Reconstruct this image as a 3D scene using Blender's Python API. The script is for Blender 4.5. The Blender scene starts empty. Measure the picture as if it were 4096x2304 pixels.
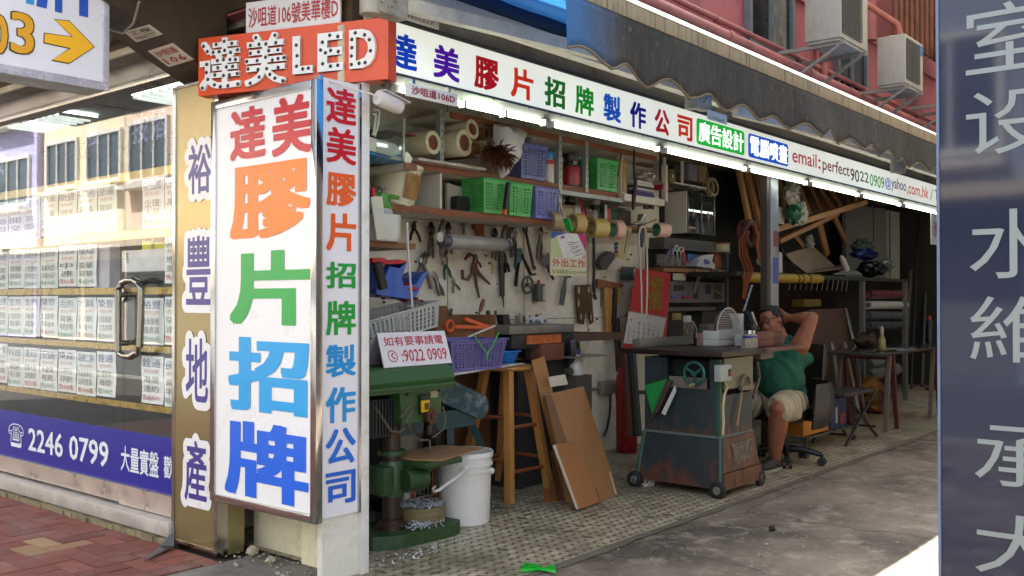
import bpy, bmesh, math, random
from mathutils import Vector, Matrix
random.seed(7)
R = math.radians
scn = bpy.context.scene
COL = scn.collection

# ------------------------------------------------------------------ camera
CAMZ, HEAD, PITCH, FPX = 1.3, R(39.65), math.atan(43/3852), 3852/1.59
cam_d = bpy.data.cameras.new('camera'); cam = bpy.data.objects.new('camera', cam_d); COL.objects.link(cam)
cam.location = (0, 0, CAMZ); cam.rotation_euler = (R(90)+PITCH, 0, HEAD-R(90))
cam_d.sensor_width = 36; cam_d.lens = 36*3852/4096; cam_d.clip_start = .05; cam_d.clip_end = 500
scn.camera = cam
# ------------------------------------------------------------------ world, sun, exposure
SUN = Vector((.7, .25, 1)).normalized()
w = bpy.data.worlds.new('World'); scn.world = w; w.use_nodes = True
nt = w.node_tree; bg = nt.nodes['Background']
sky = nt.nodes.new('ShaderNodeTexSky'); sky.sky_type = 'NISHITA'; sky.sun_disc = False
sky.sun_elevation = math.asin(SUN.z); sky.sun_rotation = math.atan2(SUN.x, SUN.y)
sky.dust_density = 2.5; sky.ozone_density = .4
hs = nt.nodes.new('ShaderNodeHueSaturation'); hs.inputs['Saturation'].default_value = .38
nt.links.new(sky.outputs[0], hs.inputs['Color']); nt.links.new(hs.outputs[0], bg.inputs[0]); bg.inputs[1].default_value = .12
sl = bpy.data.lights.new('sun', 'SUN'); sl.energy = 4.5; sl.angle = R(.5); sl.color = (1, .96, .9)
so = bpy.data.objects.new('sun', sl); COL.objects.link(so)
so.rotation_euler = SUN.to_track_quat('Z', 'Y').to_euler(); so.location = (0, 0, 20)
scn.view_settings.view_transform = 'Standard'; scn.view_settings.look = 'None'
scn.view_settings.gamma = 1; scn.view_settings.use_curve_mapping = False
scn.view_settings.exposure = 2.82

# ------------------------------------------------------------------ where things stand: sight lines of the photograph
def D(u, v):
    r = (u-1288)/FPX; up = -(v-724.5)/FPX
    c, s = math.cos(PITCH), math.sin(PITCH); fw = c-up*s
    return Vector((fw*math.cos(HEAD)+r*math.sin(HEAD), fw*math.sin(HEAD)-r*math.cos(HEAD), s+up*c))
C0 = Vector((0, 0, CAMZ))
def PY(u, v, Y): d = D(u, v); return C0+d*(Y/d.y)
def PX(u, v, X): d = D(u, v); return C0+d*(X/d.x)
def PZ(u, v, Z=0): d = D(u, v); return C0+d*((Z-CAMZ)/d.z)
def ZF(x0, y0, s): return lambda x, y: ((x0+x/s)/1.59, (y0+y/s)/1.59)
T6 = ZF(1450, 800, 2.2295); T5 = ZF(1450, 300, 2.415); TM = ZF(2150, 560, 3.6233); TC = ZF(2150, 900, 2.8983)
TD = ZF(2600, 900, 2.8983); TS = ZF(2400, 1100, 1.4492); TR = ZF(3000, 600, 2.07); TB = ZF(3000, 1150, 1.81125)
TP = ZF(1450, 1450, 1.9327); T7 = ZF(2200, 0, 1.61); TA = ZF(3200, 0, 1.6105); TG = ZF(1450, 1250, 1.375)
TL = ZF(0, 0, 1.2578); TL3 = ZF(0, 1100, 1.2031); TW6 = ZF(0, 600, 2.8986); TW7 = ZF(0, 1050, 2.4153)
T2 = ZF(700, 0, 1.2578); T4 = ZF(700, 1152, 1.2578); TH = ZF(1450, 0, 1.6619); TE = ZF(2400, 500, 2.0703)

# ------------------------------------------------------------------ materials
def lin(h):
    if not isinstance(h, str): return tuple(h)
    h = h.lstrip('#'); o = []
    for i in (0, 2, 4):
        c = int(h[i:i+2], 16)/255; o.append(c/12.92 if c <= .04045 else ((c+.055)/1.055)**2.4)
    return tuple(o)
MATS = {}
class N:
    def __init__(s, name):
        s.m = bpy.data.materials.new(name); s.m.use_nodes = True; s.t = s.m.node_tree; s.b = s.t.nodes['Principled BSDF']
        s.out = s.t.nodes['Material Output']
    def n(s, typ, **kw):
        x = s.t.nodes.new('ShaderNode'+typ)
        for k, v in kw.items(): setattr(x, k, v)
        return x
    def l(s, a, b): s.t.links.new(a, b)
    def math(s, op, a, b=None, c=None):
        x = s.n('Math', operation=op)
        for i, q in enumerate((a, b, c)):
            if q is None: continue
            if isinstance(q, (int, float)): x.inputs[i].default_value = q
            else: s.l(q, x.inputs[i])
        return x.outputs[0]
    def mix(s, f, a, b, blend='MIX'):
        x = s.n('Mix', data_type='RGBA', blend_type=blend)
        for i, q in ((0, f), (6, a), (7, b)):
            if isinstance(q, (int, float)): x.inputs[i].default_value = q
            elif isinstance(q, tuple): x.inputs[i].default_value = q+(1,)
            else: s.l(q, x.inputs[i])
        return x.outputs[2]
    def noise(s, vec, scale, detail=4, rough=.6):
        x = s.n('TexNoise'); x.inputs['Scale'].default_value = scale; x.inputs['Detail'].default_value = detail
        x.inputs['Roughness'].default_value = rough
        if vec is not None: s.l(vec, x.inputs['Vector'])
        return x.outputs[0]
    def ramp(s, f, p0, p1):
        x = s.n('MapRange'); s.l(f, x.inputs[0]); x.inputs[1].default_value = p0; x.inputs[2].default_value = p1
        return x.outputs[0]
    def coord(s): return s.n('TexCoord').outputs['Object']
    def bump(s, h, st=.2, d=.01):
        x = s.n('Bump'); x.inputs['Strength'].default_value = st; x.inputs['Distance'].default_value = d
        s.l(h, x.inputs['Height']); s.l(x.outputs[0], s.b.inputs['Normal'])
def mt(col, rough=.5, metal=0, var=.18, scale=9, bump=0, dirt=None, damt=.45, spec=.5, alpha=None, trans=0, coat=0, stretch=None, isl=0):
    """a worn real surface: colour breaks up in large and small patches, with dirt of its own colour where given"""
    key = (col, rough, metal, var, scale, bump, dirt, damt, spec, trans, coat, stretch, isl)
    if key in MATS: return MATS[key]
    k = N('surface_%d' % len(MATS)); c = lin(col)
    co = k.coord()
    if stretch:
        mp = k.n('Mapping'); mp.inputs['Scale'].default_value = stretch; k.l(co, mp.inputs[0]); co = mp.outputs[0]
    n1 = k.noise(co, scale, 5); n2 = k.noise(co, scale*7, 3)
    f = k.math('ADD', k.math('MULTIPLY', n1, .65), k.math('MULTIPLY', n2, .35))
    g = k.ramp(f, .35, .65)
    lo = tuple(x*(1-var) for x in c); hi = tuple(min(1, x*(1+var*.8)) for x in c)
    colr = k.mix(g, lo, hi)
    if isl:
        ge = k.n('NewGeometry')
        colr = k.mix(k.math('MULTIPLY', ge.outputs['Random Per Island'], isl), colr, tuple(x*.35 for x in c))
    if dirt:
        n3 = k.noise(co, scale*.8, 8, .72); m3 = k.ramp(n3, .5, .68)
        colr = k.mix(k.math('MULTIPLY', m3, damt), colr, lin(dirt))
    k.l(colr, k.b.inputs['Base Color'])
    rr = k.n('MapRange'); k.l(n1, rr.inputs[0]); rr.inputs[1].default_value = .3; rr.inputs[2].default_value = .7
    rv = .12 if var >= .05 else .015
    rr.inputs[3].default_value = max(.03, rough-rv); rr.inputs[4].default_value = min(1, rough+rv)
    k.l(rr.outputs[0], k.b.inputs['Roughness'])
    k.b.inputs['Metallic'].default_value = metal; k.b.inputs['Specular IOR Level'].default_value = spec
    k.b.inputs['Transmission Weight'].default_value = trans; k.b.inputs['Coat Weight'].default_value = coat
    if bump: k.bump(k.math('ADD', n1, k.math('MULTIPLY', n2, .5)), bump, .01)
    MATS[key] = k.m; return k.m
def emit(col, st):
    key = ('e', col, st)
    if key in MATS: return MATS[key]
    k = N('glow_%d' % len(MATS)); c = lin(col)
    k.b.inputs['Base Color'].default_value = c+(1,); k.b.inputs['Emission Color'].default_value = c+(1,)
    k.b.inputs['Emission Strength'].default_value = st; k.b.inputs['Roughness'].default_value = .4; k.b.inputs['Specular IOR Level'].default_value = .15
    MATS[key] = k.m; return k.m
def glassy(name, tint, ior=1.5, dust=0):
    k = N(name); k.t.nodes.remove(k.b)
    tr = k.n('BsdfTransparent'); tr.inputs[0].default_value = tint+(1,)
    gl = k.n('BsdfGlossy'); gl.inputs['Roughness'].default_value = .012
    ge = k.n('NewGeometry'); dt = k.n('VectorMath', operation='DOT_PRODUCT'); k.l(ge.outputs['Incoming'], dt.inputs[0]); k.l(ge.outputs['Normal'], dt.inputs[1])
    f0 = ((ior-1)/(ior+1))**2; cs = k.math('SUBTRACT', 1, k.math('ABSOLUTE', dt.outputs['Value']))
    fac = k.math('MULTIPLY_ADD', k.math('POWER', cs, 5), 1-f0, f0)
    mx = k.n('MixShader'); k.l(fac, mx.inputs[0]); k.l(tr.outputs[0], mx.inputs[1]); k.l(gl.outputs[0], mx.inputs[2])
    o = mx.outputs[0]
    if dust:
        di = k.n('BsdfDiffuse'); di.inputs[0].default_value = (.7, .7, .68, 1)
        m2 = k.n('MixShader'); m2.inputs[0].default_value = dust; k.l(o, m2.inputs[1]); k.l(di.outputs[0], m2.inputs[2]); o = m2.outputs[0]
    k.l(o, k.out.inputs[0]); return k.m

# ------------------------------------------------------------------ mesh building
def frame(d):
    d = Vector(d).normalized(); a = Vector((0, 0, 1)) if abs(d.z) < .9 else Vector((1, 0, 0))
    x = a.cross(d).normalized(); return x, d.cross(x), d
class B:
    def __init__(s): s.bm = bmesh.new()
    def bx(s, x0, x1, y0, y1, z0, z1, bev=0, M=None):
        vs = [s.bm.verts.new((x, y, z)) for x in (x0, x1) for y in (y0, y1) for z in (z0, z1)]
        fs = [s.bm.faces.new([vs[i] for i in q]) for q in ((0, 1, 3, 2), (4, 6, 7, 5), (0, 4, 5, 1), (2, 3, 7, 6), (0, 2, 6, 4), (1, 5, 7, 3))]
        if M is not None:
            for q in vs: q.co = M @ q.co
        if bev:
            es = {e for f in fs for e in f.edges}
            bmesh.ops.bevel(s.bm, geom=list(es), offset=bev, segments=2, affect='EDGES', profile=.6)
        return s
    def box(s, c, d, rz=0, bev=0, rx=0, ry=0):
        M = Matrix.Translation(Vector(c)) @ Matrix.Rotation(rz, 4, 'Z') @ Matrix.Rotation(ry, 4, 'Y') @ Matrix.Rotation(rx, 4, 'X')
        return s.bx(-d[0]/2, d[0]/2, -d[1]/2, d[1]/2, -d[2]/2, d[2]/2, bev, M)
    def tube(s, pts, r, n=8, flat=1, up=None):
        pts = [Vector(p) for p in pts]; rs = r if isinstance(r, (list, tuple)) else [r]*len(pts)
        rings = []; px = None
        for i, p in enumerate(pts):
            d = (pts[min(i+1, len(pts)-1)]-pts[max(i-1, 0)])
            x, y, _ = frame(d)
            if up is not None:
                y = Vector(up); x = y.cross(d).normalized(); y = d.normalized().cross(x)
            elif px is not None:
                x = (px-d.normalized()*px.dot(d.normalized())).normalized(); y = d.normalized().cross(x)
            px = x
            rings.append([s.bm.verts.new(p+x*math.cos(2*math.pi*k/n)*rs[i]+y*math.sin(2*math.pi*k/n)*rs[i]*flat) for k in range(n)])
        for a, b in zip(rings, rings[1:]):
            for k in range(n): s.bm.faces.new((a[k], a[(k+1) % n], b[(k+1) % n], b[k]))
        s.bm.faces.new(rings[0][::-1]); s.bm.faces.new(rings[-1]); return s
    def cyl(s, a, b, r0, r1=None, n=20): return s.tube([a, b], [r0, r0 if r1 is None else r1], n)
    def bar(s, a, b, w, h, up=(0, 0, 1)):
        a = Vector(a); b = Vector(b); d = (b-a).normalized(); u = Vector(up); x = d.cross(u).normalized(); y = x.cross(d)
        vs = [s.bm.verts.new(p+x*w/2*i+y*h/2*j) for p in (a, b) for i in (-1, 1) for j in (-1, 1)]
        for q in ((0, 2, 3, 1), (4, 5, 7, 6), (0, 1, 5, 4), (2, 6, 7, 3), (0, 4, 6, 2), (1, 3, 7, 5)): s.bm.faces.new([vs[i] for i in q])
        return s
    def lathe(s, prof, o, d=(0, 0, 1), n=28):
        o = Vector(o); x, y, z = frame(d); rings = []
        for r, h in prof:
            rings.append([s.bm.verts.new(o+z*h+(x*math.cos(2*math.pi*k/n)+y*math.sin(2*math.pi*k/n))*max(r, 1e-4)) for k in range(n)])
        for a, b in zip(rings, rings[1:]):
            for k in range(n): s.bm.faces.new((a[k], a[(k+1) % n], b[(k+1) % n], b[k]))
        for q, rr in () if prof[0] == prof[-1] else ((rings[0], prof[0][0]), (rings[-1], prof[-1][0])):
            if rr > 1e-3: s.bm.faces.new(q)
        return s
    def prism(s, pts, vec):
        pts = [Vector(p) for p in pts]; vec = Vector(vec)
        a = [s.bm.verts.new(p) for p in pts]; b = [s.bm.verts.new(p+vec) for p in pts]; n = len(pts)
        s.bm.faces.new(a); s.bm.faces.new(b[::-1])
        for i in range(n): s.bm.faces.new((a[i], a[(i+1) % n], b[(i+1) % n], b[i]))
        return s
    def face(s, pts): s.bm.faces.new([s.bm.verts.new(Vector(p)) for p in pts]); return s
    def sph(s, c, r, n=14):
        r = (r, r, r) if isinstance(r, (int, float)) else r
        bmesh.ops.create_uvsphere(s.bm, u_segments=n, v_segments=max(6, n*2//3), radius=1,
                                  matrix=Matrix.Translation(Vector(c)) @ Matrix.Diagonal((*r, 1)))
        return s
    def torus(s, c, d, Rr, r, n=24, m=8):
        x, y, z = frame(d); c = Vector(c); rings = []
        for i in range(n):
            a = 2*math.pi*i/n; o = x*math.cos(a)+y*math.sin(a)
            rings.append([s.bm.verts.new(c+o*(Rr+r*math.cos(2*math.pi*k/m))+z*r*math.sin(2*math.pi*k/m)) for k in range(m)])
        for i in range(n):
            a, b = rings[i], rings[(i+1) % n]
            for k in range(m): s.bm.faces.new((a[k], a[(k+1) % m], b[(k+1) % m], b[k]))
        return s
    def jitter(s, amt):
        for q in s.bm.verts: q.co += Vector((random.uniform(-1, 1), random.uniform(-1, 1), random.uniform(-1, 1)))*amt
        return s
    def mesh(s, name, ang=38):
        bmesh.ops.recalc_face_normals(s.bm, faces=s.bm.faces[:])
        for f in s.bm.faces: f.smooth = True
        me = bpy.data.meshes.new(name); s.bm.to_mesh(me); s.bm.free()
        me.set_sharp_from_angle(angle=R(ang)); return me
ROOT = {}
def tag(o, label=None, cat=None, group=None, kind=None):
    if label:
        for a_ in ('at the left of', 'at the right of', 'left of', 'right of'): label = label.replace(a_, 'beside')
    for k, v in (('label', label), ('category', cat), ('group', group), ('kind', kind)):
        if v: o[k] = v
    return o
def thing(name, label, cat, loc=(0, 0, 0), group=None):
    o = bpy.data.objects.new(name, None); COL.objects.link(o); o.empty_display_size = .1
    o.location = Vector(loc); ROOT[o.name] = Vector(loc); return tag(o, label, cat, group)
def put(name, me, mat, parent=None):
    o = bpy.data.objects.new(name, me); COL.objects.link(o)
    if mat is not None: me.materials.append(mat)
    if parent is not None:
        o.parent = parent; off = ROOT[parent.name]; me.transform(Matrix.Translation(-off)); ROOT[o.name] = off
    return o
def part(name, b, mat, parent, label=None, kind=None):
    return tag(put(name, b.mesh(name), mat, parent), label, kind=kind)
def solo(name, b, mat, label, cat, group=None):
    me = b.mesh(name) if isinstance(b, B) else b
    xs = [q.co for q in me.vertices]
    lo = Vector([min(p[i] for p in xs) for i in range(3)]); hi = Vector([max(p[i] for p in xs) for i in range(3)])
    o = Vector(((lo.x+hi.x)/2, (lo.y+hi.y)/2, lo.z)); me.transform(Matrix.Translation(-o))
    ob = put(name, me, mat); ob.location = o; ROOT[ob.name] = o; return tag(ob, label, cat, group)
def struct(name, b, mat, kind='structure'):
    return tag(put(name, b.mesh(name) if isinstance(b, B) else b, mat), kind=kind)
def dup(root, loc, rz=0, label=None, group=None):
    r = root.copy(); COL.objects.link(r); r.location = loc; r.rotation_euler = (0, 0, rz); ROOT[r.name] = Vector(loc)
    if label: r['label'] = label
    if group: r['group'] = group
    for ch in list(root.children):
        c = ch.copy(); COL.objects.link(c); c.parent = r
        for g in list(ch.children):
            d = g.copy(); COL.objects.link(d); d.parent = c
    return r
DG = None
def evalmesh(o):
    dg = bpy.context.evaluated_depsgraph_get(); dg.update()
    return bpy.data.meshes.new_from_object(o.evaluated_get(dg))
_cache = {}
def textmesh(s, bold, res=3):
    key = (s, bold, res)
    if key not in _cache:
        c = bpy.data.curves.new('writing', 'FONT'); c.body = s; c.resolution_u = res
        o = bpy.data.objects.new('writing', c); COL.objects.link(o)
        me = evalmesh(o); bpy.data.objects.remove(o); bpy.data.curves.remove(c)
        vs = [(q.co.x, q.co.y) for q in me.vertices]; fs = [tuple(p.vertices) for p in me.polygons]
        bpy.data.meshes.remove(me); d = bold*.62
        x0 = min(a for a, _ in vs)-d; x1 = max(a for a, _ in vs)+d; y0 = min(b for _, b in vs)-d; y1 = max(b for _, b in vs)+d
        w_, h_ = max(x1-x0, 1e-6), max(y1-y0, 1e-6); ofs = [(0, 0)]; nr = max(1, math.ceil(d/.045)) if d else 0
        for r_ in range(nr):
            rr = d*(r_+1)/nr; n_ = 8 if r_ == 0 else 22
            if nr == 1 and bold > .02: ofs += [(rr*i/w_, rr*.72*j/h_) for i, j in ((-1, -1), (0, -1), (1, -1), (1, 0), (1, 1), (0, 1), (-1, 1), (-1, 0))]
            else: ofs += [(rr*math.cos(6.28319*k/n_)/w_, rr*math.sin(6.28319*k/n_)/h_) for k in range(n_)]
        _cache[key] = ([((a-x0)/w_, (b-y0)/h_) for a, b in vs], fs, w_/h_, ofs)
    return _cache[key]
def addtext(b, s, P, U, V, bold=.0, depth=.003, res=3, keep=False):
    """letters fitted into the parallelogram P, P+U, P+V of a sign face, standing proud of it; bold strokes are built up from
    thin layers of the letter set a hair apart"""
    vs, fs, asp, ofs = textmesh(s, bold, res); P = Vector(P); U = Vector(U); V = Vector(V); nn = U.cross(V).normalized()
    if keep:
        wd = min(1, V.length*asp/U.length); P = P+U*(1-wd)/2; U = U*wd
    edges = {}
    for f in fs:
        for i in range(len(f)): edges[(f[i], f[(i+1) % len(f)])] = 1
    rim = [e for e in edges if (e[1], e[0]) not in edges]
    for k, (ox, oy) in enumerate(ofs):
        n = nn*(depth+k*4e-5)
        a = [b.bm.verts.new(P+U*(x+ox)+V*(y+oy)+n) for x, y in vs]
        for f in fs:
            try: b.bm.faces.new([a[i] for i in f])
            except ValueError: continue
        if depth > .004:
            c = {}
            for (i, j) in rim:
                for q in (i, j):
                    if q not in c: c[q] = b.bm.verts.new(P+U*(vs[q][0]+ox)+V*(vs[q][1]+oy))
                b.bm.faces.new((a[j], a[i], c[i], c[j]))
    return b
def text(name, s, P, U, V, mat, parent, bold=0, depth=.003, res=3, keep=False):
    b = addtext(B(), s, P, U, V, bold, depth, res, keep)
    for f in b.bm.faces: f.smooth = False
    me = bpy.data.meshes.new(name); b.bm.to_mesh(me); b.bm.free()
    return put(name, me, mat, parent)
def rrect(x0, x1, z0, z1, r, n=5):
    o = []
    for cx, cz, a0 in ((x1-r, z1-r, 0), (x0+r, z1-r, 90), (x0+r, z0+r, 180), (x1-r, z0+r, 270)):
        for i in range(n+1):
            a = R(a0+90*i/n); o.append((cx+r*math.cos(a), cz+r*math.sin(a)))
    return o
def upoly(Y, uv): return [PY(u, v, Y) for u, v in uv]
def blob(name, b, mat, parent, vox=.012, smooth=6):
    """one continuous skin over overlapping limbs"""
    bmesh.ops.recalc_face_normals(b.bm, faces=b.bm.faces[:])
    me = bpy.data.meshes.new(name); b.bm.to_mesh(me); b.bm.free()
    o = bpy.data.objects.new(name, me); COL.objects.link(o)
    m = o.modifiers.new('r', 'REMESH'); m.mode = 'VOXEL'; m.voxel_size = vox
    if smooth:
        m = o.modifiers.new('s', 'SMOOTH'); m.iterations = smooth; m.factor = .5
    me2 = evalmesh(o); bpy.data.objects.remove(o)
    for p in me2.polygons: p.use_smooth = True
    me2.name = name; return put(name, me2, mat, parent)
# ================================================================== SETTING
def ground_mat():
    k = N('concrete_ground'); co = k.coord()
    n1 = k.noise(co, .9, 7, .65); n2 = k.noise(co, 5, 6, .7); n3 = k.noise(co, 60, 3)
    c = k.mix(k.ramp(n1, .4, .6), lin('#463d31'), lin('#76695a'))
    c = k.mix(k.math('MULTIPLY', k.ramp(n2, .5, .66), .6), c, lin('#988e7e'))
    c = k.mix(k.math('MULTIPLY', k.ramp(n3, .62, .72), .5), c, lin('#3a352e'))
    vo = k.n('TexVoronoi', feature='DISTANCE_TO_EDGE'); vo.inputs['Scale'].default_value = .55
    wv = k.n('TexNoise'); wv.inputs['Scale'].default_value = 2.2; k.l(co, wv.inputs['Vector'])
    mx = k.n('VectorMath', operation='MULTIPLY_ADD'); k.l(wv.outputs['Color'], mx.inputs[0]); mx.inputs[1].default_value = (.5, .5, 0); k.l(co, mx.inputs[2])
    k.l(mx.outputs[0], vo.inputs['Vector'])
    crack = k.math('LESS_THAN', vo.outputs['Distance'], .004)
    c = k.mix(k.math('MULTIPLY', crack, .55), c, lin('#2a2621'))
    k.l(c, k.b.inputs['Base Color']); k.b.inputs['Roughness'].default_value = .82
    k.bump(k.math('ADD', n2, k.math('MULTIPLY', n3, .4)), .35, .006); return k.m
def tile_mat():
    """small cream tiles set on the diagonal with a dark square at every corner"""
    k = N('mosaic_tiles'); co = k.coord()
    mp = k.n('Mapping'); mp.inputs['Scale'].default_value = (1/.062, 1/.062, 1); k.l(co, mp.inputs[0])
    sx = k.n('SeparateXYZ'); k.l(mp.outputs[0], sx.inputs[0])
    a = k.math('ADD', sx.outputs[0], sx.outputs[1]); b_ = k.math('SUBTRACT', sx.outputs[0], sx.outputs[1])
    fx = k.math('ABSOLUTE', k.math('SUBTRACT', k.math('FRACT', sx.outputs[0]), .5)); fy = k.math('ABSOLUTE', k.math('SUBTRACT', k.math('FRACT', sx.outputs[1]), .5))
    dot = k.math('LESS_THAN', k.math('MAXIMUM', fx, fy), .18)
    ga = k.math('ABSOLUTE', k.math('SUBTRACT', k.math('FRACT', a), .5)); gb = k.math('ABSOLUTE', k.math('SUBTRACT', k.math('FRACT', b_), .5))
    gr = k.math('GREATER_THAN', k.math('MAXIMUM', ga, gb), .47)
    hu = k.n('TexWhiteNoise', noise_dimensions='2D'); cm = k.n('CombineXYZ')
    k.l(k.math('FLOOR', a), cm.inputs[0]); k.l(k.math('FLOOR', b_), cm.inputs[1]); k.l(cm.outputs[0], hu.inputs['Vector'])
    c = k.mix(hu.outputs[0], lin('#8d836a'), lin('#b5aa90'))
    par = k.math('FLOORED_MODULO', k.math('ADD', k.math('FLOOR', a), k.math('FLOOR', b_)), 2)
    c = k.mix(k.math('MULTIPLY', par, .28), c, lin('#6b6149'))
    c = k.mix(k.math('MULTIPLY', gr, .5), c, lin('#5b5546'))
    c = k.mix(k.math('GREATER_THAN', hu.outputs[0], .965), c, lin('#5d574a'))
    c = k.mix(dot, c, lin('#443e30'))
    n1 = k.noise(co, 1.6, 7, .7); n2 = k.noise(co, 22, 4)
    c = k.mix(k.math('MULTIPLY', k.ramp(n1, .48, .62), .7), c, lin('#544b3b'))
    c = k.mix(k.math('MULTIPLY', k.ramp(n2, .6, .75), .35), c, lin('#cfc8b8'))
    k.l(c, k.b.inputs['Base Color']); rr = k.ramp(n1, .3, .8); k.l(k.math('MULTIPLY_ADD', rr, .35, .35), k.b.inputs['Roughness'])
    k.bump(gr, .15, .002); return k.m

concrete = ground_mat()
struct('ground', B().face([(-60, -60, -.03), (60, -60, -.03), (60, 90, -.03), (-60, 90, -.03)]), mt('#55524d', .9, scale=2, bump=.2))
struct('road', B().face([(-7.6, -60, -.024), (-2.6, -60, -.024), (-2.6, 90, -.024), (-7.6, 90, -.024)]), mt('#4a4a4a', .85, scale=30, bump=.3))
b = B()
for y in range(-20, 60, 6): b.face([(-5.15, y, -.018), (-5.05, y, -.018), (-5.05, y+3, -.018), (-5.15, y+3, -.018)])
struct('road_markings', b, mt('#c8c4b8', .7))
alley = B()
gx = [-2.5+.5*i for i in range(37)]; gy = [-8+.5*i for i in range(22)]+[2.832]
grid = [[alley.bm.verts.new((x, y, random.uniform(-.004, .0))) for y in gy] for x in gx]
for i in range(len(gx)-1):
    for j in range(len(gy)-1): alley.bm.faces.new((grid[i][j], grid[i+1][j], grid[i+1][j+1], grid[i][j+1]))
struct('alley_ground', alley, concrete)
b = B().face([(-2.5, 2.84, -.003), (3.003, 2.84, -.003), (3.003, 4.149, -.003), (-2.5, 4.149, -.003)])
struct('kerbside_ground', b, mt('#77726a', .85, var=.25, scale=3, bump=.35, dirt='#47423a', damt=.6))
b = B().face([(3.005, 2.845, .004), (15.2, 2.845, .004), (15.2, 5.2, .004), (3.005, 5.2, .004)])
struct('tiled_floor', b, tile_mat())
b = B()   # edging strip between tiles and concrete, chipped
xs = [3.005+.16*i for i in range(76)]
lo = [(x, 2.80+random.uniform(-.02, .012), .0025) for x in xs]; hi = [(x, 2.846, .0065) for x in xs]
for i in range(len(xs)-1): b.face([lo[i], lo[i+1], hi[i+1], hi[i]])
struct('threshold_floor', b, mt('#5d5547', .9, dirt='#332c22', scale=5, bump=.3))
# brick pavement laid in herringbone, every brick its own slab
def brick_mat(c1, c2):
    k = N('paver'); co = k.coord(); ge = k.n('NewGeometry')
    n1 = k.noise(co, 3, 6, .7); n2 = k.noise(co, 45, 4)
    c = k.mix(ge.outputs['Random Per Island'], lin(c1), lin(c2))
    c = k.mix(k.math('MULTIPLY', k.ramp(n1, .5, .7), .5), c, lin('#8d7f74'))
    c = k.mix(k.math('MULTIPLY', k.ramp(n2, .56, .7), .35), c, lin('#5b4a42'))
    k.l(c, k.b.inputs['Base Color']); k.b.inputs['Roughness'].default_value = .78; k.bump(n2, .35, .004); return k.m
struct('pavement_ground', B().face([(-2.5, 4.162, -.02), (2.88, 4.162, -.02), (2.88, 40, -.02), (-2.5, 40, -.02)]), mt('#3c352f', .95))
b = B(); by = B(); W, L = .118, .236
def paver(x, y, dx, dy):
    g = .0035; dx, dy = min(x+dx, 2.757)-x, min(y+dy, 9.5)-max(y, 4.15); y = max(y, 4.15)
    if x < -.4 or dx < .02 or dy < .02: return
    z = random.uniform(-.003, .0015)
    q = by if (.05 < ((x-.42*y) % 1.9) < .3 and 4.9 < y < 6.4 and x < 2.4) else b
    q.bx(x+g, x+dx-g, y+g, y+dy-g, -.03, z)
for i in range(-40, 60):
    for j in range(-40, 60):
        x0 = -.4+W*(i*1)+0; y0 = 4.17+W*j
        k_ = (i-j) % 4
        if k_ == 0: paver(x0, y0, L, W)
        elif k_ == 3: paver(x0, y0, W, L)
ob = struct('pavement', b, brick_mat('#6b372c', '#85493a'))
ob = struct('yellow_pavement', by, brick_mat('#94714f', '#a5855c'))
b = B().bx(-2.62, -2.5, -60, 90, -.03, .02)
struct('kerb', b, mt('#8b8880', .85, scale=4))

# ================================================================== SHOP BUILDING
YW = 4.65
pink = mt('#9c575a', .8, var=.16, scale=2.2, bump=.25, dirt='#5d3534', damt=.75, stretch=(1, 1, .4))
bld = thing('shop_building', 'old pink rendered corner building over the sign maker shop', 'building', (8, 8, 0))
b = B().bx(2.92, 16, 3.5, 14, 2.78, 5.7)
for z in (3.95,): b.bx(2.9, 16, 3.46, 3.5, z, z+.08)
part('upper_wall', b, pink, bld)
cream = mt('#d2cab8', .75, var=.1, scale=3.5, bump=.12, dirt='#857a66', damt=.6)
b = B().bx(3.05, 7.75, YW, 4.75, 0, 2.78)
part('tool_wall', b, cream, bld)
b = B()
for x in (4.9, 5.75, 6.6): b.bx(x, x+.006, YW-.003, YW, .9, 2.7)
b.bx(4, 7.7, YW-.003, YW, 1.14, 1.146)
part('panel_joint', b, mt('#7f7662', .9), bld)
nl = B()
for i in range(70): x, z = random.uniform(4.1, 7.4), random.uniform(.95, 1.84); s = random.choice((.004, .005, .008)); nl.cyl((x, YW-.012, z), (x, YW, z), s, s, 7)
part('nails', nl, mt('#3a332b', .5, metal=.4), bld, kind='stuff')
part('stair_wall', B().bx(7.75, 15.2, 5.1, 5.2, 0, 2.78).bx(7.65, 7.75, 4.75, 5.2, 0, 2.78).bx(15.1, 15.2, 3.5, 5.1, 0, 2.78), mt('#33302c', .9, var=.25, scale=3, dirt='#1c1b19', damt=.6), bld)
part('ceiling', B().bx(3.0, 15.2, 3.52, 5.1, 2.74, 2.779), mt('#8c8472', .8, dirt='#4a4338'), bld)
part('fascia', B().bx(3.12, 13, 3.5, 3.52, 2.4, 2.779).bx(2.95, 16, 3.44, 3.499, 2.78, 3.1), mt('#b9ae98', .8, var=.15, scale=2, dirt='#7a5238', damt=.55), bld)
# corner pillar, cream plaster, with ragged foot
pil = B().bx(3.05, 3.4, 3.82, 4.30, 0, 2.779, .01)
pil.bx(2.99, 3.05, 3.52, 3.82, 0, 2.6)
part('pillar', pil, mt('#d6ccae', .85, var=.1, scale=5, bump=.4, dirt='#6e6146', damt=.55), bld)
part('side_wall', B().bx(3.4, 3.5, 3.9, 4.65, 0, 2.74), cream, bld)
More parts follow.
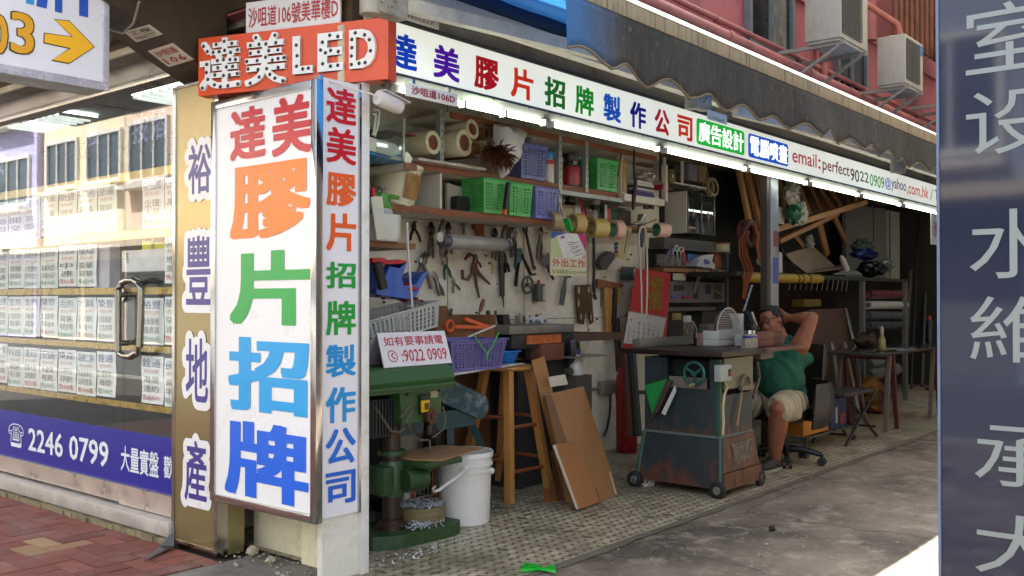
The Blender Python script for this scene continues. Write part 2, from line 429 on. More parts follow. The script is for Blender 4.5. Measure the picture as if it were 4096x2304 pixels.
# upper windows and their panes
for (q0, q1) in (((1262, -60), (1522, 330)), ((1832, 330), (2003, 556))):
    a = PY(*T7(*q0), 3.5); c = PY(*T7(*q1), 3.5); x0, x1 = a.x, c.x
    z0, z1 = (3.42, 4.4) if q0[0] < 1500 else (3.30, 4.02)
    f = B(); t = .05
    f.bx(x0-t, x0, 3.44, 3.498, z0-t, z1+t); f.bx(x1, x1+t, 3.44, 3.498, z0-t, z1+t); f.bx(x0, x1, 3.44, 3.498, z0-t, z0); f.bx(x0, x1, 3.44, 3.498, z1, z1+t)
    xm = (x0+x1)/2; f.bx(xm-.03, xm+.03, 3.45, 3.497, z0, z1)
    wf = part('window', f, mt('#6d7276', .5, metal=.4), bld)
    part('pane', B().bx(x0, xm-.03, 3.47, 3.496, z0, z1).bx(xm+.03, x1, 3.47, 3.496, z0, z1), mt('#1a1f23', .2, spec=.4), wf)
# rusty sheet canopy and grid far up the wall
q = B()
for i in range(14): q.bar((9.9+i*.17, 3.2, 3.95), (9.9+i*.17, 3.2, 5.4), .1, .03, up=(0, 1, 0))
part('rusty_cladding', q, mt('#6b3d26', .9, var=.35, scale=6, dirt='#3a2118', damt=.8), bld)
q = B()
for i in range(7): q.tube([(9.4+i*.35, 3.15, 5.2), (9.4+i*.35, 2.5, 5.0)], .012, 6)
for i in range(3): q.tube([(9.3, 3.15-.3*i, 5.2-.09*i), (12, 3.15-.3*i, 5.2-.09*i)], .012, 6)
part('wire_grid', q, mt('#7b7a76', .6, metal=.6), bld)
# pipes on the pink wall
pp = mt('#9a5854', .6, var=.2, scale=4, dirt='#5f3a36', damt=.6)
for nm, la, pts, r in (
    ('drain_pipe', 'thick pink drain pipe running level above the awning', [(4.6, 3.36, 3.27), (15, 3.36, 3.24)], .05),
    ('wall_pipe', 'thin pink pipe just above the thick drain pipe', [(5.2, 3.44, 3.42), (15, 3.44, 3.40)], .022)):
    p = B().tube(pts, r, 14)
    for x in (6.6, 8.1, 9.7, 11.4): p.lathe([(r*1.18, -.04), (r*1.18, .04)], (x, pts[0][1], pts[0][2]-.003*(x-4)), (1, 0, 0), 14)
    solo(nm, p, pp, la, 'pipe')
vp = B().tube([(8.6, 3.42, 3.2), (8.6, 3.42, 5.68)], .035, 12)
for z in (3.6, 4.3, 5.2): vp.bx(8.55, 8.65, 3.38, 3.498, z, z+.03)
solo('downpipe', vp, pp, 'upright pink downpipe between the two air conditioners', 'pipe')
vp = B().tube([(9.75, 3.40, 3.9), (9.75, 3.40, 5.68)], .07, 14)
solo('soil_pipe', vp, pp, 'wide pink soil pipe rising behind the farther air conditioner', 'pipe')

# air conditioner condensers on brackets
def condenser(x, y, z, w, d, h, label):
    t = thing('air_conditioner', label, 'air conditioner', (x, y, z), 'condensers on the pink wall')
    wh = mt('#a39e90', .55, var=.1, dirt='#7c7565', damt=.35)
    part('casing', B().bx(x, x+w, y, y+d, z, z+h, .012).bx(x+.02, x+w-.02, y+.02, y+d-.02, z-.02, z), wh, t)
    g = B()
    for i in range(26): g.bx(x+.03, x+w*.72, y-.012, y-.006, z+.04+(h-.08)*i/26, z+.04+(h-.08)*i/26+.009)
    for i in range(9): g.bx(x+.03+(w*.72-.03)*i/8.2, x+.036+(w*.72-.03)*i/8.2, y-.018, y-.012, z+.04, z+h-.04)
    part('grille', g, mt('#56534d', .5), t)
    part('fan_opening', B().bx(x+.03, x+w*.72, y-.004, y+.02, z+.04, z+h-.04), mt('#2a2a2a', .6), t)
    part('badge', B().bx(x+w-.12, x+w-.03, y-.006, y, z+h-.12, z+h-.03), mt('#2f6fae', .4), t)
    for xx in (x+.06, x+w-.09):
        bk = B().bar((xx, y-.02, z-.035), (xx, 3.5, z-.035), .035, .03).bar((xx, y+.03, z-.05), (xx, 3.49, z-.38), .03, .02).bar((xx, 3.485, z+.12), (xx, 3.485, z-.42), .035, .025, up=(1, 0, 0))
        part('bracket', bk, mt('#8a8378', .7, dirt='#5c3d28'), t)
    return t
condenser(7.6, 2.88, 3.40, .62, .30, .72, 'nearer white air conditioner on the pink wall above the awning')
condenser(9.2, 2.88, 3.31, .54, .26, .46, 'farther white air conditioner lower on the pink wall')
condenser(11.0, 2.84, 3.45, .62, .28, .6, 'air conditioner half hidden at the edge of the navy panel')
h = B().tube([(9.5, 3.0, 3.76), (9.5, 3.05, 3.95), (9.3, 3.25, 4.12), (8.9, 3.38, 4.16), (8.55, 3.44, 4.1)], .03, 10)
solo('refrigerant_hose', h, mt('#a0604f', .8), 'bent pink lagged hose leaving the top of the farther air conditioner', 'hose')

# ------------------------------------------------------------------ across the alley and across the street (street side seen in the glass and panels, alley side unseen)
nb = thing('neighbour_building', 'plain grey building behind the navy panel', 'building', (9, -2, 0))
part('wall', B().bx(6.4, 16, -6, .62, 0, 11).bx(3.62, 6.38, -6, -1.4, 0, 9), mt('#9a9284', .85, scale=1.5, bump=.2, dirt='#77716a'), nb)  # unseen; height and set-back bay shaped for shade and bounce light in the alley
def block(name, label, x0, x1, y0, y1, hgt, wall, cols, floors, wz0, wh, bands=None, grp='houses across the street'):
    t = thing(name, label, 'building', ((x0+x1)/2, (y0+y1)/2, 0), grp)
    part('wall', B().bx(x0, x1, y0, y1, 0, hgt), wall, t)
    f = B(); p = B(); s = B(); step = (y1-y0)/cols
    for i in range(cols):
        for k in range(floors):
            a = y0+step*(i+.14); c = y0+step*(i+.86); z = wz0+2.9*k
            f.bx(x1, x1+.1, a-.1, a, z-.1, z+wh+.1); f.bx(x1, x1+.1, c, c+.1, z-.1, z+wh+.1); f.bx(x1, x1+.1, a, c, z-.1, z); f.bx(x1, x1+.1, a, c, z+wh, z+wh+.1)
            for j in (1, 2): f.bx(x1, x1+.08, a+(c-a)*j/3-.03, a+(c-a)*j/3+.03, z, z+wh)
            p.bx(x1, x1+.03, a, c, z, z+wh)
            s.bx(x1, x1+.45, a-.15, c+.15, z-.32, z-.2)
    wf = part('window', f, mt('#d8d6cf', .5), t); part('pane', p, mt('#3b4a55', .1, spec=.8), wf)
    part('sill', s, mt('#cfcac0', .8), t)
    g = B()
    for i in range(cols): g.bx(x1, x1+.04, y0+step*(i+.06), y0+step*(i+.94), .1, 2.5)
    part('shutter', g, mt('#7f807e', .5, metal=.3), t)
    g = B().bx(x1, x1+1.1, y0, y1, 2.75, 2.95)
    part('canopy', g, mt('#c9b9a0', .8), t)
    return t
block('added_end_block', 'unseen grey block added to darken the far end of the alley', 18, 24, -6, 14, 10, mt('#77736c', .85, scale=1), 3, 2, 4, 1.5, grp=None)  # unseen block, added only to darken the alley's right end
block('lavender_block', 'lavender painted block with white framed windows across the street', -16, -9, 33, 40, 9, mt('#b8b4d8', .8, scale=1), 2, 2, 4.6, 1.5)
block('cream_block', 'cream and peach block with a rounded balcony band across the street', -16, -9.2, 27.4, 32.9, 9, mt('#e6d8b8', .8, scale=1), 2, 2, 5.0, 1.4)
block('peach_block', 'peach block with long windows across the street', -16, -9, 19, 27.2, 9, mt('#e6cdb6', .8, scale=1), 3, 2, 4.8, 1.6)
block('white_block', 'off white block across the street, left of the peach one', -16, -9, 9, 18.8, 8.5, mt('#dedace', .8, scale=1), 3, 2, 4.7, 1.6)
block('grey_block', 'blue grey block with barred windows straight across the street', -16, -9, -8, 8.8, 7, mt('#8f9aa8', .8, scale=1), 6, 1, 3.6, 1.7)
# street tree mirrored at the far left of the glass
t = thing('street_tree', 'leafy street tree across the road mirrored in the far end of the glass', 'tree', (-8.4, 43, 0))
part('trunk', B().tube([(-8.4, 43, 0), (-8.3, 43.1, 2.2), (-8.5, 43, 4.2)], [.22, .17, .1], 9).tube([(-8.35, 43, 2.6), (-7.7, 42.3, 4.4)], [.1, .05], 7).tube([(-8.35, 43, 2.8), (-9, 43.8, 4.8)], [.1, .05], 7), mt('#5a4a3a', .9), t)
b = B()
for i in range(2600):
    a = Vector((random.gauss(0, 1), random.gauss(0, 1), random.gauss(0, .8)))
    a = a.normalized()*(random.random()**.4)*2.3; c = Vector((-8.4, 43, 5))+a+Vector((.5*math.sin(a.y*3), 0, .4*math.sin(a.x*4)))
    d1 = Vector((random.uniform(-1, 1), random.uniform(-1, 1), random.uniform(-1, 1))).normalized()*.16; d2 = d1.orthogonal().normalized()*.1
    b.face([c-d1, c+d2, c+d1, c-d2])
part('crown', b, mt('#4f6b2c', .7, isl=.6), t)
# ================================================================== SIGNS
white_face = mt('#dedcdb', .28, var=0, scale=3, dirt='#c9c3ba', damt=.15)
steel = mt('#b8b8b8', .12, metal=1, var=.05, scale=3)
steel_d = mt('#8d8d8a', .3, metal=.9, var=.1, scale=5)
dark = mt('#1b1a19', .6)
red = mt('#a31a22', .4, var=.05)
def ink(h): return mt(h, .35, var=0)
XS = 2.74   # face of the big pillar sign
def xbox(u0, v0, u1, v1, X):
    """rectangle on a face that looks at the street: y and z limits"""
    a = PX(u0, v0, X); c = PX(u1, v1, X); return a.y, c.y, c.z, a.z
# --- big vertical lightbox on the pillar
t = thing('pillar_sign', 'tall white lightbox on the pillar with large red, orange, green and blue characters', 'sign', (2.85, 3.85, .3))
y0, y1, z0, z1 = 3.392, 4.205, .305, 2.275
part('box', B().bx(XS+.004, 2.765, y0, y1, z0, z1), mt('#a9a9a6', .4, metal=.5), t)
part('face', B().bx(XS-.002, XS+.004, y0+.03, y1-.03, z0+.03, z1-.03), white_face, t)
f = B(); k = .035
f.bx(XS-.012, 2.768, y0-.004, y0+k, z0-.004, z1+.004, .004); f.bx(XS-.012, XS+.03, y1-k, y1+.004, z0-.004, z1+.004, .004)
f.bx(XS-.012, XS+.03, y0+k, y1-k, z0-.004, z0+k, .004); f.bx(XS-.012, XS+.03, y0+k, y1-k, z1-k, z1+.004, .004)
part('trim', f, steel, t)
part('mount', B().bx(2.766, 3.05, 3.52, 4.18, .36, 2.2), dark, t)
def xchar(s, u0, v0, u1, v1, mat, par, X, bold=.03, name='character', depth=.003):
    # u0,v0: upper left; u1,v1: lower right of the glyph as it stands on the face
    ya, yb, zb, za = xbox(u0, v0, u1, v1, X)
    return text(name, s, (X, ya, zb), (0, yb-ya, 0), (0, 0, za-zb), mat, par, bold, depth)
OR, GR, LB, BL, RD = ink('#e8741c'), ink('#1f9a40'), ink('#0c94d0'), ink('#0a5acc'), ink('#b8242e')
F = XS-.0025
# glyph boxes: left edge / right edge in the picture give y, heights given in metres from the picture's rows
def big(s, ul, ur, vt, vb, mat, bold=.04):
    yl = PX(ul, 700, F).y; yr = PX(ur, 700, F).y
    um = (ul+ur)/2; zt = PX(um, vt, F).z; zb = PX(um, vb, F).z
    return text('character', s, (F, yl, zb), (0, yr-yl, 0), (0, 0, zt-zb), mat, t, bold, .003)
big('達', 579, 668, 268, 402, RD, .05); big('美', 684, 783, 240, 390, RD, .05)
big('膠', 579, 782, 408, 600, OR, .055); big('片', 579, 780, 628, 820, GR, .06)
big('招', 576, 778, 848, 1042, LB, .06); big('牌', 568, 778, 1064, 1262, BL, .055)
# --- narrow vertical sign facing the alley, its backing board and the white post
t = thing('side_sign', 'narrow white vertical sign with ten coloured characters beside the white post', 'sign', (2.93, 3.45, .3))
YS = 3.445
part('board', B().bx(2.80, 3.04, YS+.01, YS+.05, .30, 2.31), mt('#d3cfd2', .35, var=.03), t)
part('edge_strip', B().bx(2.796, 2.812, YS-.002, YS+.05, .295, 2.315).bx(3.03, 3.042, YS-.002, YS+.05, .295, 2.315), steel, t)
cols = ['#b3101e', '#b3101e', '#d2551c', '#cf5216', '#178a35', '#128a2e', '#0d82c0', '#1082c0', '#125fba', '#1655b4']
for i, ch in enumerate('達美膠片招牌製作公司'):
    vt, vb = [(218, 315), (318, 415), (432, 522), (532, 634), (655, 728), (752, 845), (862, 950), (968, 1064), (1072, 1170), (1180, 1270)][i]
    zt = PY(866, vt+4, YS).z; zb = PY(866, vb-2, YS).z
    text('character', ch, (2.838, YS+.0095, zb), (.178, 0, 0), (0, 0, zt-zb), ink(cols[i]), t, .042, .003)
post = B().bx(3.043, 3.09, 3.44, 3.56, 0, 2.36, .004)
solo('white_post', post, mt('#c9c6c0', .5, var=.1, dirt='#8a6f52', damt=.35), 'white painted upright at the shop corner, next to the narrow sign', 'post')
solo('white_hoarding', B().bx(2.83, 3.042, 3.466, 3.50, .003, .298), mt('#cbc6b8', .6, var=.1, scale=5, dirt='#7a5a3c', damt=.4), 'low white panel standing under the narrow sign', 'panel')
# --- orange sign with bulb lettering, set across the corner
A = Vector((3.078, 3.30, 0)); d = Vector((-.326, .945, 0)).normalized(); LW = 1.077; nrm = Vector((-d.y, d.x, 0))  # looks at the street
t = thing('bulb_sign', 'orange sign with white bulb studded lettering across the corner', 'sign', (2.9, 3.8, 2.35))
zlo, zhi = 2.325, 2.615
P0 = A+d*LW; U = -d*LW
b = B(); ins = -nrm*.08
b.prism([P0+Vector((0, 0, zlo)), P0+U+Vector((0, 0, zlo)), P0+U+Vector((0, 0, zhi)), P0+Vector((0, 0, zhi))], ins)
part('box', b, mt('#d24a18', .35, var=.03, dirt='#7d2a14', damt=.25), t)
glyphs = [('達', .018, .245), ('美', .268, .49), ('L', .525, .63), ('E', .655, .785), ('D', .815, .945)]
bulb_me = B().sph((0, 0, 0), (.0068, .0068, .0068), 8).lathe([(.0095, -.003), (.0095, .0)], (0, 0, 0), nrm, 8).mesh('bulb')
nbulb = 0; wl = mt('#dedbd6', .4, var=.03)
for s, a0, a1 in glyphs:
    lat = s in 'LED'
    Z0, Z1 = (zlo+.055, zhi-.045) if lat else (zlo+.018, zhi-.012)
    Pg = P0+U*a0+Vector((0, 0, Z0)); Ug = U*(a1-a0); Vg = Vector((0, 0, Z1-Z0))
    text('letter' if lat else 'character', s, Pg, Ug, Vg, wl, t, .045 if not lat else .07, .016)
    vs, fs, _, _ = textmesh(s, .03 if not lat else .07)
    tri = []
    for fc in fs:
        for i in range(1, len(fc)-1): tri.append((vs[fc[0]], vs[fc[i]], vs[fc[i+1]]))
    def inside(x, y):
        for (ax, ay), (bx_, by_), (cx, cy) in tri:
            d1 = (bx_-ax)*(y-ay)-(by_-ay)*(x-ax); d2 = (cx-bx_)*(y-by_)-(cy-by_)*(x-bx_); d3 = (ax-cx)*(y-cy)-(ay-cy)*(x-cx)
            if (d1 >= 0 and d2 >= 0 and d3 >= 0) or (d1 <= 0 and d2 <= 0 and d3 <= 0): return True
        return False
    got = []; rng = random.Random(5); r0 = .012 if not lat else .03
    for it in range(2500):
        x, y = rng.random(), rng.random()
        if any((x-p)**2+(y-q)**2 < (.135 if not lat else .2)**2 for p, q in got): continue
        if all(inside(x+r0*math.cos(a), y+r0*math.sin(a)) for a in (0, 1.57, 3.14, 4.71)) and inside(x, y): got.append((x, y))
    cap = 33 if not lat else 11
    for x, y in got[:cap]:
        nbulb += 1
        o = bpy.data.objects.new('bulb', bulb_me); COL.objects.link(o); o.parent = t
        o.location = Pg+Ug*x+Vg*y+nrm*.0175-ROOT[t.name]
bulb_me.materials.append(mt('#3a3a3c', .3, metal=.3))
# --- address plate on top of it
t = thing('address_plate', 'white plate with red address lettering on top of the orange sign', 'sign', (2.9, 3.8, 2.62))
pa, pb = P0+U*.245, P0+U*.745
zz = Vector((0, 0, 2.622)); hh = Vector((0, 0, .155))
b = B().prism([pa+zz-nrm*.03, pb+zz-nrm*.03, pb+zz+hh-nrm*.03, pa+zz+hh-nrm*.03], -nrm*.012)
part('plate', b, mt('#d6d3d0', .4, var=.04), t)
text('lettering', '沙咀道106號美華樓D', pa+(pb-pa)*.03+zz+hh*.16-nrm*.0295, (pb-pa)*.95, hh*.66, ink('#a8222c'), t, .02, .0022, 2)
# --- hanging estate sign at the upper left
t = thing('estate_sign', 'white hanging lightbox with a yellow arrow at the top left', 'sign', (1.7, 4.5, 2.3))
YE = 4.40; xr = PY(272, 200, YE).x; ze = PY(272, 228, YE).z
part('box', B().bx(.9, xr, YE+.006, YE+.20, ze, 3.3, .006), mt('#9a9a98', .4, metal=.4, dirt='#6d655a', damt=.4), t)
part('face', B().bx(.92, xr-.012, YE, YE+.008, ze+.035, 3.29), mt('#d9d9de', .3, var=.03), t)
part('trim', B().bx(.9, xr+.003, YE-.006, YE+.006, ze-.003, ze+.036, .003).bx(xr-.03, xr+.003, YE-.006, YE+.006, ze+.036, 3.3, .003), mt('#b9b9c2', .25, metal=.3), t)
def onY(l, Y=YE): return [PY(*TL(*q), Y) for q in l]
arrow = [(271, 97), (345, 102), (476, 236), (346, 322), (256, 306), (345, 245), (217, 218), (220, 164), (360, 184)]
b = B().prism(onY(arrow), (0, -.003, 0)); part('arrow_outline', b, ink('#3a2a12'), t)
cx = sum(q[0] for q in arrow)/9; cy = sum(q[1] for q in arrow)/9
ar2 = [(275, 101), (343, 106), (470, 236), (345, 317), (262, 302), (355, 243), (221, 214), (224, 169), (366, 188)]
b = B().prism([p+Vector((0, -.0032, 0)) for p in onY(ar2)], (0, -.002, 0)); part('arrow', b, ink('#e8b020'), t)
for s, zx0, zx1 in (('3', 52, 168), ('0', -75, 35)):
    a = PY(*TL(zx0, 60), YE); c = PY(*TL(zx1, 278), YE); zb = PY(*TL((zx0+zx1)/2, 272), YE).z; zt = PY(*TL((zx0+zx1)/2, 66), YE).z
    text('numeral', s, (a.x-.006, YE-.001, zb-.006), (c.x-a.x+.012, 0, 0), (0, 0, zt-zb+.012), ink('#3a2a12'), t, .055, .0022)
    text('numeral', s, (a.x, YE-.0035, zb), (c.x-a.x, 0, 0), (0, 0, zt-zb), ink('#d49a1c'), t, .03, .0022)
for (q0, q1) in (((398, -60), (442, 88)), ((276, -60), (312, 66)), ((205, -60), (255, 48)), ((130, -60), (170, 25))):
    a = PY(*TL(*q0), YE); c = PY(*TL(*q1), YE); sk = -.02 if q0[0] in (205,) else 0
    part('stroke', B().prism([(a.x+sk, YE, c.z), (c.x+sk, YE, c.z), (c.x, YE, c.z+.16), (a.x, YE, c.z+.16)], (0, -.003, 0)), ink('#2350b0' if q0[0] > 150 else '#2490d0'), t)
part('hanger', B().bx(1.1, 1.14, YE+.08, YE+.12, 3.3, 3.7).bx(2.1, 2.14, YE+.08, YE+.12, 3.3, 3.7).bx(1.0, 2.95, YE+.07, YE+.13, 3.7, 3.75), steel_d, t)

# --- lit header sign over the shop front
YH = 3.38
t = thing('header_sign', 'long lit white sign board over the shop front with coloured characters', 'sign', (7.7, 3.4, 2.36))
part('lightbox', B().bx(3.13, 12.4, YH+.004, YH+.11, 2.374, 2.648), mt('#55524c', .5), t)
def lit(col, st):
    k = N('lit_face'); co = k.coord(); n1 = k.noise(co, .8, 3); c = lin(col)
    sp = k.n('SeparateXYZ'); k.l(co, sp.inputs[0])
    k.b.inputs['Base Color'].default_value = c+(1,); k.b.inputs['Emission Color'].default_value = c+(1,); k.b.inputs['Roughness'].default_value = .25
    k.l(k.math('MULTIPLY_ADD', k.ramp(n1, .35, .65), st*.22, st*.85), k.b.inputs['Emission Strength']); return k.m
HEADER_GLOW = .095
part('face', B().bx(3.13, 12.4, YH-.002, YH+.004, 2.385, 2.632), lit('#e2e6da', HEADER_GLOW), t)
part('trim', B().bx(3.13, 12.4, YH-.012, YH+.11, 2.373, 2.386).bx(3.13, 12.4, YH-.01, YH+.11, 2.631, 2.652), mt('#4b4844', .45, metal=.5, dirt='#2b2926'), t)
GL = {}
def lint(h, g=.16):
    return emit(h, g)
def hx(u): return PY(u, 300, YH-.002).x
def htext(s, u0, u1, z0, z1, col, bold=.055, name='character', g=.055):
    x0, x1 = hx(u0), hx(u1)
    return text(name, s, (x0, YH-.0025, z0), (x1-x0, 0, 0), (0, 0, z1-z0), lint(col, g), t, bold, .0025, 3)
for s, u0, u1, c in (('達', 975, 1048, '#083cae'), ('美', 1089, 1155, '#4a0c98'), ('膠', 1192, 1254, '#a80c18'), ('片', 1284, 1341, '#cf3010'), ('招', 1369, 1421, '#1e6a14'),
                     ('牌', 1446, 1493, '#0f8a18'), ('製', 1517, 1561, '#0f52b8'), ('作', 1584, 1624, '#0c0c7c'), ('公', 1646, 1683, '#a8101c'), ('司', 1703, 1741, '#c8300f')):
    htext(s, u0, u1, 2.412, 2.585, c)
for s, u0, u1, c in (('廣告設計', 1752, 1872, '#168a28'), ('電腦噴畫', 1882, 1982, '#123c9c')):
    x0, x1 = hx(u0), hx(u1)
    b = B().prism([(x, YH-.0022, z) for x, z in rrect(x0, x1, 2.412, 2.598, .03)], (0, -.002, 0))
    part('badge', b, lint(c), t)
    for i, ch in enumerate(s):
        wv = (x1-x0)/4.2; xa = x0+(x1-x0)*.035+i*(x1-x0)*.238
        text('character', ch, (xa, YH-.0045, 2.432), (wv*.93, 0, 0), (0, 0, .148), lint('#e8efe4', .3), t, .02, .0022, 2)
for s, u0, u1, c, z0, z1 in (('email', 1992, 2053, '#8c1020', 2.462, 2.585), (':', 2057, 2063, '#a01420', 2.462, 2.55), ('perfect', 2068, 2136, '#5a1a18', 2.43, 2.575), ('90', 2138, 2160, '#2a2420', 2.43, 2.55),
                             ('22', 2162, 2184, '#0f4a18', 2.45, 2.55), ('0909', 2187, 2223, '#2c7a1c', 2.43, 2.55), ('@', 2225, 2240, '#123a98', 2.435, 2.56), ('yahoo', 2241, 2278, '#3a1a4a', 2.43, 2.58),
                             (',com,hk', 2280, 2334, '#a03020', 2.43, 2.58), ('/', 2338, 2346, '#8a8a84', 2.44, 2.58), ('TEL', 2350, 2372, '#4a4a48', 2.46, 2.58)):
    htext(s, u0, u1, z0, z1, c, .012, 'lettering', .1)
# batten and fluorescent tubes below
t = thing('lamp_batten', 'long white batten under the lit sign board', 'batten', (7.7, 3.4, 2.3))
part('rail', B().prism([(3.15, 3.366, 2.3725), (3.15, 3.43, 2.3725), (3.15, 3.43, 2.318), (3.15, 3.415, 2.318)], (9.25, 0, 0)), mt('#62615a', .6, var=.06), t)
for i in range(30): part('clip', B().bx(3.3+i*.3, 3.304+i*.3, 3.355, 3.364, 2.364, 2.372), mt('#3a3835', .6), t)
tubes = [(985, 1015), (1152, 1360), (1374, 1647), (1661, 1866), (1873, 2020), (2030, 2150), (2159, 2256), (2266, 2350), (2352, 2380)]
names = ['short stretch of lit tube behind the small address sign', 'lit tube just right of the small address sign', 'lit tube above the spray cans and the upper green basket', 'lit tube over the white cabinet', 'lit tube right over the steel post', 'lit tube over the leaning rafters',
         'lit tube in front of the white door leaf', 'lit tube at the navy panel', 'end of the last lit tube, cut by the navy panel']
for i, (u0, u1) in enumerate(tubes):
    x0 = PY(u0, 400, 3.42).x; x1 = PY(u1, 400, 3.42).x
    if i == 0: x0, x1 = 3.2, 4.03
    t = thing('fluorescent_tube', names[i], 'lamp', ((x0+x1)/2, 3.42, 2.32), 'tubes under the sign board')
    part('tube', B().tube([(x0+.02, 3.386, 2.312), (x1-.02, 3.386, 2.312)], .0125, 12), emit('#f4fff4', 2.4), t)
    for xx in (x0-.002, x1-.018): part('lamp_holder', B().bx(xx, xx+.02, 3.372, 3.412, 2.294, 2.33), mt('#c9c7bd', .5), t)
# small address sign under the header
a = PY(1023, 206, 3.33); c = PY(1152, 268, 3.33)
t = thing('small_address_sign', 'small white sign with red address hanging below the lit board', 'sign', (a.x+.2, 3.33, 2.25))
zb, zt = PY(1023, 240, 3.33).z, PY(1023, 206, 3.33).z
part('plate', B().bx(a.x, c.x, 3.33, 3.342, zb, zt, .003), mt('#e6e3dc', .4, var=.04), t)
text('lettering', '沙咀道106D', (a.x+.03, 3.329, zb+.012), (c.x-a.x-.055, 0, 0), (0, 0, zt-zb-.022), ink('#9c1822'), t, .03, .002, 2)
part('clip', B().bx(a.x+.05, a.x+.06, 3.332, 3.34, zt, 2.365).bx(c.x-.06, c.x-.05, 3.332, 3.34, zt, 2.365), steel_d, t)
# navy panel at the right
XP = 3.4
t = thing('navy_panel', 'tall glossy navy panel with pale characters at the right edge', 'sign', (3.45, .5, 0))
ye = PX(2363, 700, XP).y
k = N('navy_gloss'); k.b.inputs['Base Color'].default_value = lin('#262a3c')+(1,); k.b.inputs['Roughness'].default_value = .05; k.b.inputs['IOR'].default_value = 1.42
part('panel', B().bx(XP, XP+.03, -.6, ye, .06, 3.6), k.m, t)
part('frame', B().bx(XP+.03, XP+.2, -.6, ye-.004, .0, 3.62), mt('#6b6f7c', .5), t)
part('edge', B().bx(XP-.006, XP+.2, ye-.003, ye+.006, .0, 3.62), mt('#5b6884', .35), t)
pale = mt('#7d8585', .4, var=.03)
for s, u0, v0, v1 in (('室', 2433, 8, 180), ('设', 2433, 228, 388), ('水', 2440, 527, 700), ('維', 2440, 745, 910), ('承', 2450, 1070, 1220), ('大', 2450, 1290, 1445)):
    yl = PX(u0, 700, XP).y; z1_ = PX(2510, v0, XP).z; z0_ = PX(2510, v1, XP).z
    text('character', s, (XP-.0005, yl, z0_), (0, -.265, 0), (0, 0, z1_-z0_), pale, t, .0, .0025)
# small sign far right, mostly behind the panel
a = PY(2343, 535, 3.36)
t = thing('hanging_plate', 'white plate with red lettering hanging at the far end of the tubes', 'sign', (a.x+.3, 3.36, 1.95))
part('plate', B().bx(a.x, a.x+.75, 3.36, 3.372, 1.93, 2.29), mt('#cfcbc2', .4), t)
for i, ch in enumerate('沙咀道'): text('character', ch, (a.x+.07+i*.21, 3.359, 2.02), (.17, 0, 0), (0, 0, .18), ink('#a01822'), t, .02, .002, 2)
# ================================================================== ESTATE AGENT'S FRONT
XG = 2.86
alu = mt('#a8a5a0', .35, metal=.75, var=.1, scale=3)
brown = mt('#4a3c2a', .4, metal=.25, var=.15, scale=2, dirt='#2e251b', damt=.5)
sf = thing('estate_shopfront', 'glazed estate agent front with gold strips and a blue band', 'shopfront', (2.86, 6.4, 0))
zhd = PX(*TL(905, 385), XG).z; zbt = PX(*TL3(570, 742), XG).z; zbb = PX(*TL3(570, 1000), XG).z
zrail = PX(*TL3(830, 1160), XG).z
YJ = PX(311, 700, XG).y; Y0 = 4.655; Y1 = 9.4
f = B().bx(2.82, 2.93, Y0, Y1, zhd, zhd+.035, .004).bx(2.84, 2.93, Y0, Y1, zhd+.035, zhd+.13)
part('header', f, alu, sf)
part('bottom_rail', B().bx(2.835, 2.89, Y0, YJ-.003, zrail, zbb).bx(2.838, 2.888, YJ+.003, Y1, zrail+.01, zbb), mt('#c0b3a6', .35, metal=.6, var=.1), sf)
part('sill', B().bx(2.77, 2.94, Y0, Y1, .035, zrail-.006, .006), mt('#b4aea6', .45, metal=.3, dirt='#7d735f', damt=.4), sf)
plinth = B()
ys = [Y0+.06*i for i in range(80)]
for a, c in zip(ys, ys[1:]): plinth.bx(2.755+random.uniform(-.012, .006), 2.9, a, c, -.02, .032+random.uniform(-.008, .0))
part('plinth', plinth, mt('#807658', .9, dirt='#3d3728', scale=8, bump=.4, damt=.8), sf)
gm = glassy('shop_glass', (.975, .985, .98), 1.62, .012)
part('glass_door', B().bx(XG, XG+.01, Y0+.01, YJ-.003, zbb, zhd), gm, sf)
part('glass_pane', B().bx(XG, XG+.01, YJ+.003, 7.02, zbb, zhd).bx(XG, XG+.01, 7.026, Y1, zbb, zhd), gm, sf)
gold = mt('#a88c2e', .3, metal=.5, var=.08)
XI = XG+.016
strips = []
for c, h in ((TW6(1700, 270), .05), (TW6(1700, 972), .05), (TW7(1500, 272), .04), (TW7(1550, 842), .035), (TL3(700, 637), .035)):
    z = PX(*c, XI).z; strips.append(z)
    part('gold_strip', B().bx(XI, XI+.004, Y0+.02, Y1, z-h/2, z+h/2), gold, sf)
part('blue_band', B().bx(XG-.004, XG-.0005, Y0+.02, Y1, zbb+.002, zbt), mt('#1a2088', .3, var=0), sf)
whi = mt('#d5dde0', .4, var=0)
def band(s, x0, x1, y0, y1, bold):
    xm = (x0+x1)/2; a = PX(*TL3(x0, 800), XI); c = PX(*TL3(x1, 800), XI); zb = PX(*TL3(xm, y1), XI).z; zt = PX(*TL3(xm, y0), XI).z
    text('band_lettering', s, (XG-.0045, a.y, zb), (0, c.y-a.y, 0), (0, 0, zt-zb), whi, sf, bold, .002, 2)
band('☎', 57, 130, 714, 830, 0); band('2246', 153, 320, 748, 860, .025); band('0799', 350, 540, 785, 905, .025)
band('大量實盤', 600, 782, 832, 958, .02); band('歡迎', 806, 905, 875, 985, .02); band('n', -40, 6, 730, 782, .02)
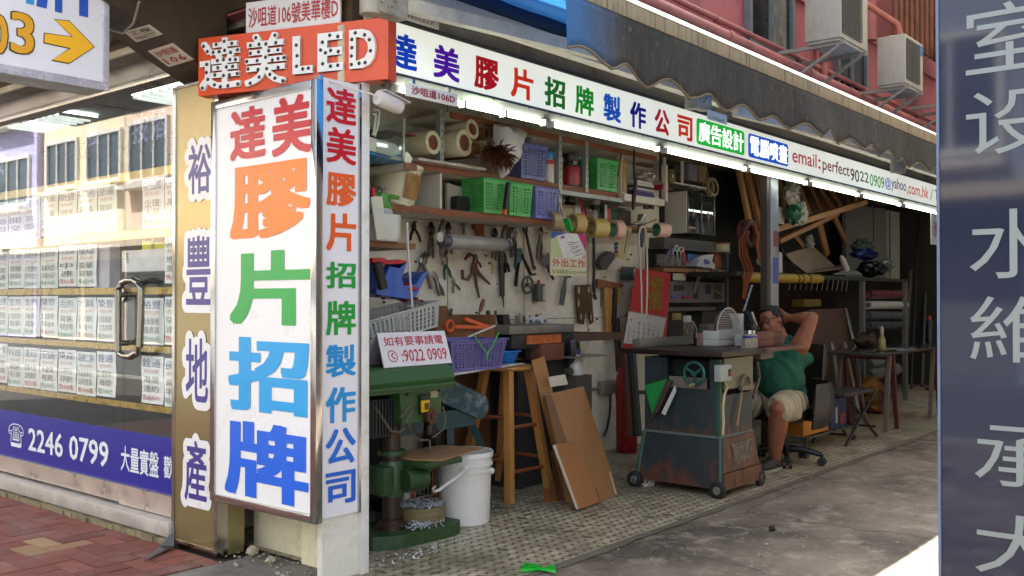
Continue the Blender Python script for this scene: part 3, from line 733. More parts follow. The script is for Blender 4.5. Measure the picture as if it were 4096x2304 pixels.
for s, x0, x1, y0, y1 in (('般', 432, 500, 622, 735), ('按', 668, 745, 572, 720), ('酒', 762, 840, 545, 700), ('相', 865, 935, 525, 680), ('設', -30, 22, 740, 880)):
    xm = (x0+x1)/2; a = PX(*TL(x0, 600), XI); c = PX(*TL(x1, 600), XI); zb = PX(*TL(xm, y1), XI).z; zt = PX(*TL(xm, y0), XI).z
    text('glass_lettering', s, (XI, a.y, zb), (0, c.y-a.y, 0), (0, 0, zt-zb), ink('#28237a'), sf, .03, .002, 2)
# ring shaped pull handle on the glass door
loop = [(1143, 860), (1140, 560), (1143, 260), (1175, 200), (1230, 172), (1290, 170), (1340, 200), (1366, 262), (1362, 540), (1352, 810), (1325, 872), (1265, 910), (1200, 905), (1158, 880)]
pts = [PX(*TW7(*q), XG-.06) for q in loop]; n = len(pts)
h = B(); rr = .019; rings = []
for i, p in enumerate(pts):
    dd = pts[(i+1) % n]-pts[i-1]; x, y, _ = frame(dd)
    rings.append([h.bm.verts.new(p+(x*math.cos(6.2832*k/10)+y*math.sin(6.2832*k/10))*rr) for k in range(10)])
for i in range(n):
    q0, q1 = rings[i], rings[(i+1) % n]
    for k in range(10): h.bm.faces.new((q0[k], q0[(k+1) % 10], q1[(k+1) % 10], q1[k]))
c = PX(*TW7(1150, 310), XG-.06); h.cyl(c, (XG, c.y, c.z), .016, n=12)
c = PX(*TW7(1150, 780), XG-.06); h.cyl(c, (XG, c.y, c.z), .016, n=12)
hd = part('handle', h, mt('#8f8b80', .22, metal=1, var=.06), sf)
c = PX(*TW7(1165, 310), XG-.012)
part('rose', B().cyl((XG-.012, c.y, c.z), (XG, c.y, c.z), .045, n=20), steel, hd)
# the room behind the glass
rm = thing('estate_office', 'dim office room behind the glazed front', 'room', (5, 7, 0))
part('floor', B().bx(2.95, 6.6, 4.76, 9.6, -.02, .02), mt('#8a8478', .4), rm)
part('wall', B().bx(6.5, 6.6, 4.76, 9.6, .02, 2.9).bx(2.95, 6.5, 9.5, 9.6, .02, 2.9).bx(2.95, 6.5, 4.76, 4.8, .02, 2.9), mt('#6f7270', .7), rm)
part('ceiling', B().bx(2.95, 6.6, 4.76, 9.6, 2.72, 2.77), mt('#8f9592', .8), rm)
b = B()
for y in range(5): b.bx(2.95, 6.5, 5+y*.9, 5.012+y*.9, 2.715, 2.72)
part('ceiling_grid', b, mt('#4f5553', .6), rm)
for la, cc in (('bright louvred ceiling light near the glass door in the office', (3.55, 5.75)), ('bright louvred ceiling light deeper along the office', (3.5, 7.6))):
    t = thing('ceiling_light', la, 'ceiling light', (cc[0], cc[1], 2.7))
    part('diffuser', B().bx(cc[0]-.15, cc[0]+.15, cc[1]-.45, cc[1]+.45, 2.69, 2.714), emit('#f2fbf4', .7), t)
    g = B()
    for i in range(9): g.bx(cc[0]-.15, cc[0]+.15, cc[1]-.45+i*.11, cc[1]-.445+i*.11, 2.665, 2.689)
    part('louvre', g, mt('#b8bab8', .4), t)
t = thing('office_desk', 'dark desk with a screen inside the office', 'desk', (4.4, 5.6, .02))
part('desk_top', B().bx(4.0, 4.9, 5.0, 6.6, .7, .74), mt('#3b3129', .5), t)
part('desk_panel', B().bx(4.05, 4.08, 5.05, 6.55, .02, .7), mt('#58605e', .5), t)
part('monitor', B().bx(4.45, 4.49, 5.35, 5.85, .85, 1.2).bx(4.46, 4.5, 5.57, 5.63, .74, .9).bx(4.4, 4.58, 5.5, 5.7, .741, .755), mt('#161718', .3), t)
# listing sheets in rows on the gold strips
paper = mt('#e4e8e5', .7, var=.02, scale=2); ptint = mt('#dbe4de', .7, var=.02, scale=2)
ICO = {'b': ink('#243a84'), 'r': ink('#b03a34'), 'k': ink('#22262a'), 'g': ink('#2c7a58'), 'o': ink('#b86a4c')}
colsx = [(-330, -185), (-168, -15), (-10, 66), (80, 220), (230, 375), (390, 545), (565, 728), (745, 920), (940, 1110), (1370, 1570), (1590, 1775)]
rows = [
 [None, '東亞', '荃灣', '荃景', '河畔', '海濱', '新豐', '福來村', '荃運', '屯門恒威', 'One M'],
 [None, '華達', '廣豐', '銓通', '翠居生興', '嘉達環球', 'One Midtown', '皇廷', None, None, '永得利'],
 ['金豐', '旺運', '旺樓', '金熊', '金熊', '榮豐', '金熊', 'TML廣場', '榮豐', '裕豐', '華俊'],
 ['榮豐', '德豐', '一豐', '科技', '皇廷', '至通', '榮森', '英德二期', '銓通', '銓通', '長豐']]
subs = [['約550呎', '約480呎', '約620呎', '約330呎', '約500呎', '約410呎', '約500呎', '約350呎', '專營代理', '約71呎', '約500呎'],
        ['約340呎', '約3300呎', '約2300呎', '約3400呎', '約3350呎', '約1800呎', '約830呎', '約1200呎', '約900呎', '約300呎', '約22呎'],
        ['約700呎', '約340呎', '約420呎', '約420呎', '約1100呎', '約2204呎', '約501呎', '約5041呎', '約2539呎', '約712呎', '約76呎'],
        ['約1500呎', '約900呎', '約420呎', '約360呎', '約700呎', '約600呎', '約1101呎', '約6109呎', '約1595呎', '約1595呎', '約414呎']]
body = [[('寫裝', '有匙'), ('開揚', '交吉'), ('開揚', '交吉'), ('開', '交'), ('寫裝', '間房'), ('海景', '間房'), ('全新裝', '有匙'), ('寫字樓', '各行業'), ('寫裝', '有窗'), ('企理', '大單'), ('為一', '高')],
        [('筍租', '實用'), ('筍租', '實用'), ('裝', '連'), ('筍租', '實用貨倉'), ('企理裝修', '即可交吉'), ('豪華大堂', '商業大單'), ('中', '連'), ('豪華', '寫裝'), ('', ''), ('', ''), ('地利', '高大')],
        [('交吉', '寫裝'), ('交吉', '租'), ('租', '實用'), ('交吉即用', '寫裝'), ('海景', '寫裝'), ('交吉即用', '租@8'), ('寫裝', '有匙即看'), ('海景', '租@16'), ('企理貨倉', '交吉即用'), ('全新裝修', '樓底高'), ('罕有', '連約')],
        [('寫裝', '有房'), ('寫裝', '有房'), ('單', '高'), ('寫裝', '有1房'), ('豪華大堂', '自用連約'), ('半倉寫', '有匙'), ('1305呎平台', '寫裝連約'), ('單個貨車位', '自用首選'), ('企理裝修', '海景'), ('海景', '連約'), ('高樓', '半倉')]]
price = [['租9000元', '租7500元', '售350萬', '售500萬', '售255萬', '售@450', '售@3250', '租20000元', '租4300元', '售700萬', '租9000元'],
         ['租8000元', '租9500元', '租8000元', '租9000元', '租20000元', '租@10元起', '售400萬', '租@14元', '', '', '售@43'],
         ['租9000元', '租7500元', '租9000元', '租4300元', '租8000元', '售@2060', '租4800元', '售@5200', '租12000元', '租9000元', '售215'],
         ['租7000元', '租8000元', '售200萬', '租15000元', '售720萬', '租6300元', '售498萬', '售1698萬', '租20000元', '售@3300', '租@13']]
pos = ['top', 'second', 'third', 'bottom']
for r in range(4):
    zt = strips[r]-.035; zb = strips[r+1]+.03
    for ci, (cx0, cx1) in enumerate(colsx):
        ti = rows[r][ci]
        if not ti: continue
        ya = PX(*TW7(cx0, 550), XI).y; yb = PX(*TW7(cx1, 550), XI).y
        if ci == 10: yb = max(yb, Y0+.03)
        s0 = random.uniform(-.01, .01); ya += .006; yb -= .006; wv = ya-yb
        b = B(); nx = 7
        fr = [[b.bm.verts.new((XI+.004+.006*math.sin(j*1.3+ci+r)*(1-abs(i-3)/4), ya-wv*i/6+.003*math.sin(j+ci), zb+s0+(zt-zb)*j/6)) for i in range(7)] for j in range(7)]
        for j in range(6):
            for i in range(6): b.bm.faces.new((fr[j][i], fr[j][i+1], fr[j+1][i+1], fr[j+1][i]))
        pr = price[r][ci]; su = subs[r][ci]
        t = thing('listing_sheet', 'sheet headed %s, %s%s, in the %s row of the window' % (ti, su, ' and '+pr if pr else '', pos[r]), 'notice', (XI, (ya+yb)/2, zb), 'listing sheets in the estate window')
        part('sheet', b, paper if (ci*5+r*3) % 4 else ptint, t)
        def line(s, a, c, z0, z1, mat, bold=.0):
            if not s: return
            H = zt-zb
            text('print', s, (XI-.0045, ya-wv*a, zb+s0+H*z0), (0, -wv*(c-a), 0), (0, 0, H*(z1-z0)), ICO[mat], t, bold, .001, 1)
        line(ti, .1, .92, .77, .95, 'b'); line(su, .2, .85, .64, .73, 'o' if (ci+r) % 2 else 'r')
        b0, b1 = body[r][ci]
        line(b0, .15 if len(b0) < 4 else .12, .85, .43, .58, 'k'); line(b1, .15, .86, .24, .39, 'k')
        line(pr, .12, .9, .06, .19, 'r' if pr.startswith('售') else 'g', .012)
# things standing behind and hanging on the glass
a = PX(*TW6(1410, 1170), XI+.02); c = PX(*TW6(1935, 1400), XI+.02)
t = thing('white_notice_box', 'blank white notice box behind the glass door above the handle', 'box', (XI+.06, (a.y+c.y)/2, c.z))
part('box', B().bx(XI+.02, XI+.2, c.y, a.y, c.z, a.z, .004), mt('#d2d4d2', .5), t)
text('print', '推', (XI+.0195, a.y-.05, c.z+.05), (0, -.035, 0), (0, 0, .07), ICO['k'], t, 0, .001, 1)
a = PX(*TW6(1090, 1110), XI+.02); c = PX(*TW6(1270, 1620), XI+.02)
b = B()
for i in range(14): b.bx(XI+.02+i*.004, XI+.022+i*.004, c.y-.0015*i, a.y-.0015*i, c.z+.001*i, a.z-.002*(i % 3))
solo('leaflet_stack', b, mt('#b7b2bd', .7), 'thick wad of leaflets hanging in the window left of the glass door', 'leaflets')
a = PX(*TW6(1650, 1085), XI+.03)
solo('yellow_notice', B().box((XI+.03, a.y-.12, a.z-.03), (.004, .24, .07), rx=.1), mt('#c7c42a', .6), 'bright yellow notice clipped above the white notice box', 'notice')
a = PX(*TW6(1768, 1000), XI+.024)
solo('clothes_peg', B().bx(XI+.02, XI+.032, a.y-.01, a.y+.01, a.z-.07, a.z+.005), mt('#b08a55', .6), 'wooden peg holding the yellow notice', 'peg')

# gold cladding panel between the two shops
t = thing('gold_panel', 'polished gold upright panel with four purple characters outlined in white', 'panel', (2.8, 4.45, 0))
XGP = 2.795
zt = PX(500, 205, XGP).z
gp = mt('#93865e', .22, metal=.6, var=.03, scale=2)
part('cladding', B().bx(XGP, 2.9, 4.262, 4.63, .03, zt-.015).bx(2.83, 2.95, 4.236, 4.262, 0, zt-.02), gp, t)
part('trim', B().bx(XGP-.008, 2.85, 4.235, 4.262, 0, zt).bx(XGP-.008, 2.85, 4.63, 4.654, 0, zt).bx(XGP-.008, 2.85, 4.262, 4.63, zt-.014, zt).bx(XGP-.004, 2.9, 4.262, 4.63, 0, .03), steel, t)
pur = ink('#3a3280')
for ch, u0, u1, v0, v1 in (('裕', 474, 532, 362, 488), ('豐', 470, 532, 592, 768), ('地', 470, 526, 850, 1012), ('產', 468, 524, 1108, 1265)):
    ya = PX(u0, 700, XGP).y; yb = PX(u1, 700, XGP).y; um = (u0+u1)/2
    z1 = PX(um, v0, XGP).z; z0 = PX(um, v1, XGP).z; e = .05
    text('outline', ch, (XGP, ya+e*.8, z0-e*.8), (0, yb-ya-1.6*e, 0), (0, 0, z1-z0+1.6*e), white_face, t, .2, .002)
    text('character', ch, (XGP-.0022, ya, z0), (0, yb-ya, 0), (0, 0, z1-z0), pur, t, .025, .0021)
# brown canopy soffit over the pavement and its sloping beam (parts of the building)
b = B()
for x0, x1, z in ((2.68, 2.98, zhd+.13), (2.5, 2.68, zhd+.2)): b.bx(x0, x1, 4.66, 9.4, z, zhd+.55)
b.bx(1.9, 2.95, 3.3, 4.66, 3.12, 3.2); b.bx(1.15, 2.499, 4.661, 9.4, zhd+.5, zhd+.58); b.bx(2.9, 2.919, 3.52, 4.66, 2.79, 3.12); b.bx(3.05, 3.1, 3.52, 4.66, 2.3, 2.779)
part('soffit', b, brown, bld)
b = B()
for x0, z in ((2.68, zhd+.13), (2.5, zhd+.2)): b.bx(x0-.004, x0+.012, 4.66, 9.4, z-.006, z+.03)
part('soffit_trim', b, mt('#b5ac9a', .35, metal=.5), bld)
def slope(x): return 2.63-.447*(x-2.45)
b = B().prism([(1.3, 4.36, slope(1.3)), (2.92, 4.36, slope(2.92)), (2.92, 4.36, 3.12), (1.3, 4.36, 3.14)], (0, .296, 0))
part('sloping_beam', b, brown, bld)
def onslope(u, v):
    dd = D(u, v); tt = (slope(0)-CAMZ)/(dd.z+.447*dd.x); return C0+dd*tt
for la, q, s, c in (('white sticker with red address stuck on the brown sloping beam', ((745, 255), (850, 335), (975, 297), (870, 215)), ('沙咀道', '106'), '#a0243c'),
                    ('small printed white sticker higher up on the brown beam', ((623, 158), (688, 210), (818, 170), (752, 122)), ('工程', '94665797'), '#4a4038')):
    P = [onslope(*TL(*z)) for z in q]; nn = (P[1]-P[0]).cross(P[3]-P[0]).normalized()
    if nn.z > 0: nn = -nn
    t = thing('beam_sticker', la, 'sticker', P[0])
    part('sheet', B().prism([p+nn*.001 for p in P], nn*.002), mt('#c4beae', .5, var=.04), t)
    U_, V_ = P[3]-P[0], P[0]-P[1]; V_ = P[0]-P[1]
    for i, ss in enumerate(s):
        o = P[1]+(P[3]-P[0])*.1+V_*(.55 if i == 0 else .12)
        text('print', ss, o+nn*.003, (P[3]-P[0])*.8, V_*.34, ink(c), t, .02, .001, 1)
c = PX(*TL(590, 20), 2.3)
t = thing('soffit_lamp', 'round dark lamp housing under the brown canopy beside the hanging sign', 'lamp', c)
part('housing', B().lathe([(.0, .02), (.075, .02), (.085, .06), (.085, .14), (.06, .2)], (c.x+.1, 4.75, c.z-.02), (0, 0, 1)), mt('#5c4534', .5), t)
part('lens', B().sph((c.x+.1, 4.75, c.z+.01), (.06, .06, .03)), mt('#2c2420', .15), t)
b = B().tube([onslope(*TL(555, 130))+Vector((0, 0, -.02)), onslope(*TL(620, 118))+Vector((0, 0, -.05)), onslope(*TL(672, 85))+Vector((0, 0, -.03)), onslope(*TL(700, 10))], .006, 6)
solo('loose_cable', b, mt('#8a8474', .6), 'pale loose cable looping under the brown canopy', 'cable')

# ================================================================== AWNING
def awn_mat():
    k = N('awning_fabric'); co = k.coord(); n1 = k.noise(co, 2.5, 8, .7); n2 = k.noise(co, 40, 4)
    sx = k.n('SeparateXYZ'); k.l(co, sx.inputs[0])
    c = k.mix(k.ramp(n1, .3, .7), lin('#1d4f86'), lin('#2a659e'))
    k.l(c, k.b.inputs['Base Color']); k.b.inputs['Roughness'].default_value = .8
    tl = k.n('BsdfTranslucent'); k.l(c, tl.inputs[0]); ms = k.n('MixShader'); ms.inputs[0].default_value = .5
    k.l(k.b.outputs[0], ms.inputs[1]); k.l(tl.outputs[0], ms.inputs[2]); k.l(ms.outputs[0], k.out.inputs[0]); return k.m
def valance_mat():
    k = N('weathered_valance'); co = k.coord()
    mp = k.n('Mapping'); mp.inputs['Scale'].default_value = (1, 1, .25); k.l(co, mp.inputs[0])
    n1 = k.noise(mp.outputs[0], 2.6, 8, .7); n2 = k.noise(co, 28, 6, .7); n3 = k.noise(mp.outputs[0], 26, 5, .7)
    sx = k.n('SeparateXYZ'); k.l(co, sx.inputs[0])
    clean = k.ramp(k.math('ADD', sx.outputs[0], k.math('MULTIPLY', n1, .5)), AW0+.62-7.5, AW0+.3-7.5)
    c = k.mix(k.ramp(n1, .35, .65), lin('#27292c'), lin('#35383b'))
    c = k.mix(k.math('MULTIPLY', k.ramp(n3, .48, .66), .5), c, lin('#4d4636'))
    c = k.mix(k.math('MULTIPLY', k.ramp(n2, .6, .7), .6), c, lin('#7d7562'))
    c = k.mix(k.math('MULTIPLY', k.ramp(n1, .58, .7), .4), c, lin('#26384c'))
    c = k.mix(k.math('MULTIPLY', clean, .85), c, lin('#2a5f94'))
    k.l(c, k.b.inputs['Base Color']); k.b.inputs['Roughness'].default_value = .85; k.bump(k.math('ADD', n1, k.math('MULTIPLY', n2, .12)), .8, .03); return k.m
AW0, AW1 = 3.02, 12.4
t = thing('awning', 'weathered blue folding awning with a scalloped grey valance', 'awning', (7.5, 2.9, 2.5))
b = B(); nx, ny = 60, 8; g = []
for i in range(nx+1):
    x = AW0+(AW1-AW0)*i/nx; row = []
    for j in range(ny+1):
        s = j/ny; row.append(b.bm.verts.new((x, 3.34-1.06*s, 2.90-.325*s-.03*math.sin(math.pi*s)+.004*math.sin(i*1.7))))
    g.append(row)
for i in range(nx):
    for j in range(ny): b.bm.faces.new((g[i][j], g[i+1][j], g[i+1][j+1], g[i][j+1]))
part('fabric', b, awn_mat(), t)
part('roller', B().tube([(AW0-.02, 3.33, 2.86), (AW1, 3.33, 2.86)], .05, 14), mt('#173c66', .7, var=.1), t)
part('sunlit_lip', B().prism([(AW0, 2.222, 2.566), (AW0, 2.236, 2.592), (AW0, 2.25, 2.592), (AW0, 2.25, 2.566)], (AW1-AW0, 0, 0)), mt('#d6d2c6', .5, var=.1), t)  # strip added and tilted to catch sun, white for the bar's bright top line
part('front_bar', B().bx(AW0, AW1, 2.225, 2.30, 2.497, 2.565, .006), mt('#8d826b', .65, var=.25, scale=5, dirt='#332b1e', damt=.95, stretch=(9, 1, .6)), t)
b = B(); ed = B(); top = []; bot = []; n = 520
ph = 3.48
vp_ = []
for i in range(n+1):
    x = AW0+(AW1-AW0)*i/n; k_ = int((x-ph+.18)/.365+40); zb = 2.285+(.018+.014*((k_*37 % 11)/10))*math.cos(2*math.pi*(x-ph)/.365)+.012*math.sin(x*1.1)
    yb = 2.232+.014*math.sin(2*math.pi*(x-ph)/.73)+.018*math.sin(x*1.9)+.01*math.sin(x*5.3+1); vp_.append((x, zb, yb))
    top.append([b.bm.verts.new((x, 2.232+(yb-2.232)*k/6, 2.505+(zb-2.505)*k/6)) for k in range(7)])
for q0, q1 in zip(top, top[1:]):
    for k in range(6): b.bm.faces.new((q0[k], q1[k], q1[k+1], q0[k+1]))
val = part('valance', b, valance_mat(), t)
m = val.modifiers.new('thickness', 'SOLIDIFY'); m.thickness = .003
ed.tube([(x, yb, zb-.003) for x, zb, yb in vp_], .0065, 6)
part('piping', ed, mt('#6a5f4f', .85, dirt='#2c2823'), val)
beam = B().bx(2.98, AW1, 3.17, 3.245, 2.665, 2.745, .004)
part('torsion_bar', beam, mt('#b8b0a0', .5, var=.08, dirt='#857a66', damt=.35), t)
jt = mt('#8d8778', .55, dirt='#3c3832', damt=.6)
for (q, Yj) in ((TH(130, 30), 3.1), (T7(950, 650), 2.95), (T7(2240, 1075), 2.95)):
    p = PY(*q, Yj); k = B().bx(p.x-.07, p.x+.12, Yj-.04, Yj+.04, p.z-.05, p.z+.05, .012).cyl((p.x-.07, Yj, p.z-.06), (p.x-.07, Yj, p.z+.06), .045, n=14)
    for i in range(5): k.cyl((p.x-.04+i*.02, Yj-.05, p.z+.02*math.sin(i*2)), (p.x-.04+i*.02, Yj-.04, p.z+.02*math.sin(i*2)), .008, n=6)
    part('arm_joint', k, jt, t)
for q, s in (((235, 20), 1), ((1010, 700), 2)):
    p = PY(*TH(*q), 3.165) if s == 1 else PY(*T7(*q), 2.9)
    k = part('maker_label', B().bx(p.x, p.x+.26, p.y-.006, p.y-.001, p.z-.065, p.z-.005) , mt('#c2bdae', .5), t)
    text('print', '23935667', (p.x+.02, p.y-.0065, p.z-.058), (.2, 0, 0), (0, 0, .02), ink('#6b665a'), k, 0, .001, 1)
for pts in ([(3.05, 3.12, 2.62), (5.3, 2.62, 2.56)], [(5.32, 2.6, 2.56), (5.0, 2.31, 2.54)], [(5.9, 2.95, 2.55), (8.6, 2.6, 2.53)], [(8.6, 2.6, 2.53), (8.2, 2.31, 2.53)]):
    part('folding_arm', B().bar(pts[0], pts[1], .05, .06), mt('#b3ac9c', .5, dirt='#80755f'), t)
# small white spot camera on a bent bracket under the board
a = PY(*T2(1020, 490), 3.34); c = PY(*T2(1140, 545), 3.34)
t = thing('spot_lamp', 'small white barrel spot lamp hanging at the left end of the lit board', 'lamp', (a.x, 3.34, a.z))
dv = (c-a).normalized()
part('barrel', B().lathe([(.0, -.0), (.034, .0), (.037, .02), (.037, .12), (.032, .145), (.02, .147)], a, dv, 20), mt('#c9c2bc', .4, var=.05), t)
part('hood', B().bar(a+Vector((0, 0, .04))+dv*.02, a+Vector((0, 0, .035))+dv*.19, .06, .006), mt('#b2aca6', .45), t)
part('bracket', B().tube([a+dv*.06+Vector((0, 0, .03)), a+dv*.06+Vector((0, 0, .09)), a+dv*.05+Vector((0, 0, .13))], .008, 6).box(a+dv*.05+Vector((0, 0, .10)), (.03, .03, .02)), mt('#4b3c34', .6), t)
b = B().tube([a-dv*.005, a+Vector((-.04, .0, .01)), a+Vector((-.10, .06, .03)), a+Vector((-.2, .11, .06))], .004, 6)
solo('lamp_cable', b, mt('#c9c2b6', .5), 'white cable from the spot lamp to the white post', 'cable')
# ================================================================== SHELVES AND TOOL WALL
def rect(q0, q1, Y):
    a = PY(*q0, Y); c = PY(*q1, Y); return min(a.x, c.x), max(a.x, c.x), min(a.z, c.z), max(a.z, c.z)
redwood = mt('#7a4326', .55, var=.2, scale=5, dirt='#4d2a18', stretch=(1, 8, 8))
oldwood = mt('#7b5334', .6, var=.25, scale=5, dirt='#4d3320', stretch=(1, 8, 8))
whiteboard = mt('#bdb8ac', .6, var=.08, dirt='#8c8472', damt=.35)
angle_m = mt('#9aa09e', .45, metal=.5, var=.1, dirt='#5d5f5c')
def shelf(label, x0, x1, z, y0=4.25, th=.035, mat=None, under=True):
    t = thing('wall_shelf', label, 'shelf', (x0, y0, z-th))
    part('board', B().bx(x0, x1, y0, YW-.002, z-th, z), whiteboard, t)
    part('edge', B().bx(x0, x1, y0-.012, y0, z-th-.004, z+.002), mat or redwood, t)
    return t
xa, xb = PY(941, 520, 4.25).x, PY(1392, 556, 4.25).x
ZA, ZB, ZC = 1.87, 2.14, 2.50
s1 = shelf('lower shelf with a red brown edge carrying green and purple baskets above the tools', xa, xb, ZA)
s2 = shelf('middle shelf with a red brown edge carrying the film rolls, cans and books', xa, PY(1672, 489, 4.25).x, ZB)
s3 = shelf('top shelf with a brown edge close under the tubes', 4.5, PY(1650, 400, 4.25).x, ZC)
t = thing('side_shelf', 'short brown shelf at the far left holding the sprayer and white tub', 'shelf', (4.2, 4.2, 1.6))
x0, x1, z0, z1 = rect((938, 606), T6(472, 425), 4.15); part('board', B().bx(x0-.2, x1, 4.15, YW-.002, z1-.035, z1), oldwood, t)
ZE = z1
t = thing('corner_shelf', 'short pale shelf with a brown edge at the far left under the packet of wipes', 'shelf', (4.2, 4.1, 2.1))
q = T5(515, 890); xq = PY(*q, 4.05).x; ZD = PY(*q, 4.05).z
part('board', B().bx(3.9, xq, 4.05, YW-.002, ZD-.02, ZD+.015), whiteboard, t); part('edge', B().bx(3.9, xq, 4.038, 4.05, ZD-.022, ZD+.017), oldwood, t)
def upright(label, u, z0, z1, Y=4.235):
    x = PY(u, 450, Y).x; b = B().bx(x-.018, x+.018, Y-.003, Y, z0, z1).bx(x-.018, x-.015, Y, Y+.035, z0, z1)
    t = thing('slotted_upright', label, 'upright', (x, Y, z0)); part('angle', b, angle_m, t)
    h = B()
    for i in range(int((z1-z0)/.05)): h.bx(x-.003, x+.005, Y-.0045, Y-.003, z0+.02+i*.05, z0+.034+i*.05)
    part('slot', h, mt('#26272a', .6), t)
upright('slotted steel upright left of the cream tin on the shelves', 1409, ZA+.05, ZC)
upright('slotted steel upright left of the highest green basket', 1476, ZB-.03, ZC)
upright('short slotted upright behind the film rolls', 1111, ZB, ZC)
for u, la in ((1560, 'white upright strip beside the stack of books'), (1672, 'white upright strip left of the small white rack')):
    x = PY(u, 450, 4.3).x; solo('white_strip', B().bx(x-.02, x+.02, 4.28, 4.32, ZB+.0, ZC-.04), whiteboard, la, 'upright')
b = B().bx(PY(1400, 480, 4.23).x, PY(1560, 490, 4.23).x, 4.2, 4.237, ZB-.075, ZB-.045)
solo('shelf_rail', b, angle_m, 'grey steel rail screwed under the middle shelf', 'rail')
x0, x1, z0, z1 = rect(TM(1230, 755), TM(1810, 850), 4.2); solo('white_plank', B().bx(x0, x1, 4.18, 4.236, ZB-.06, ZB-.005), whiteboard, 'white plank along the middle shelf under the books', 'plank')
x0, x1, z0, z1 = rect(TM(1360, 290), TM(1815, 345), 4.5); solo('brown_batten', B().bx(x0, x1, 4.6, YW-.003, z0, z1), oldwood, 'brown batten on the wall above the stack of books', 'batten')
# cardboard backing sheet under the rolls and white divider boxes
x0, x1, z0, z1 = rect(T5(605, 760), T5(1150, 840), 4.2)
solo('grey_card', B().bx(x0-.1, x1, 4.16, 4.5, ZB+.002, ZB+.018), mt('#b3aaa0', .7), 'grey white card lying under the film rolls', 'card')
x0, x1, z0, z1 = rect(T5(745, 890), T5(768, 1280), 4.26)
solo('divider_board', B().bx(x1-.02, x1, 4.26, YW-.003, ZA+.001, ZB-.04), whiteboard, 'white upright divider on the lower shelf beside the paint pail', 'board')
x0, x1, z0, z1 = rect(T5(768, 960), T5(1080, 1290), 4.45)
solo('slanted_offcut', B().prism([(x0, 4.40, ZA+.002), (x0+.36, 4.40, ZA+.002), (x0+.36, 4.40, ZA+.14), (x0+.2, 4.40, ZA+.17), (x0, 4.40, ZA+.2)], (0, .02, 0)), mt('#a8a098', .7), 'grey white offcut sheet standing left of the green basket', 'offcut')
solo('black_foam', B().bx(x0+.02, x0+.31, 4.33, 4.39, ZA+.002, ZA+.11).jitter(.004), mt('#211f20', .9), 'black foam block on the lower shelf left of the green basket', 'block')
# film rolls
def roll(label, q, r, L, Y=4.22, core='#9c5a50', film='#cfc8a8', hollow=False, dz=.0):
    c = PY(*q, Y); t = thing('film_roll', label, 'roll', (c.x, c.y, c.z-r), 'rolls on the middle shelf')
    dd = Vector((-.08, 1, dz)).normalized(); ri = r*.62 if not hollow else r*.8
    part('film', B().lathe([(ri, -.002), (r*.96, -.002), (r, .006), (r, L), (ri, L), (ri, -.002)], c, dd, 32), mt(film, .22, var=.1, scale=3, spec=.6), t)
    part('core', B().lathe([(ri*.88, .004), (ri, .0), (ri, L*.98), (ri*.88, L*.98), (ri*.88, .004)], c, dd, 28), mt('#7d5f44', .8), t)
    if not hollow: part('core_label', B().lathe([(0.0, .012), (ri*.87, .012)], c, dd, 24), mt(core, .7, scale=20), t)
roll('left fat roll of clear film with a pink core label', T5(682, 652), .076, .40)
roll('front fat roll of clear film with a pink core label beside the feather duster', T5(985, 655), .088, .40)
roll('upper roll of clear film lying across the other two', T5(1062, 522), .068, .45, dz=-.12)
roll('empty brown cardboard tube beside the feather duster', T5(1110, 715), .056, .3, film='#6b4a30', hollow=True)
roll('brown cardboard tube behind the white plastic bag', T5(1216, 552), .05, .3, 4.3, film='#8a6846', hollow=True)
# feather duster
c = PY(*T5(1190, 690), 4.12); t = thing('feather_duster', 'brown cockerel feather duster poking out over the shelf edge', 'duster', c)
dv = (PY(*T5(1330, 760), 4.02)-c).normalized(); f = B()
for i in range(420):
    a = random.random(); ax = c+dv*a*.16; sd = Vector((random.gauss(0, 1), random.gauss(0, 1), random.gauss(-.25, 1))).normalized()
    di = (sd*1.0+dv*.7+Vector((0, 0, -.3))).normalized(); L = random.uniform(.06, .13); tip = ax+di*L+Vector((0, 0, -.03))*random.random()
    s = di.cross(Vector((random.random()-.5, random.random()-.5, random.random()-.5))).normalized()*.007; mid = ax+di*L*.55+Vector((0, 0, .008))
    f.face([ax, mid-s, tip, mid+s])
part('feathers', f, mt('#5e2f18', .7, var=.35, scale=14, isl=.75), t)
part('cane', B().tube([c-dv*.25, c+dv*.1], .007, 7), mt('#8c6a3c', .6), t)
# crumpled white bag
def crumple(b, pts_fn, nu, nv, amt):
    g = [[b.bm.verts.new(pts_fn(i/nu, j/nv)+Vector((random.uniform(-1, 1), random.uniform(-1, 1), random.uniform(-1, 1)))*amt) for j in range(nv+1)] for i in range(nu+1)]
    for i in range(nu):
        for j in range(nv): b.bm.faces.new((g[i][j], g[i+1][j], g[i+1][j+1], g[i][j+1]))
    return b
def bagfn(c, rx, ry, rz, top=.4):
    def f(u, v):
        a = 2*math.pi*u; s = math.sin(math.pi*min(1, max(.0, v)))**.6 if v < .5 else (1-(1-top)*((v-.5)*2))
        return Vector((c.x+rx*s*math.cos(a)*(1+.1*math.sin(3*a)), c.y+ry*s*math.sin(a), c.z+rz*(v-.5)*2))
    return f
def bag(name, label, cat, c, rx, ry, rz, mat, top=.4, amt=.012, nu=18, nv=12):
    b = crumple(B(), bagfn(c, rx, ry, rz, top), nu, nv, amt); bmesh.ops.remove_doubles(b.bm, verts=b.bm.verts[:], dist=.004)
    return solo(name, b, mat, label, cat)
plastic_w = mt('#c9c6c6', .35, var=.06, spec=.6)
b = B(); pts = [(1265, 490), (1345, 478), (1400, 500), (1470, 495), (1555, 560), (1500, 650), (1500, 760), (1430, 880), (1370, 940), (1345, 990), (1315, 985), (1310, 900), (1290, 790), (1268, 660)]
Yb = 4.14
P = [PY(*T5(*q), Yb+.05) for q in pts]; ce = sum(P, Vector())/len(P)
rings = []
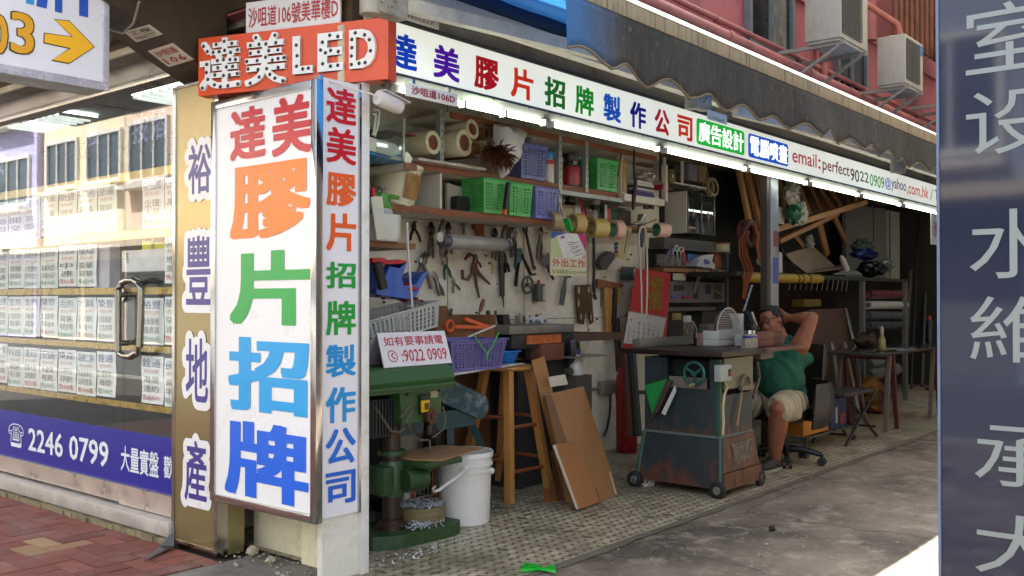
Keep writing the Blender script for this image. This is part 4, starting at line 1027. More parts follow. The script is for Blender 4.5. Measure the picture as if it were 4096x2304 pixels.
for k, (s, dy) in enumerate(((1, 0), (.9, -.05), (.62, -.085), (.3, -.10))):
    rings.append([b.bm.verts.new(ce+(p-ce)*s+Vector((random.uniform(-.008, .008), dy+random.uniform(-.014, .014), random.uniform(-.008, .008)))) for p in P])
for r0_, r1_ in zip(rings, rings[1:]):
    for i in range(len(P)): b.bm.faces.new((r0_[i], r0_[(i+1) % len(P)], r1_[(i+1) % len(P)], r1_[i]))
b.bm.faces.new(rings[-1]); b.bm.faces.new(rings[0][::-1])
solo('white_plastic_bag', b, plastic_w, 'crumpled white plastic bag hanging over the middle shelf edge', 'bag')
# slotted plastic baskets
def basket(label, x0, x1, z0, z1, Y, dep, col, group='slotted plastic baskets', taper=.88, nh=9, nv=8, rz=0, liner=None, name='plastic_basket', tilt=0):
    cx, cy = (x0+x1)/2, Y+dep/2; t = thing(name, label, 'basket', (cx, cy, z0), group)
    m = mt(col, .35, var=.06, spec=.5); b = B(); w, d, h = (x1-x0)/2, dep/2, z1-z0
    MM = Matrix.Translation((cx, cy, z0)) @ Matrix.Rotation(rz, 4, 'Z') @ Matrix.Rotation(tilt, 4, 'Y')
    def pt(a, c, v): k = taper+(1-taper)*v; return MM @ Vector((a*w*k, c*d*k, h*v))
    for (a0, c0, a1, c1) in ((-1, -1, 1, -1), (1, -1, 1, 1), (1, 1, -1, 1), (-1, 1, -1, -1)):
        L = lambda s, v: pt(a0+(a1-a0)*s, c0+(c1-c0)*s, v)
        def panel(s0, s1, v0, v1):
            o = Vector((0, 0, 0)); p = [L(s0, v0), L(s1, v0), L(s1, v1), L(s0, v1)]; b.prism(p, (pt(0, 0, .5)-L(.5, .5)).normalized()*.003)
        panel(0, 1, 0, .1); panel(0, 1, .88, 1)
        wd = .5/nv
        for i in range(nv+1): s = i/nv; panel(max(0, s-wd/2*.95), min(1, s+wd/2*.95), .1, .88)
        panel(0, .07, .1, .88); panel(.93, 1, .1, .88); panel(.42, .58, .1, .88)
        for i in range(1, nh): v = .1+.78*i/nh; panel(.07, .93, v-.022, v+.022)
    b.prism([pt(-1, -1, 0), pt(1, -1, 0), pt(1, 1, 0), pt(-1, 1, 0)], (0, 0, .004))
    part('tub', b, m, t); rb = B()
    for (a0, c0, a1, c1) in ((-1, -1, 1, -1), (1, -1, 1, 1), (1, 1, -1, 1), (-1, 1, -1, -1)):
        rb.tube([pt(a0*1.03, c0*1.03, 1), pt(a1*1.03, c1*1.03, 1)], .006, 6)
    part('rim', rb, m, t)
    if liner:
        lb = B()
        for col_, sx, sy, hh in liner:
            lb.bx(cx+sx*w-.45*w*.6, cx+sx*w+.45*w*.6, cy-d*.6, cy+d*.6, z0+.006, z0+h*hh)
        part('contents', lb.jitter(.006), mt(liner[0][0], .7), t)
    return t
Yk = 4.2
def bk(q0, q1, col, label, dep=.2, liner=None, Y=Yk, z0=None, **k):
    x0, x1, a, c = rect(q0, q1, Y); return basket(label, x0, x1, z0 if z0 else a, c, Y, dep, col, liner=liner, **k)
bk(T5(1168, 990), T5(1405, 1310), '#49a052', 'larger green slotted basket at the left end of the basket row', dep=.2, z0=ZA+.002, liner=[('#8fae86', 0, 0, .5)], nv=12)
bk(T5(1418, 1035), T5(1648, 1345), '#4aa556', 'green slotted basket holding something orange, middle of the basket row', z0=ZA+.002, liner=[('#c2542a', .1, 0, .85)])
bk(T5(1668, 1075), T5(1898, 1375), '#6a6fae', 'blue violet slotted basket at the right end of the basket row', z0=ZA+.002, liner=[('#8a86a8', 0, 0, .7)])
bk(T5(1530, 650), T5(1790, 985), '#53588f', 'blue violet slotted basket on the middle shelf beside the white bag', z0=ZB+.002, liner=[('#4a4a60', 0, 0, .8)])
bk(TM(865, 262), TM(1180, 700), '#3c9a4c', 'green slotted basket highest up, on the middle shelf right of the uprights', z0=ZB+.002, liner=[('#5f7f58', 0, 0, .6)], nv=10)
c = PY(*T5(1760, 1040), 4.3); bag('clear_bag', 'clouded plastic bag rising out of the blue violet basket', 'bag', c, .07, .06, .05, mt('#a8a29a', .3), .5, .01)
c = PY(*T5(1620, 590), 4.35); bag('small_clear_bag', 'small clouded bag on top of the upper violet basket', 'bag', c, .05, .05, .06, mt('#9a968e', .3), .3, .008)
b = B().bar(PY(*T5(1410, 1040), 4.17), PY(*T5(1375, 1300), 4.17), .025, .025); t = thing('screwdriver', 'black screwdriver with an orange tip between two green baskets', 'screwdriver', PY(*T5(1370, 1350), 4.17))
part('grip', b, mt('#18181a', .5), t); part('tip', B().bar(PY(*T5(1375, 1302), 4.17), PY(*T5(1368, 1350), 4.17), .024, .024), mt('#c0501c', .5), t)
# cans, bottles and boxes
def can(label, q0, q1, Y, cols, cap=None, r=None, name='spray_can', cat='can', zbase=None, group=None):
    x0, x1, z0, z1 = rect(q0, q1, Y); cx = (x0+x1)/2; r = r or (x1-x0)/2; z0 = zbase if zbase else z0; h = z1-z0
    t = thing(name, label, cat, (cx, Y+r, z0), group); hb = h*(.8 if cap else 1)
    part('body', B().lathe([(r*.9, 0), (r, .01*h), (r, hb*.9), (r*.8, hb*.98), (r*.55, hb)], (cx, Y+r, z0), n=22), cols[0] if not isinstance(cols[0], str) else mt(cols[0], .3, metal=.2, var=.06), t)
    if len(cols) > 1: part('label', B().lathe([(r*1.01, hb*.08), (r*1.02, hb*.1), (r*1.02, hb*.72), (r*1.01, hb*.74)], (cx, Y+r, z0), n=22), mt(cols[1], .4, var=.1), t)
    if len(cols) > 2: part('band', B().lathe([(r*1.03, hb*.74), (r*1.03, hb*.9)], (cx, Y+r, z0), n=22), mt(cols[2], .4, var=.1), t)
    if cap: part('cap', B().lathe([(r*.82, hb*.93), (r*.86, hb*.95), (r*.86, h*.98), (r*.8, h), (0, h)], (cx, Y+r, z0), n=18), mt(cap, .4, var=.05), t)
    return t
can('white spray can with a red band and blue cap left of the upright', TM(160, 150), TM(280, 600), 4.24, ['#b9b5b0', '#b5b2ad', '#a81a20'], '#1f7ab8', zbase=ZB+.002)
can('cream tin behind the slotted upright on the middle shelf', TM(345, 235), TM(500, 620), 4.32, ['#b8a884'], None, name='cream_tin', cat='tin', zbase=ZB+.002)
tt = can('red and black adhesive spray can numbered 77', TM(508, 170), TM(672, 655), 4.24, ['#1a1a1d', '#8c1020'], '#161619', zbase=ZB+.002)
x0, x1, z0, z1 = rect(TM(520, 305), TM(580, 365), 4.235); text('print', '77', (x0, 4.241, z0), (x1-x0, 0, 0), (0, 0, z1-z0), mt('#c9c5c0', .5), tt, .04, .002, 1)
can('pale wooden pear shaped handle standing right of the upper green basket', TM(1205, 240), TM(1345, 745), 4.27, ['#b39a76', '#a0805a'], None, name='tool_block', cat='handle', zbase=ZB+.002)
can('small bottle with a white cap in front of the upper green basket', TM(1115, 560), TM(1190, 735), 4.22, ['#7d6f70', '#6c5f62'], '#c9c6c4', name='small_bottle', cat='bottle', zbase=ZB+.002)
b = B().tube([PY(*TM(1165, 530), 4.2), PY(*TM(1225, 130), 4.2)], .009, 7); solo('paint_brush', b, oldwood, 'long wooden brush handle leaning right of the upper green basket', 'brush')
# books
for i, (z, dx, col, h) in enumerate(((0, 0, '#3c2a64', .035), (.036, -.005, '#5a4a80', .018), (.055, .0, '#b8b2a8', .015), (.071, -.01, '#2c2748', .018), (.09, .015, '#b5b0aa', .022), (.113, .0, '#c0bcb4', .018))):
    x0, x1, _, _ = rect(TM(1415, 600), TM(1725, 780), 4.22); hh = ['thick purple book at the bottom of the shelf stack', 'violet folder second from the bottom of the stack', 'white pad in the middle of the shelf stack', 'dark blue folder in the shelf stack', 'white ream near the top of the stack', 'white pad on top of the shelf stack'][i]
    solo('book', B().box(((x0+x1)/2+dx, 4.36, ZB+.002+z+h/2), (x1-x0-.02*i*.5, .24, h*.94), bev=.002, rz=.02*(i % 3)), mt(col, .5), hh, 'book')
c = PY(*TM(1560, 540), 4.33); bag('clear_film_heap', 'heap of clear film on top of the books', 'film', c, .12, .08, .05, mt('#8d877a', .2), .6, .014)
# things on the crowded ledge below: boxes and bottles
ZL = PY(*TM(900, 1190), 4.38).z
solo('ledge', B().bx(PY(*TM(330, 1150), 4.38).x, PY(*TM(1800, 1290), 4.38).x, 4.38, YW-.002, ZL-.03, ZL), oldwood, 'narrow brown ledge crowded with bottles above the tape rolls', 'ledge')
def bxo(name, label, cat, q0, q1, Y, dep, col, z0=None, rough=.6, extra=None):
    x0, x1, a, c = rect(q0, q1, Y); m = mt(col, rough) if isinstance(col, str) else col
    if extra is None: return solo(name, B().bx(x0, x1, Y, Y+dep, z0 if z0 else a, c, .003), m, label, cat)
    t = thing(name, label, cat, ((x0+x1)/2, Y, z0 if z0 else a)); part('carton', B().bx(x0, x1, Y, Y+dep, z0 if z0 else a, c, .003), m, t)
    for e0, e1, ecol in extra:
        p0, p1, p2, p3 = rect(e0, e1, Y-.002); part('print', B().bx(p0, p1, Y-.002, Y, p2, p3), mt(ecol, .5), t)
    return t
bxo('cream_carton', 'cream carton on the bottle ledge near the violet basket', 'carton', TM(345, 930), TM(550, 1090), 4.42, .12, '#a89a7a', ZL)
bxo('white_carton', 'narrow white carton beside the red glue bottle', 'carton', TM(555, 945), TM(632, 1110), 4.40, .1, '#b3afa6', ZL)
bxo('green_carton', 'green printed carton with a white and red side on the bottle ledge', 'carton', TM(975, 925), TM(1170, 1190), 4.40, .1, '#1e4d36', ZL, extra=[(TM(975, 935), TM(1010, 1180), '#c2bdb4'), (TM(1010, 990), TM(1060, 1185), '#b03a2a'), (TM(1075, 955), TM(1140, 990), '#8c2030')])
bxo('dark_carton', 'dark brown carton right of the green carton', 'carton', TM(1175, 1000), TM(1355, 1190), 4.46, .1, '#3e2c24', ZL)
bxo('white_tray', 'white lid lying on the dark brown carton', 'lid', TM(1180, 955), TM(1360, 1000), 4.45, .12, '#aeaaa2')
x0, x1, z0, z1 = rect(TM(630, 800), TM(730, 1120), 4.40); t = thing('glue_bottle', 'red glue bottle with a pointed nozzle on the ledge', 'bottle', ((x0+x1)/2, 4.43, ZL))
part('bottle', B().lathe([(.028, 0), (.03, .01), (.03, .07), (.02, .1), (.012, .115)], ((x0+x1)/2, 4.43, ZL), n=16), mt('#a81c24', .35), t)
part('nozzle', B().lathe([(.011, .115), (.003, .2)], ((x0+x1)/2, 4.43, ZL), n=10), mt('#b0302c', .4), t)
for q0, q1, la, col in ((TM(490, 800), TM(590, 935), 'black bottle behind the cream carton', '#15151a'), (TM(740, 990), TM(830, 1180), 'amber bottle right of the glue bottle', '#6b4a34'), (TM(835, 1010), TM(900, 1185), 'cloudy plastic bottle left of the green carton', '#8a8274'), (TM(905, 1020), TM(970, 1185), 'clear plastic bottle touching the green carton', '#7a7264'),
                        (TM(860, 850), TM(960, 1010), 'dark bottle at the back of the ledge', '#2a2324'), (TM(1530, 1070), TM(1600, 1230), 'clear jar at the right end of the ledge', '#8f8f86')):
    can(la, q0, q1, 4.43, [col], '#2a2a2c' if 'black' in la else '#8d877c', name='ledge_bottle', cat='bottle', zbase=ZL, group=None)
b = B().prism([PY(*TM(*q), 4.38) for q in ((1355, 1215), (1500, 1165), (1545, 1065), (1570, 1070), (1545, 1190), (1400, 1235))], (0, .02, 0)); solo('metal_offcut', b, mt('#b9bdb8', .2, metal=.8), 'bright folded metal offcut on the right end of the ledge', 'offcut')
for q, la in ((1570, 'left black binder clip under the white plank'), (1650, 'right black binder clip under the white plank')):
    p = PY(*TM(q, 975), 4.25); t = thing('binder_clip', la, 'clip', (p.x, 4.25, p.z)); part('body', B().bx(p.x-.03, p.x+.03, 4.24, 4.26, p.z-.015, p.z+.015), mt('#121214', .4), t)
    part('wire', B().tube([(p.x-.008, 4.25, p.z+.015), (p.x-.006, 4.25, p.z+.065), (p.x+.006, 4.25, p.z+.065), (p.x+.008, 4.25, p.z+.015)], .002, 5), steel_d, t)
b = B().tube([PY(*TM(*q), 4.17) for q in ((1400, 140), (1395, 380), (1420, 620), (1400, 800), (1385, 1010))], [.008, .009, .016, .018, .012], 7); solo('black_strap', b, mt('#141416', .6), 'black strap hanging down in front of the books', 'strap')
# tape rolls on wires
def tape(label, q, r, wdt, col, Y=4.18, core=None, ang=.55, thick=.3):
    c = PY(*q, Y); t = thing('tape_roll', label, 'tape', (c.x, c.y, c.z-r), 'tape rolls hanging under the ledge'); dd = Vector((-math.sin(ang)*1.0, math.cos(ang), 0)).normalized()
    dd = Vector((-1, .35, 0)).normalized()
    ri = r*(1-thick); o = c
    part('tape', B().lathe([(ri, 0), (r*.98, 0), (r, .003), (r, wdt), (ri, wdt), (ri, 0)], o, dd, 28), mt(col, .45, var=.08, scale=3), t)
    part('core', B().lathe([(ri*.93, .002), (ri*.995, .002), (ri*.995, wdt-.001), (ri*.93, wdt-.001), (ri*.93, .002)], o, dd, 24), mt(core or '#8d7550', .6), t)
tape('pale brown wide tape roll at the left, under the violet basket', TM(350, 1185), .072, .10, '#a39272')
tape('tan tape roll hanging above the going out sign', TM(645, 1215), .075, .09, '#b0935a')
tape('yellowish tape roll in the middle of the hanging rolls', TM(975, 1280), .075, .13, '#b39a58')
tape('pink tape roll with a green core beside the paper tag', TM(1200, 1305), .078, .075, '#c4998a', core='#1c6b45')
tape('separate pink tape roll with a green core below the white cabinet', TM(1880, 1310), .062, .12, '#c9a393', core='#1c6b45', thick=.15)
b = B().tube([PY(*TM(*q), 4.3) for q in ((360, 1100), (700, 1130), (1000, 1170), (1250, 1205), (1500, 1240), (1720, 1150))], .004, 6); solo('hanging_wire', b, mt('#26221e', .5), 'sagging black wire the tape rolls hang from', 'wire')
t = thing('box_cutter', 'bright green box cutter hanging by the tape rolls', 'cutter', PY(*TM(450, 1310), 4.08)); part('handle', B().bar(PY(*TM(415, 1140), 4.08), PY(*TM(475, 1315), 4.08), .05, .018), mt('#159a35', .35), t)
part('blade', B().bar(PY(*TM(295, 870), 4.09), PY(*TM(385, 1110), 4.08), .016, .004), mt('#b9b7b0', .25, metal=.8), t)
# ---- far left: wipes, tissue, pail, sprayer
t = thing('wipes_packet', 'blue and white packet of wipes lying on the upper left shelf', 'packet', PY(*T5(180, 800), 4.05))
c = PY(*T5(190, 735), 4.12); part('packet', B().box((c.x-.05, 4.16, c.z), (.34, .2, .10), bev=.03, ry=.08).jitter(.004), mt('#2a78b0', .3), t)
part('panel', B().box((c.x-.08, 4.055, c.z+.01), (.24, .012, .075), ry=.08), mt('#c2bfb8', .4), t)
b = B().prism([PY(*T5(*q), 4.06) for q in ((275, 800), (310, 670), (360, 700), (390, 760), (435, 735), (470, 800), (455, 872), (370, 830))], (.02, .05, 0)); solo('tissue', b.jitter(.006), mt('#cdcac8', .7), 'white crumpled tissue beside the blue packet of wipes', 'tissue')
b = B(); a_ = PY(*T5(100, 340), 3.9); b.tube([PY(*T5(*q), 3.9) for q in ((105, 330), (160, 345), (150, 480), (115, 590), (100, 580), (120, 470), (125, 380), (100, 370))], .008, 6); solo('wire_hook', b, mt('#b5b5b0', .4), 'white bent wire frame hanging behind the white post', 'hook')
bxo('black_case', 'flat black case lying behind the packet of wipes', 'case', T5(60, 520), T5(295, 610), 4.35, .2, '#17171a', None)
x0, x1, z0, z1 = rect(T5(245, 385), T5(510, 410), 3.95)
t = thing('acrylic_box', 'clear acrylic case standing on the left end of the shelves', 'case', (x0, 4.05, ZD)); ag = glassy('acrylic', (.86, .9, .9), 1.5, .03)
part('front', B().bx(x0, x1, 4.04, 4.046, ZD+.02, 2.33), ag, t); part('side', B().bx(x1-.006, x1, 4.047, 4.4, ZD+.02, 2.33), ag, t); part('frame', B().bx(x1-.012, x1+.001, 4.036, 4.05, ZD+.02, 2.34), mt('#8f9390', .15), t)
bxo('red_folder', 'dark red folder inside the clear acrylic case', 'folder', T5(255, 525), T5(520, 590), 4.2, .1, '#6e2330')
# paint pail, tilted
o = PY(*T5(450, 1150), 4.22); t = thing('paint_pail', 'cream paint pail with a torn brown label and black rags, tilted on the shelf', 'pail', (o.x, 4.3, ZA))
dd = Vector((.12, -.1, 1)).normalized(); base = Vector((o.x+.0, 4.36, ZA+.002))
part('pail', B().lathe([(0, .005), (.118, .0), (.125, .01), (.142, .235), (.15, .237), (.15, .262), (.143, .263), (.138, .235), (.12, .02)], base, dd, 32), mt('#c8c2ac', .4, var=.06, dirt='#7d6f50', damt=.3), t)
x_, y_, z_ = frame(dd); lb = B()
for i in range(8):
    a0 = R(-112+i*7)+0; a1 = a0+R(7)
    def pp_(a, h): r = .119+h*.1; v = Vector((math.cos(a), math.sin(a), 0)); return base+dd*h+(v-dd*v.dot(dd)).normalized()*(r+.012)
    lb.face([pp_(a0, .05), pp_(a1, .05), pp_(a1, .2+.01*(i % 2)), pp_(a0, .2+.008*((i+1) % 2))])
part('label', lb, mt('#8c6638', .8, var=.4, scale=14, dirt='#b5a27a'), t)
part('handle', B().tube([base+dd*.24+Vector((.14, -.04, 0)), base+dd*.3+Vector((.16, .02, .06)), base+dd*.25+Vector((.05, .14, .04))], .003, 5), mt('#2a2826', .5), t)
bag('black_rag', 'black rags stuffed in the top of the cream pail', 'rag', base+dd*.29+Vector((-.06, .0, 0)), .11, .09, .05, mt('#1b1a1e', .9), .6, .015)
# sprayer
o = PY(*T5(275, 1380), 4.12); zb = ZE; zt = PY(*T5(280, 1070), 4.12).z
t = thing('hand_sprayer', 'pump sprayer with a green top and milky white bottle', 'sprayer', (o.x, 4.18, zb)); H = zt-zb
part('bottle', B().lathe([(.09, .05*H), (.096, .12*H), (.085, .4*H), (.062, .58*H), (.058, .6*H)], (o.x, 4.2, zb), n=24), mt('#a9adb2', .3, spec=.5), t)
part('head', B().lathe([(.062, .6*H), (.064, .64*H), (.05, .76*H), (.044, .86*H), (.03, .87*H)], (o.x, 4.2, zb), n=24).tube([(o.x+.03, 4.19, zb+.84*H), (o.x+.11, 4.17, zb+.82*H)], [.016, .011], 8)
     .tube([(o.x-.03, 4.2, zb+.86*H), (o.x-.09, 4.2, zb+.8*H), (o.x-.105, 4.2, zb+.66*H), (o.x-.1, 4.2, zb+.5*H)], .014, 8), mt('#3f7d1e', .35), t)
part('pump', B().cyl((o.x, 4.2, zb+.86*H), (o.x, 4.2, zb+.97*H), .007).lathe([(.028, .96*H), (.028, 1.0*H)], (o.x, 4.2, zb), n=14), mt('#55604a', .4), t)
o2 = PY(*T6(275, 300), 4.08); solo('white_tub', B().lathe([(0, .0), (.105, .0), (.115, .02), (.12, .155), (.114, .155), (.108, .02), (0, .012)], (o2.x+.01, 4.2, ZE+.001), n=30), mt('#c4c2bc', .4, var=.05), 'round white tub under the sprayer on the lower left shelf', 'tub')
for i, la in enumerate(('front white strip leaning behind the white post', 'middle white strip leaning behind the white post', 'rear white strip leaning behind the white post')):
    solo('white_strip_offcut', B().bar(PY(*T6(100+22*i, -30), 4.06+.02*i), PY(*T6(155+15*i, 350), 4.06+.02*i), .05, .008, up=(0, 1, 0)), whiteboard, la, 'strip')
can('red capped tube standing at the far left of the paint pail', T5(98, 1085), T5(140, 1220), 4.1, ['#a01c2c'], '#a81c24', name='red_tube', cat='tube')
# blue plastic stool turned over with red pads
t = thing('blue_toy_stool', 'blue plastic stool with red seat pads lying in the left corner', 'stool', PY(*T6(300, 880), 4.05)); blu = mt('#274f9e', .3, var=.06)
P = [PY(*T6(*q), 4.0) for q in ((100, 560), (150, 565), (205, 680), (240, 590), (330, 610), (395, 555), (350, 700), (370, 770), (480, 750), (530, 660), (575, 635), (580, 650), (480, 860), (420, 885), (130, 840))]
part('frame', B().prism(P, (.05, .22, .0)), blu, t)
part('seat_pad', B().prism([PY(*T6(*q), 3.98) for q in ((90, 520), (160, 512), (215, 522), (200, 548), (240, 550), (320, 530), (390, 540), (395, 556), (330, 568), (240, 570), (90, 556))], (.05, .24, 0)), mt('#a8141e', .4), t)
part('round_pad', B().lathe([(0, -.01), (.06, -.01), (.07, .0), (.06, .01), (0, .012)], PY(*T6(400, 768), 4.05), (.0, -.3, 1), 22), mt('#8a1a24', .4), t)
solo('black_tube', B().cyl(PY(*T6(130, 560), 3.96), PY(*T6(185, 790), 3.96), .028, n=14), mt('#16161a', .5), 'short black tube standing in front of the blue stool', 'tube')
b = crumple(B(), lambda u, v: PY(*T6(110+440*u, 850+60*u), 4.05)+Vector((0, .14*v, .05*math.sin(math.pi*v)*(1.1-u*.6)-.0)), 14, 8, .008)
for q in list(b.bm.verts): pass
bmesh.ops.solidify(b.bm, geom=b.bm.faces[:], thickness=.055)
solo('pink_packet', b, mt('#9c4058', .2, var=.2, scale=20), 'pink contents in a clear wrapped packet under the blue stool', 'packet')
b = B().tube([PY(*T6(*q), 3.93) for q in ((398, 200), (405, 420), (425, 700), (445, 960))], .007, 6); solo('white_rod', b, mt('#b5b2ae', .5), 'thin white rod hanging in front of the blue stool', 'rod')
# white slotted crate, tipped
x0, x1, z0, z1 = rect(T6(95, 1050), T6(740, 1180), 3.98); 
basket('pale grey slotted crate tipped up under the tool wall', x0-.05, x1, z0-.02, z1+.03, 4.0, .3, '#a9a9a4', group=None, taper=.92, nh=5, nv=18, tilt=R(-11), name='slotted_crate')
# ---- tools on the wall
black = mt('#211f1e', .32, metal=.4, var=.3, scale=25); iron = mt('#77726b', .3, metal=.8, var=.25, scale=25, dirt='#3a2c22', damt=.5); teal = mt('#1d4a48', .45); rust = mt('#5a4334', .6, metal=.3, var=.2)
YT = 4.615
def uT(q, dy=0): return PY(*T6(*q), YT+dy)
def pliers(label, tip, piv, h1, h2, hm, jm=None, r=.009, jr=.018, name='pliers'):
    r *= 1.25; jr *= 1.3; t = thing(name, label, 'pliers', uT(piv)); a, p = uT(tip, -.005), uT(piv, -.005)
    part('jaws', B().tube([a, a+(p-a)*.35, a+(p-a)*.8, p+(p-a)*.12], [jr*.35, jr*.75, jr, jr*.7], 8, .5, up=(0, 1, 0)), jm or iron, t)
    for h, s in ((h1, -1), (h2, 1)):
        e = uT(h, -.006+.006*s); m_ = p+(e-p)*.5+Vector((s*.008, 0, .0)); part('handle', B().tube([p, p+(m_-p)*.6, m_, e], [r*.9, r, r*1.1, r*.9], 8, .7), hm, t)
    return t
pliers('small black pincers at the top left of the tool wall', (455, 195), (460, 245), (425, 360), (520, 370), black, black, .008)
pliers('long locking pliers hanging left of the film holder bracket', (610, 195), (612, 300), (598, 505), (636, 518), iron, black, .013, .028)
pliers('pliers half hidden above the left end of the film roll', (770, 200), (765, 260), (745, 510), (800, 480), iron, black, .011, .024)
pliers('pincers hanging above the right part of the film roll', (1178, 245), (1180, 320), (1160, 520), (1195, 540), iron, black, .011, .028)
pliers('combination pliers in front of the right film bracket', (1318, 215), (1310, 310), (1290, 400), (1335, 505), rust, rust, .01, .018)
pliers('large slip joint pliers right of the film roll', (1348, 230), (1350, 330), (1330, 510), (1362, 480), iron, iron, .013, .028)
pliers('silver slip joint pliers left of the going out sign', (1592, 240), (1588, 310), (1555, 520), (1590, 530), mt('#77746e', .3, metal=.8), iron, .011, .024)
pliers('long silver pliers above the orange tools', (632, 635), (660, 720), (690, 850), (722, 850), mt('#7a7570', .3, metal=.7), iron, .012, .02)
pliers('teal handled pliers below the film holder', (722, 470), (738, 570), (735, 710), (792, 690), teal, iron, .009, .018)
pliers('long nose pliers with splayed handles', (800, 690), (818, 745), (812, 832), (868, 802), iron, iron, .008, .014)
pliers('short dark pliers beside the black file', (1262, 470), (1275, 540), (1278, 648), (1308, 640), black, black, .01, .018)
pliers('long grey pliers hanging below the going out sign', (1830, 640), (1812, 690), (1765, 935), (1785, 940), mt('#5d6a66', .4, metal=.4), iron, .011, .022)
pliers('silver pipe wrench with a hooked jaw on the left of the tool wall', (565, 465), (535, 560), (470, 740), (610, 790), mt('#716d67', .35, metal=.7), iron, .013, .03, 'pipe_wrench')
pliers('red handled pliers under the film roll', (1010, 480), (1022, 540), (1020, 620), (1058, 600), mt('#7a2020', .4), iron, .007, .012)
t = thing('tin_snips', 'big tin snips with green jaws and black grips', 'snips', uT((1410, 560)))
part('jaws', B().prism([uT(q, -.01) for q in ((1385, 430), (1425, 430), (1435, 500), (1410, 560), (1378, 620), (1365, 600))], (0, .02, 0)), teal, t)
part('handle', B().tube([uT((1392, 560), -.01), uT((1376, 650), -.01), uT((1366, 770), -.01)], [.012, .015, .014], 8), black, t)
part('handle', B().tube([uT((1420, 490), -.01), uT((1470, 600), -.01), uT((1500, 665), -.01)], [.012, .013, .014], 8), black, t)
def spanner(label, a, b_, w, mat, name='spanner'):
    A_, B_ = uT(a, -.005), uT(b_, -.005); d = (B_-A_).normalized(); s = Vector((d.z, 0, -d.x))
    b = B().prism([A_-s*w*1.5-d*w, A_-s*w*.6-d*w*1.2, A_-s*w*.5+d*w*.8, A_+s*w*.5+d*w*.8, A_+s*w*.7-d*w*1.6, A_+s*w*1.6-d*w*.9, A_+s*w*1.3+d*w*1.8, A_+s*w*.6+d*w*3, B_+s*w*.6, B_-s*w*.6, A_-s*w*.6+d*w*3, A_-s*w*1.5+d*w*1.8], (0, .012, 0))
    b.lathe([(w*.35, -.006), (w*.95, -.006), (w*.95, .006), (w*.35, .006)], B_, (0, 1, 0), 14); return solo(name, b, mat, label, 'spanner')
spanner('grey open ended spanner above the film roll', (908, 205), (910, 330), .012, iron)
spanner('long black adjustable spanner right of the tin snips', (1452, 240), (1532, 605), .018, black, 'adjustable_spanner')
t = thing('file', 'long black file pointing down in the middle of the tool wall', 'file', uT((1260, 960)))
part('blade', B().prism([uT(q, -.008) for q in ((1222, 450), (1270, 450), (1268, 860), (1234, 860))], (0, .012, 0)), black, t); part('tang', B().tube([uT((1250, 860)), uT((1262, 965))], [.008, .003], 7), black, t)
t = thing('locking_clamp', 'brown locking C clamp in the middle of the tool wall', 'clamp', uT((1000, 600)))
part('jaw', B().tube([uT(q, -.01) for q in ((890, 620), (895, 700), (940, 710), (980, 640), (990, 560), (1000, 500), (950, 480), (915, 530))], .011, 8), rust, t)
part('handle', B().tube([uT((985, 560), -.01), uT((1040, 660), -.01), uT((1135, 750), -.01)], [.014, .015, .008], 8), rust, t)
part('lever', B().tube([uT((1000, 620), -.012), uT((1015, 760), -.012), uT((1040, 870), -.012)], [.013, .012, .008], 8), rust, t)
t = thing('crank_wheel', 'small green grey hand wheel hung on the tool wall', 'wheel', uT((1475, 760))); p = uT((1472, 758), -.02); hwm = mt('#4d564a', .45, metal=.3)
part('rim', B().torus(p, (0, 1, 0), .062, .01, 28, 8), hwm, t); sp = B().cyl(p-Vector((0, .015, 0)), p+Vector((0, .015, 0)), .016, n=12)
for i in range(3): a = 1.57+i*2.094; sp.tube([p, p+Vector((math.cos(a), 0, math.sin(a)))*.06], .007, 6)
part('spokes', sp, hwm, t); part('crank', B().cyl(uT((1500, 668), -.02), uT((1550, 660), -.05), .009, n=10), hwm, t)
t = thing('glue_gun', 'orange brown glue gun hung near the top of the tool wall', 'glue gun', uT((1045, 330))); part('body', B().prism([uT(q, -.03) for q in ((1005, 215), (1030, 195), (1085, 198), (1085, 245), (1090, 330), (1050, 335), (1035, 270), (1008, 250))], (0, .035, 0)), mt('#8a4522', .5, var=.25, scale=12), t); part('nozzle', B().tube([uT((1030, 200), -.015), uT((1004, 195), -.015)], [.006, .003], 7), iron, t)
b = B().tube([uT(q, -.006) for q in ((1150, 540), (1158, 600), (1155, 655))], .007, 7); solo('yellow_grip', b, mt('#a08c30', .5), 'short yellow handle hanging under the film roll', 'handle')
t = thing('refill_can', 'small grey refill can with a red tip stuck on the tool wall', 'can', uT((1595, 900))); x0, x1, z0, z1 = rect(T6(1565, 745), T6(1630, 905), YT-.03); part('can', B().bx(x0, x1, YT-.03, YT+.03, z0, z1, .004), mt('#45484c', .4), t); part('tip', B().lathe([(.014, 0), (.014, .02), (.006, .03)], ((x0+x1)/2, YT, z1), n=12), mt('#a8242c', .4), t)
part('panel', B().bx(x1-.03, x1-.004, YT-.032, YT-.03, z0+.01, z1-.02), mt('#a8a8a4', .5), t)
t = thing('scraper', 'wide dark scraper with an amber and black grip left of the going out sign', 'scraper', uT((1680, 640))); part('blade', B().prism([uT(q, -.004) for q in ((1588, 545), (1655, 465), (1668, 480), (1672, 600), (1640, 610))], (0, .006, 0)), mt('#5a5860', .4, metal=.5), t)
part('grip', B().tube([uT((1650, 580), -.006), uT((1668, 640), -.006), uT((1702, 708), -.006)], [.012, .014, .011], 8), mt('#4a3420', .5), t)
b = B(); P = [uT(q, -.01) for q in ((1905, 760), (2035, 752), (2050, 900), (2062, 1090), (2035, 1110), (2020, 1000), (1990, 1000), (1975, 1110), (1930, 1100), (1915, 950))]
t = thing('brass_template', 'long olive brass jig plate with oval cut outs', 'template', uT((1980, 1100))); part('plate', b.prism(P, (0, .012, 0)), mt('#4d3d20', .4, metal=.4, var=.25), t)
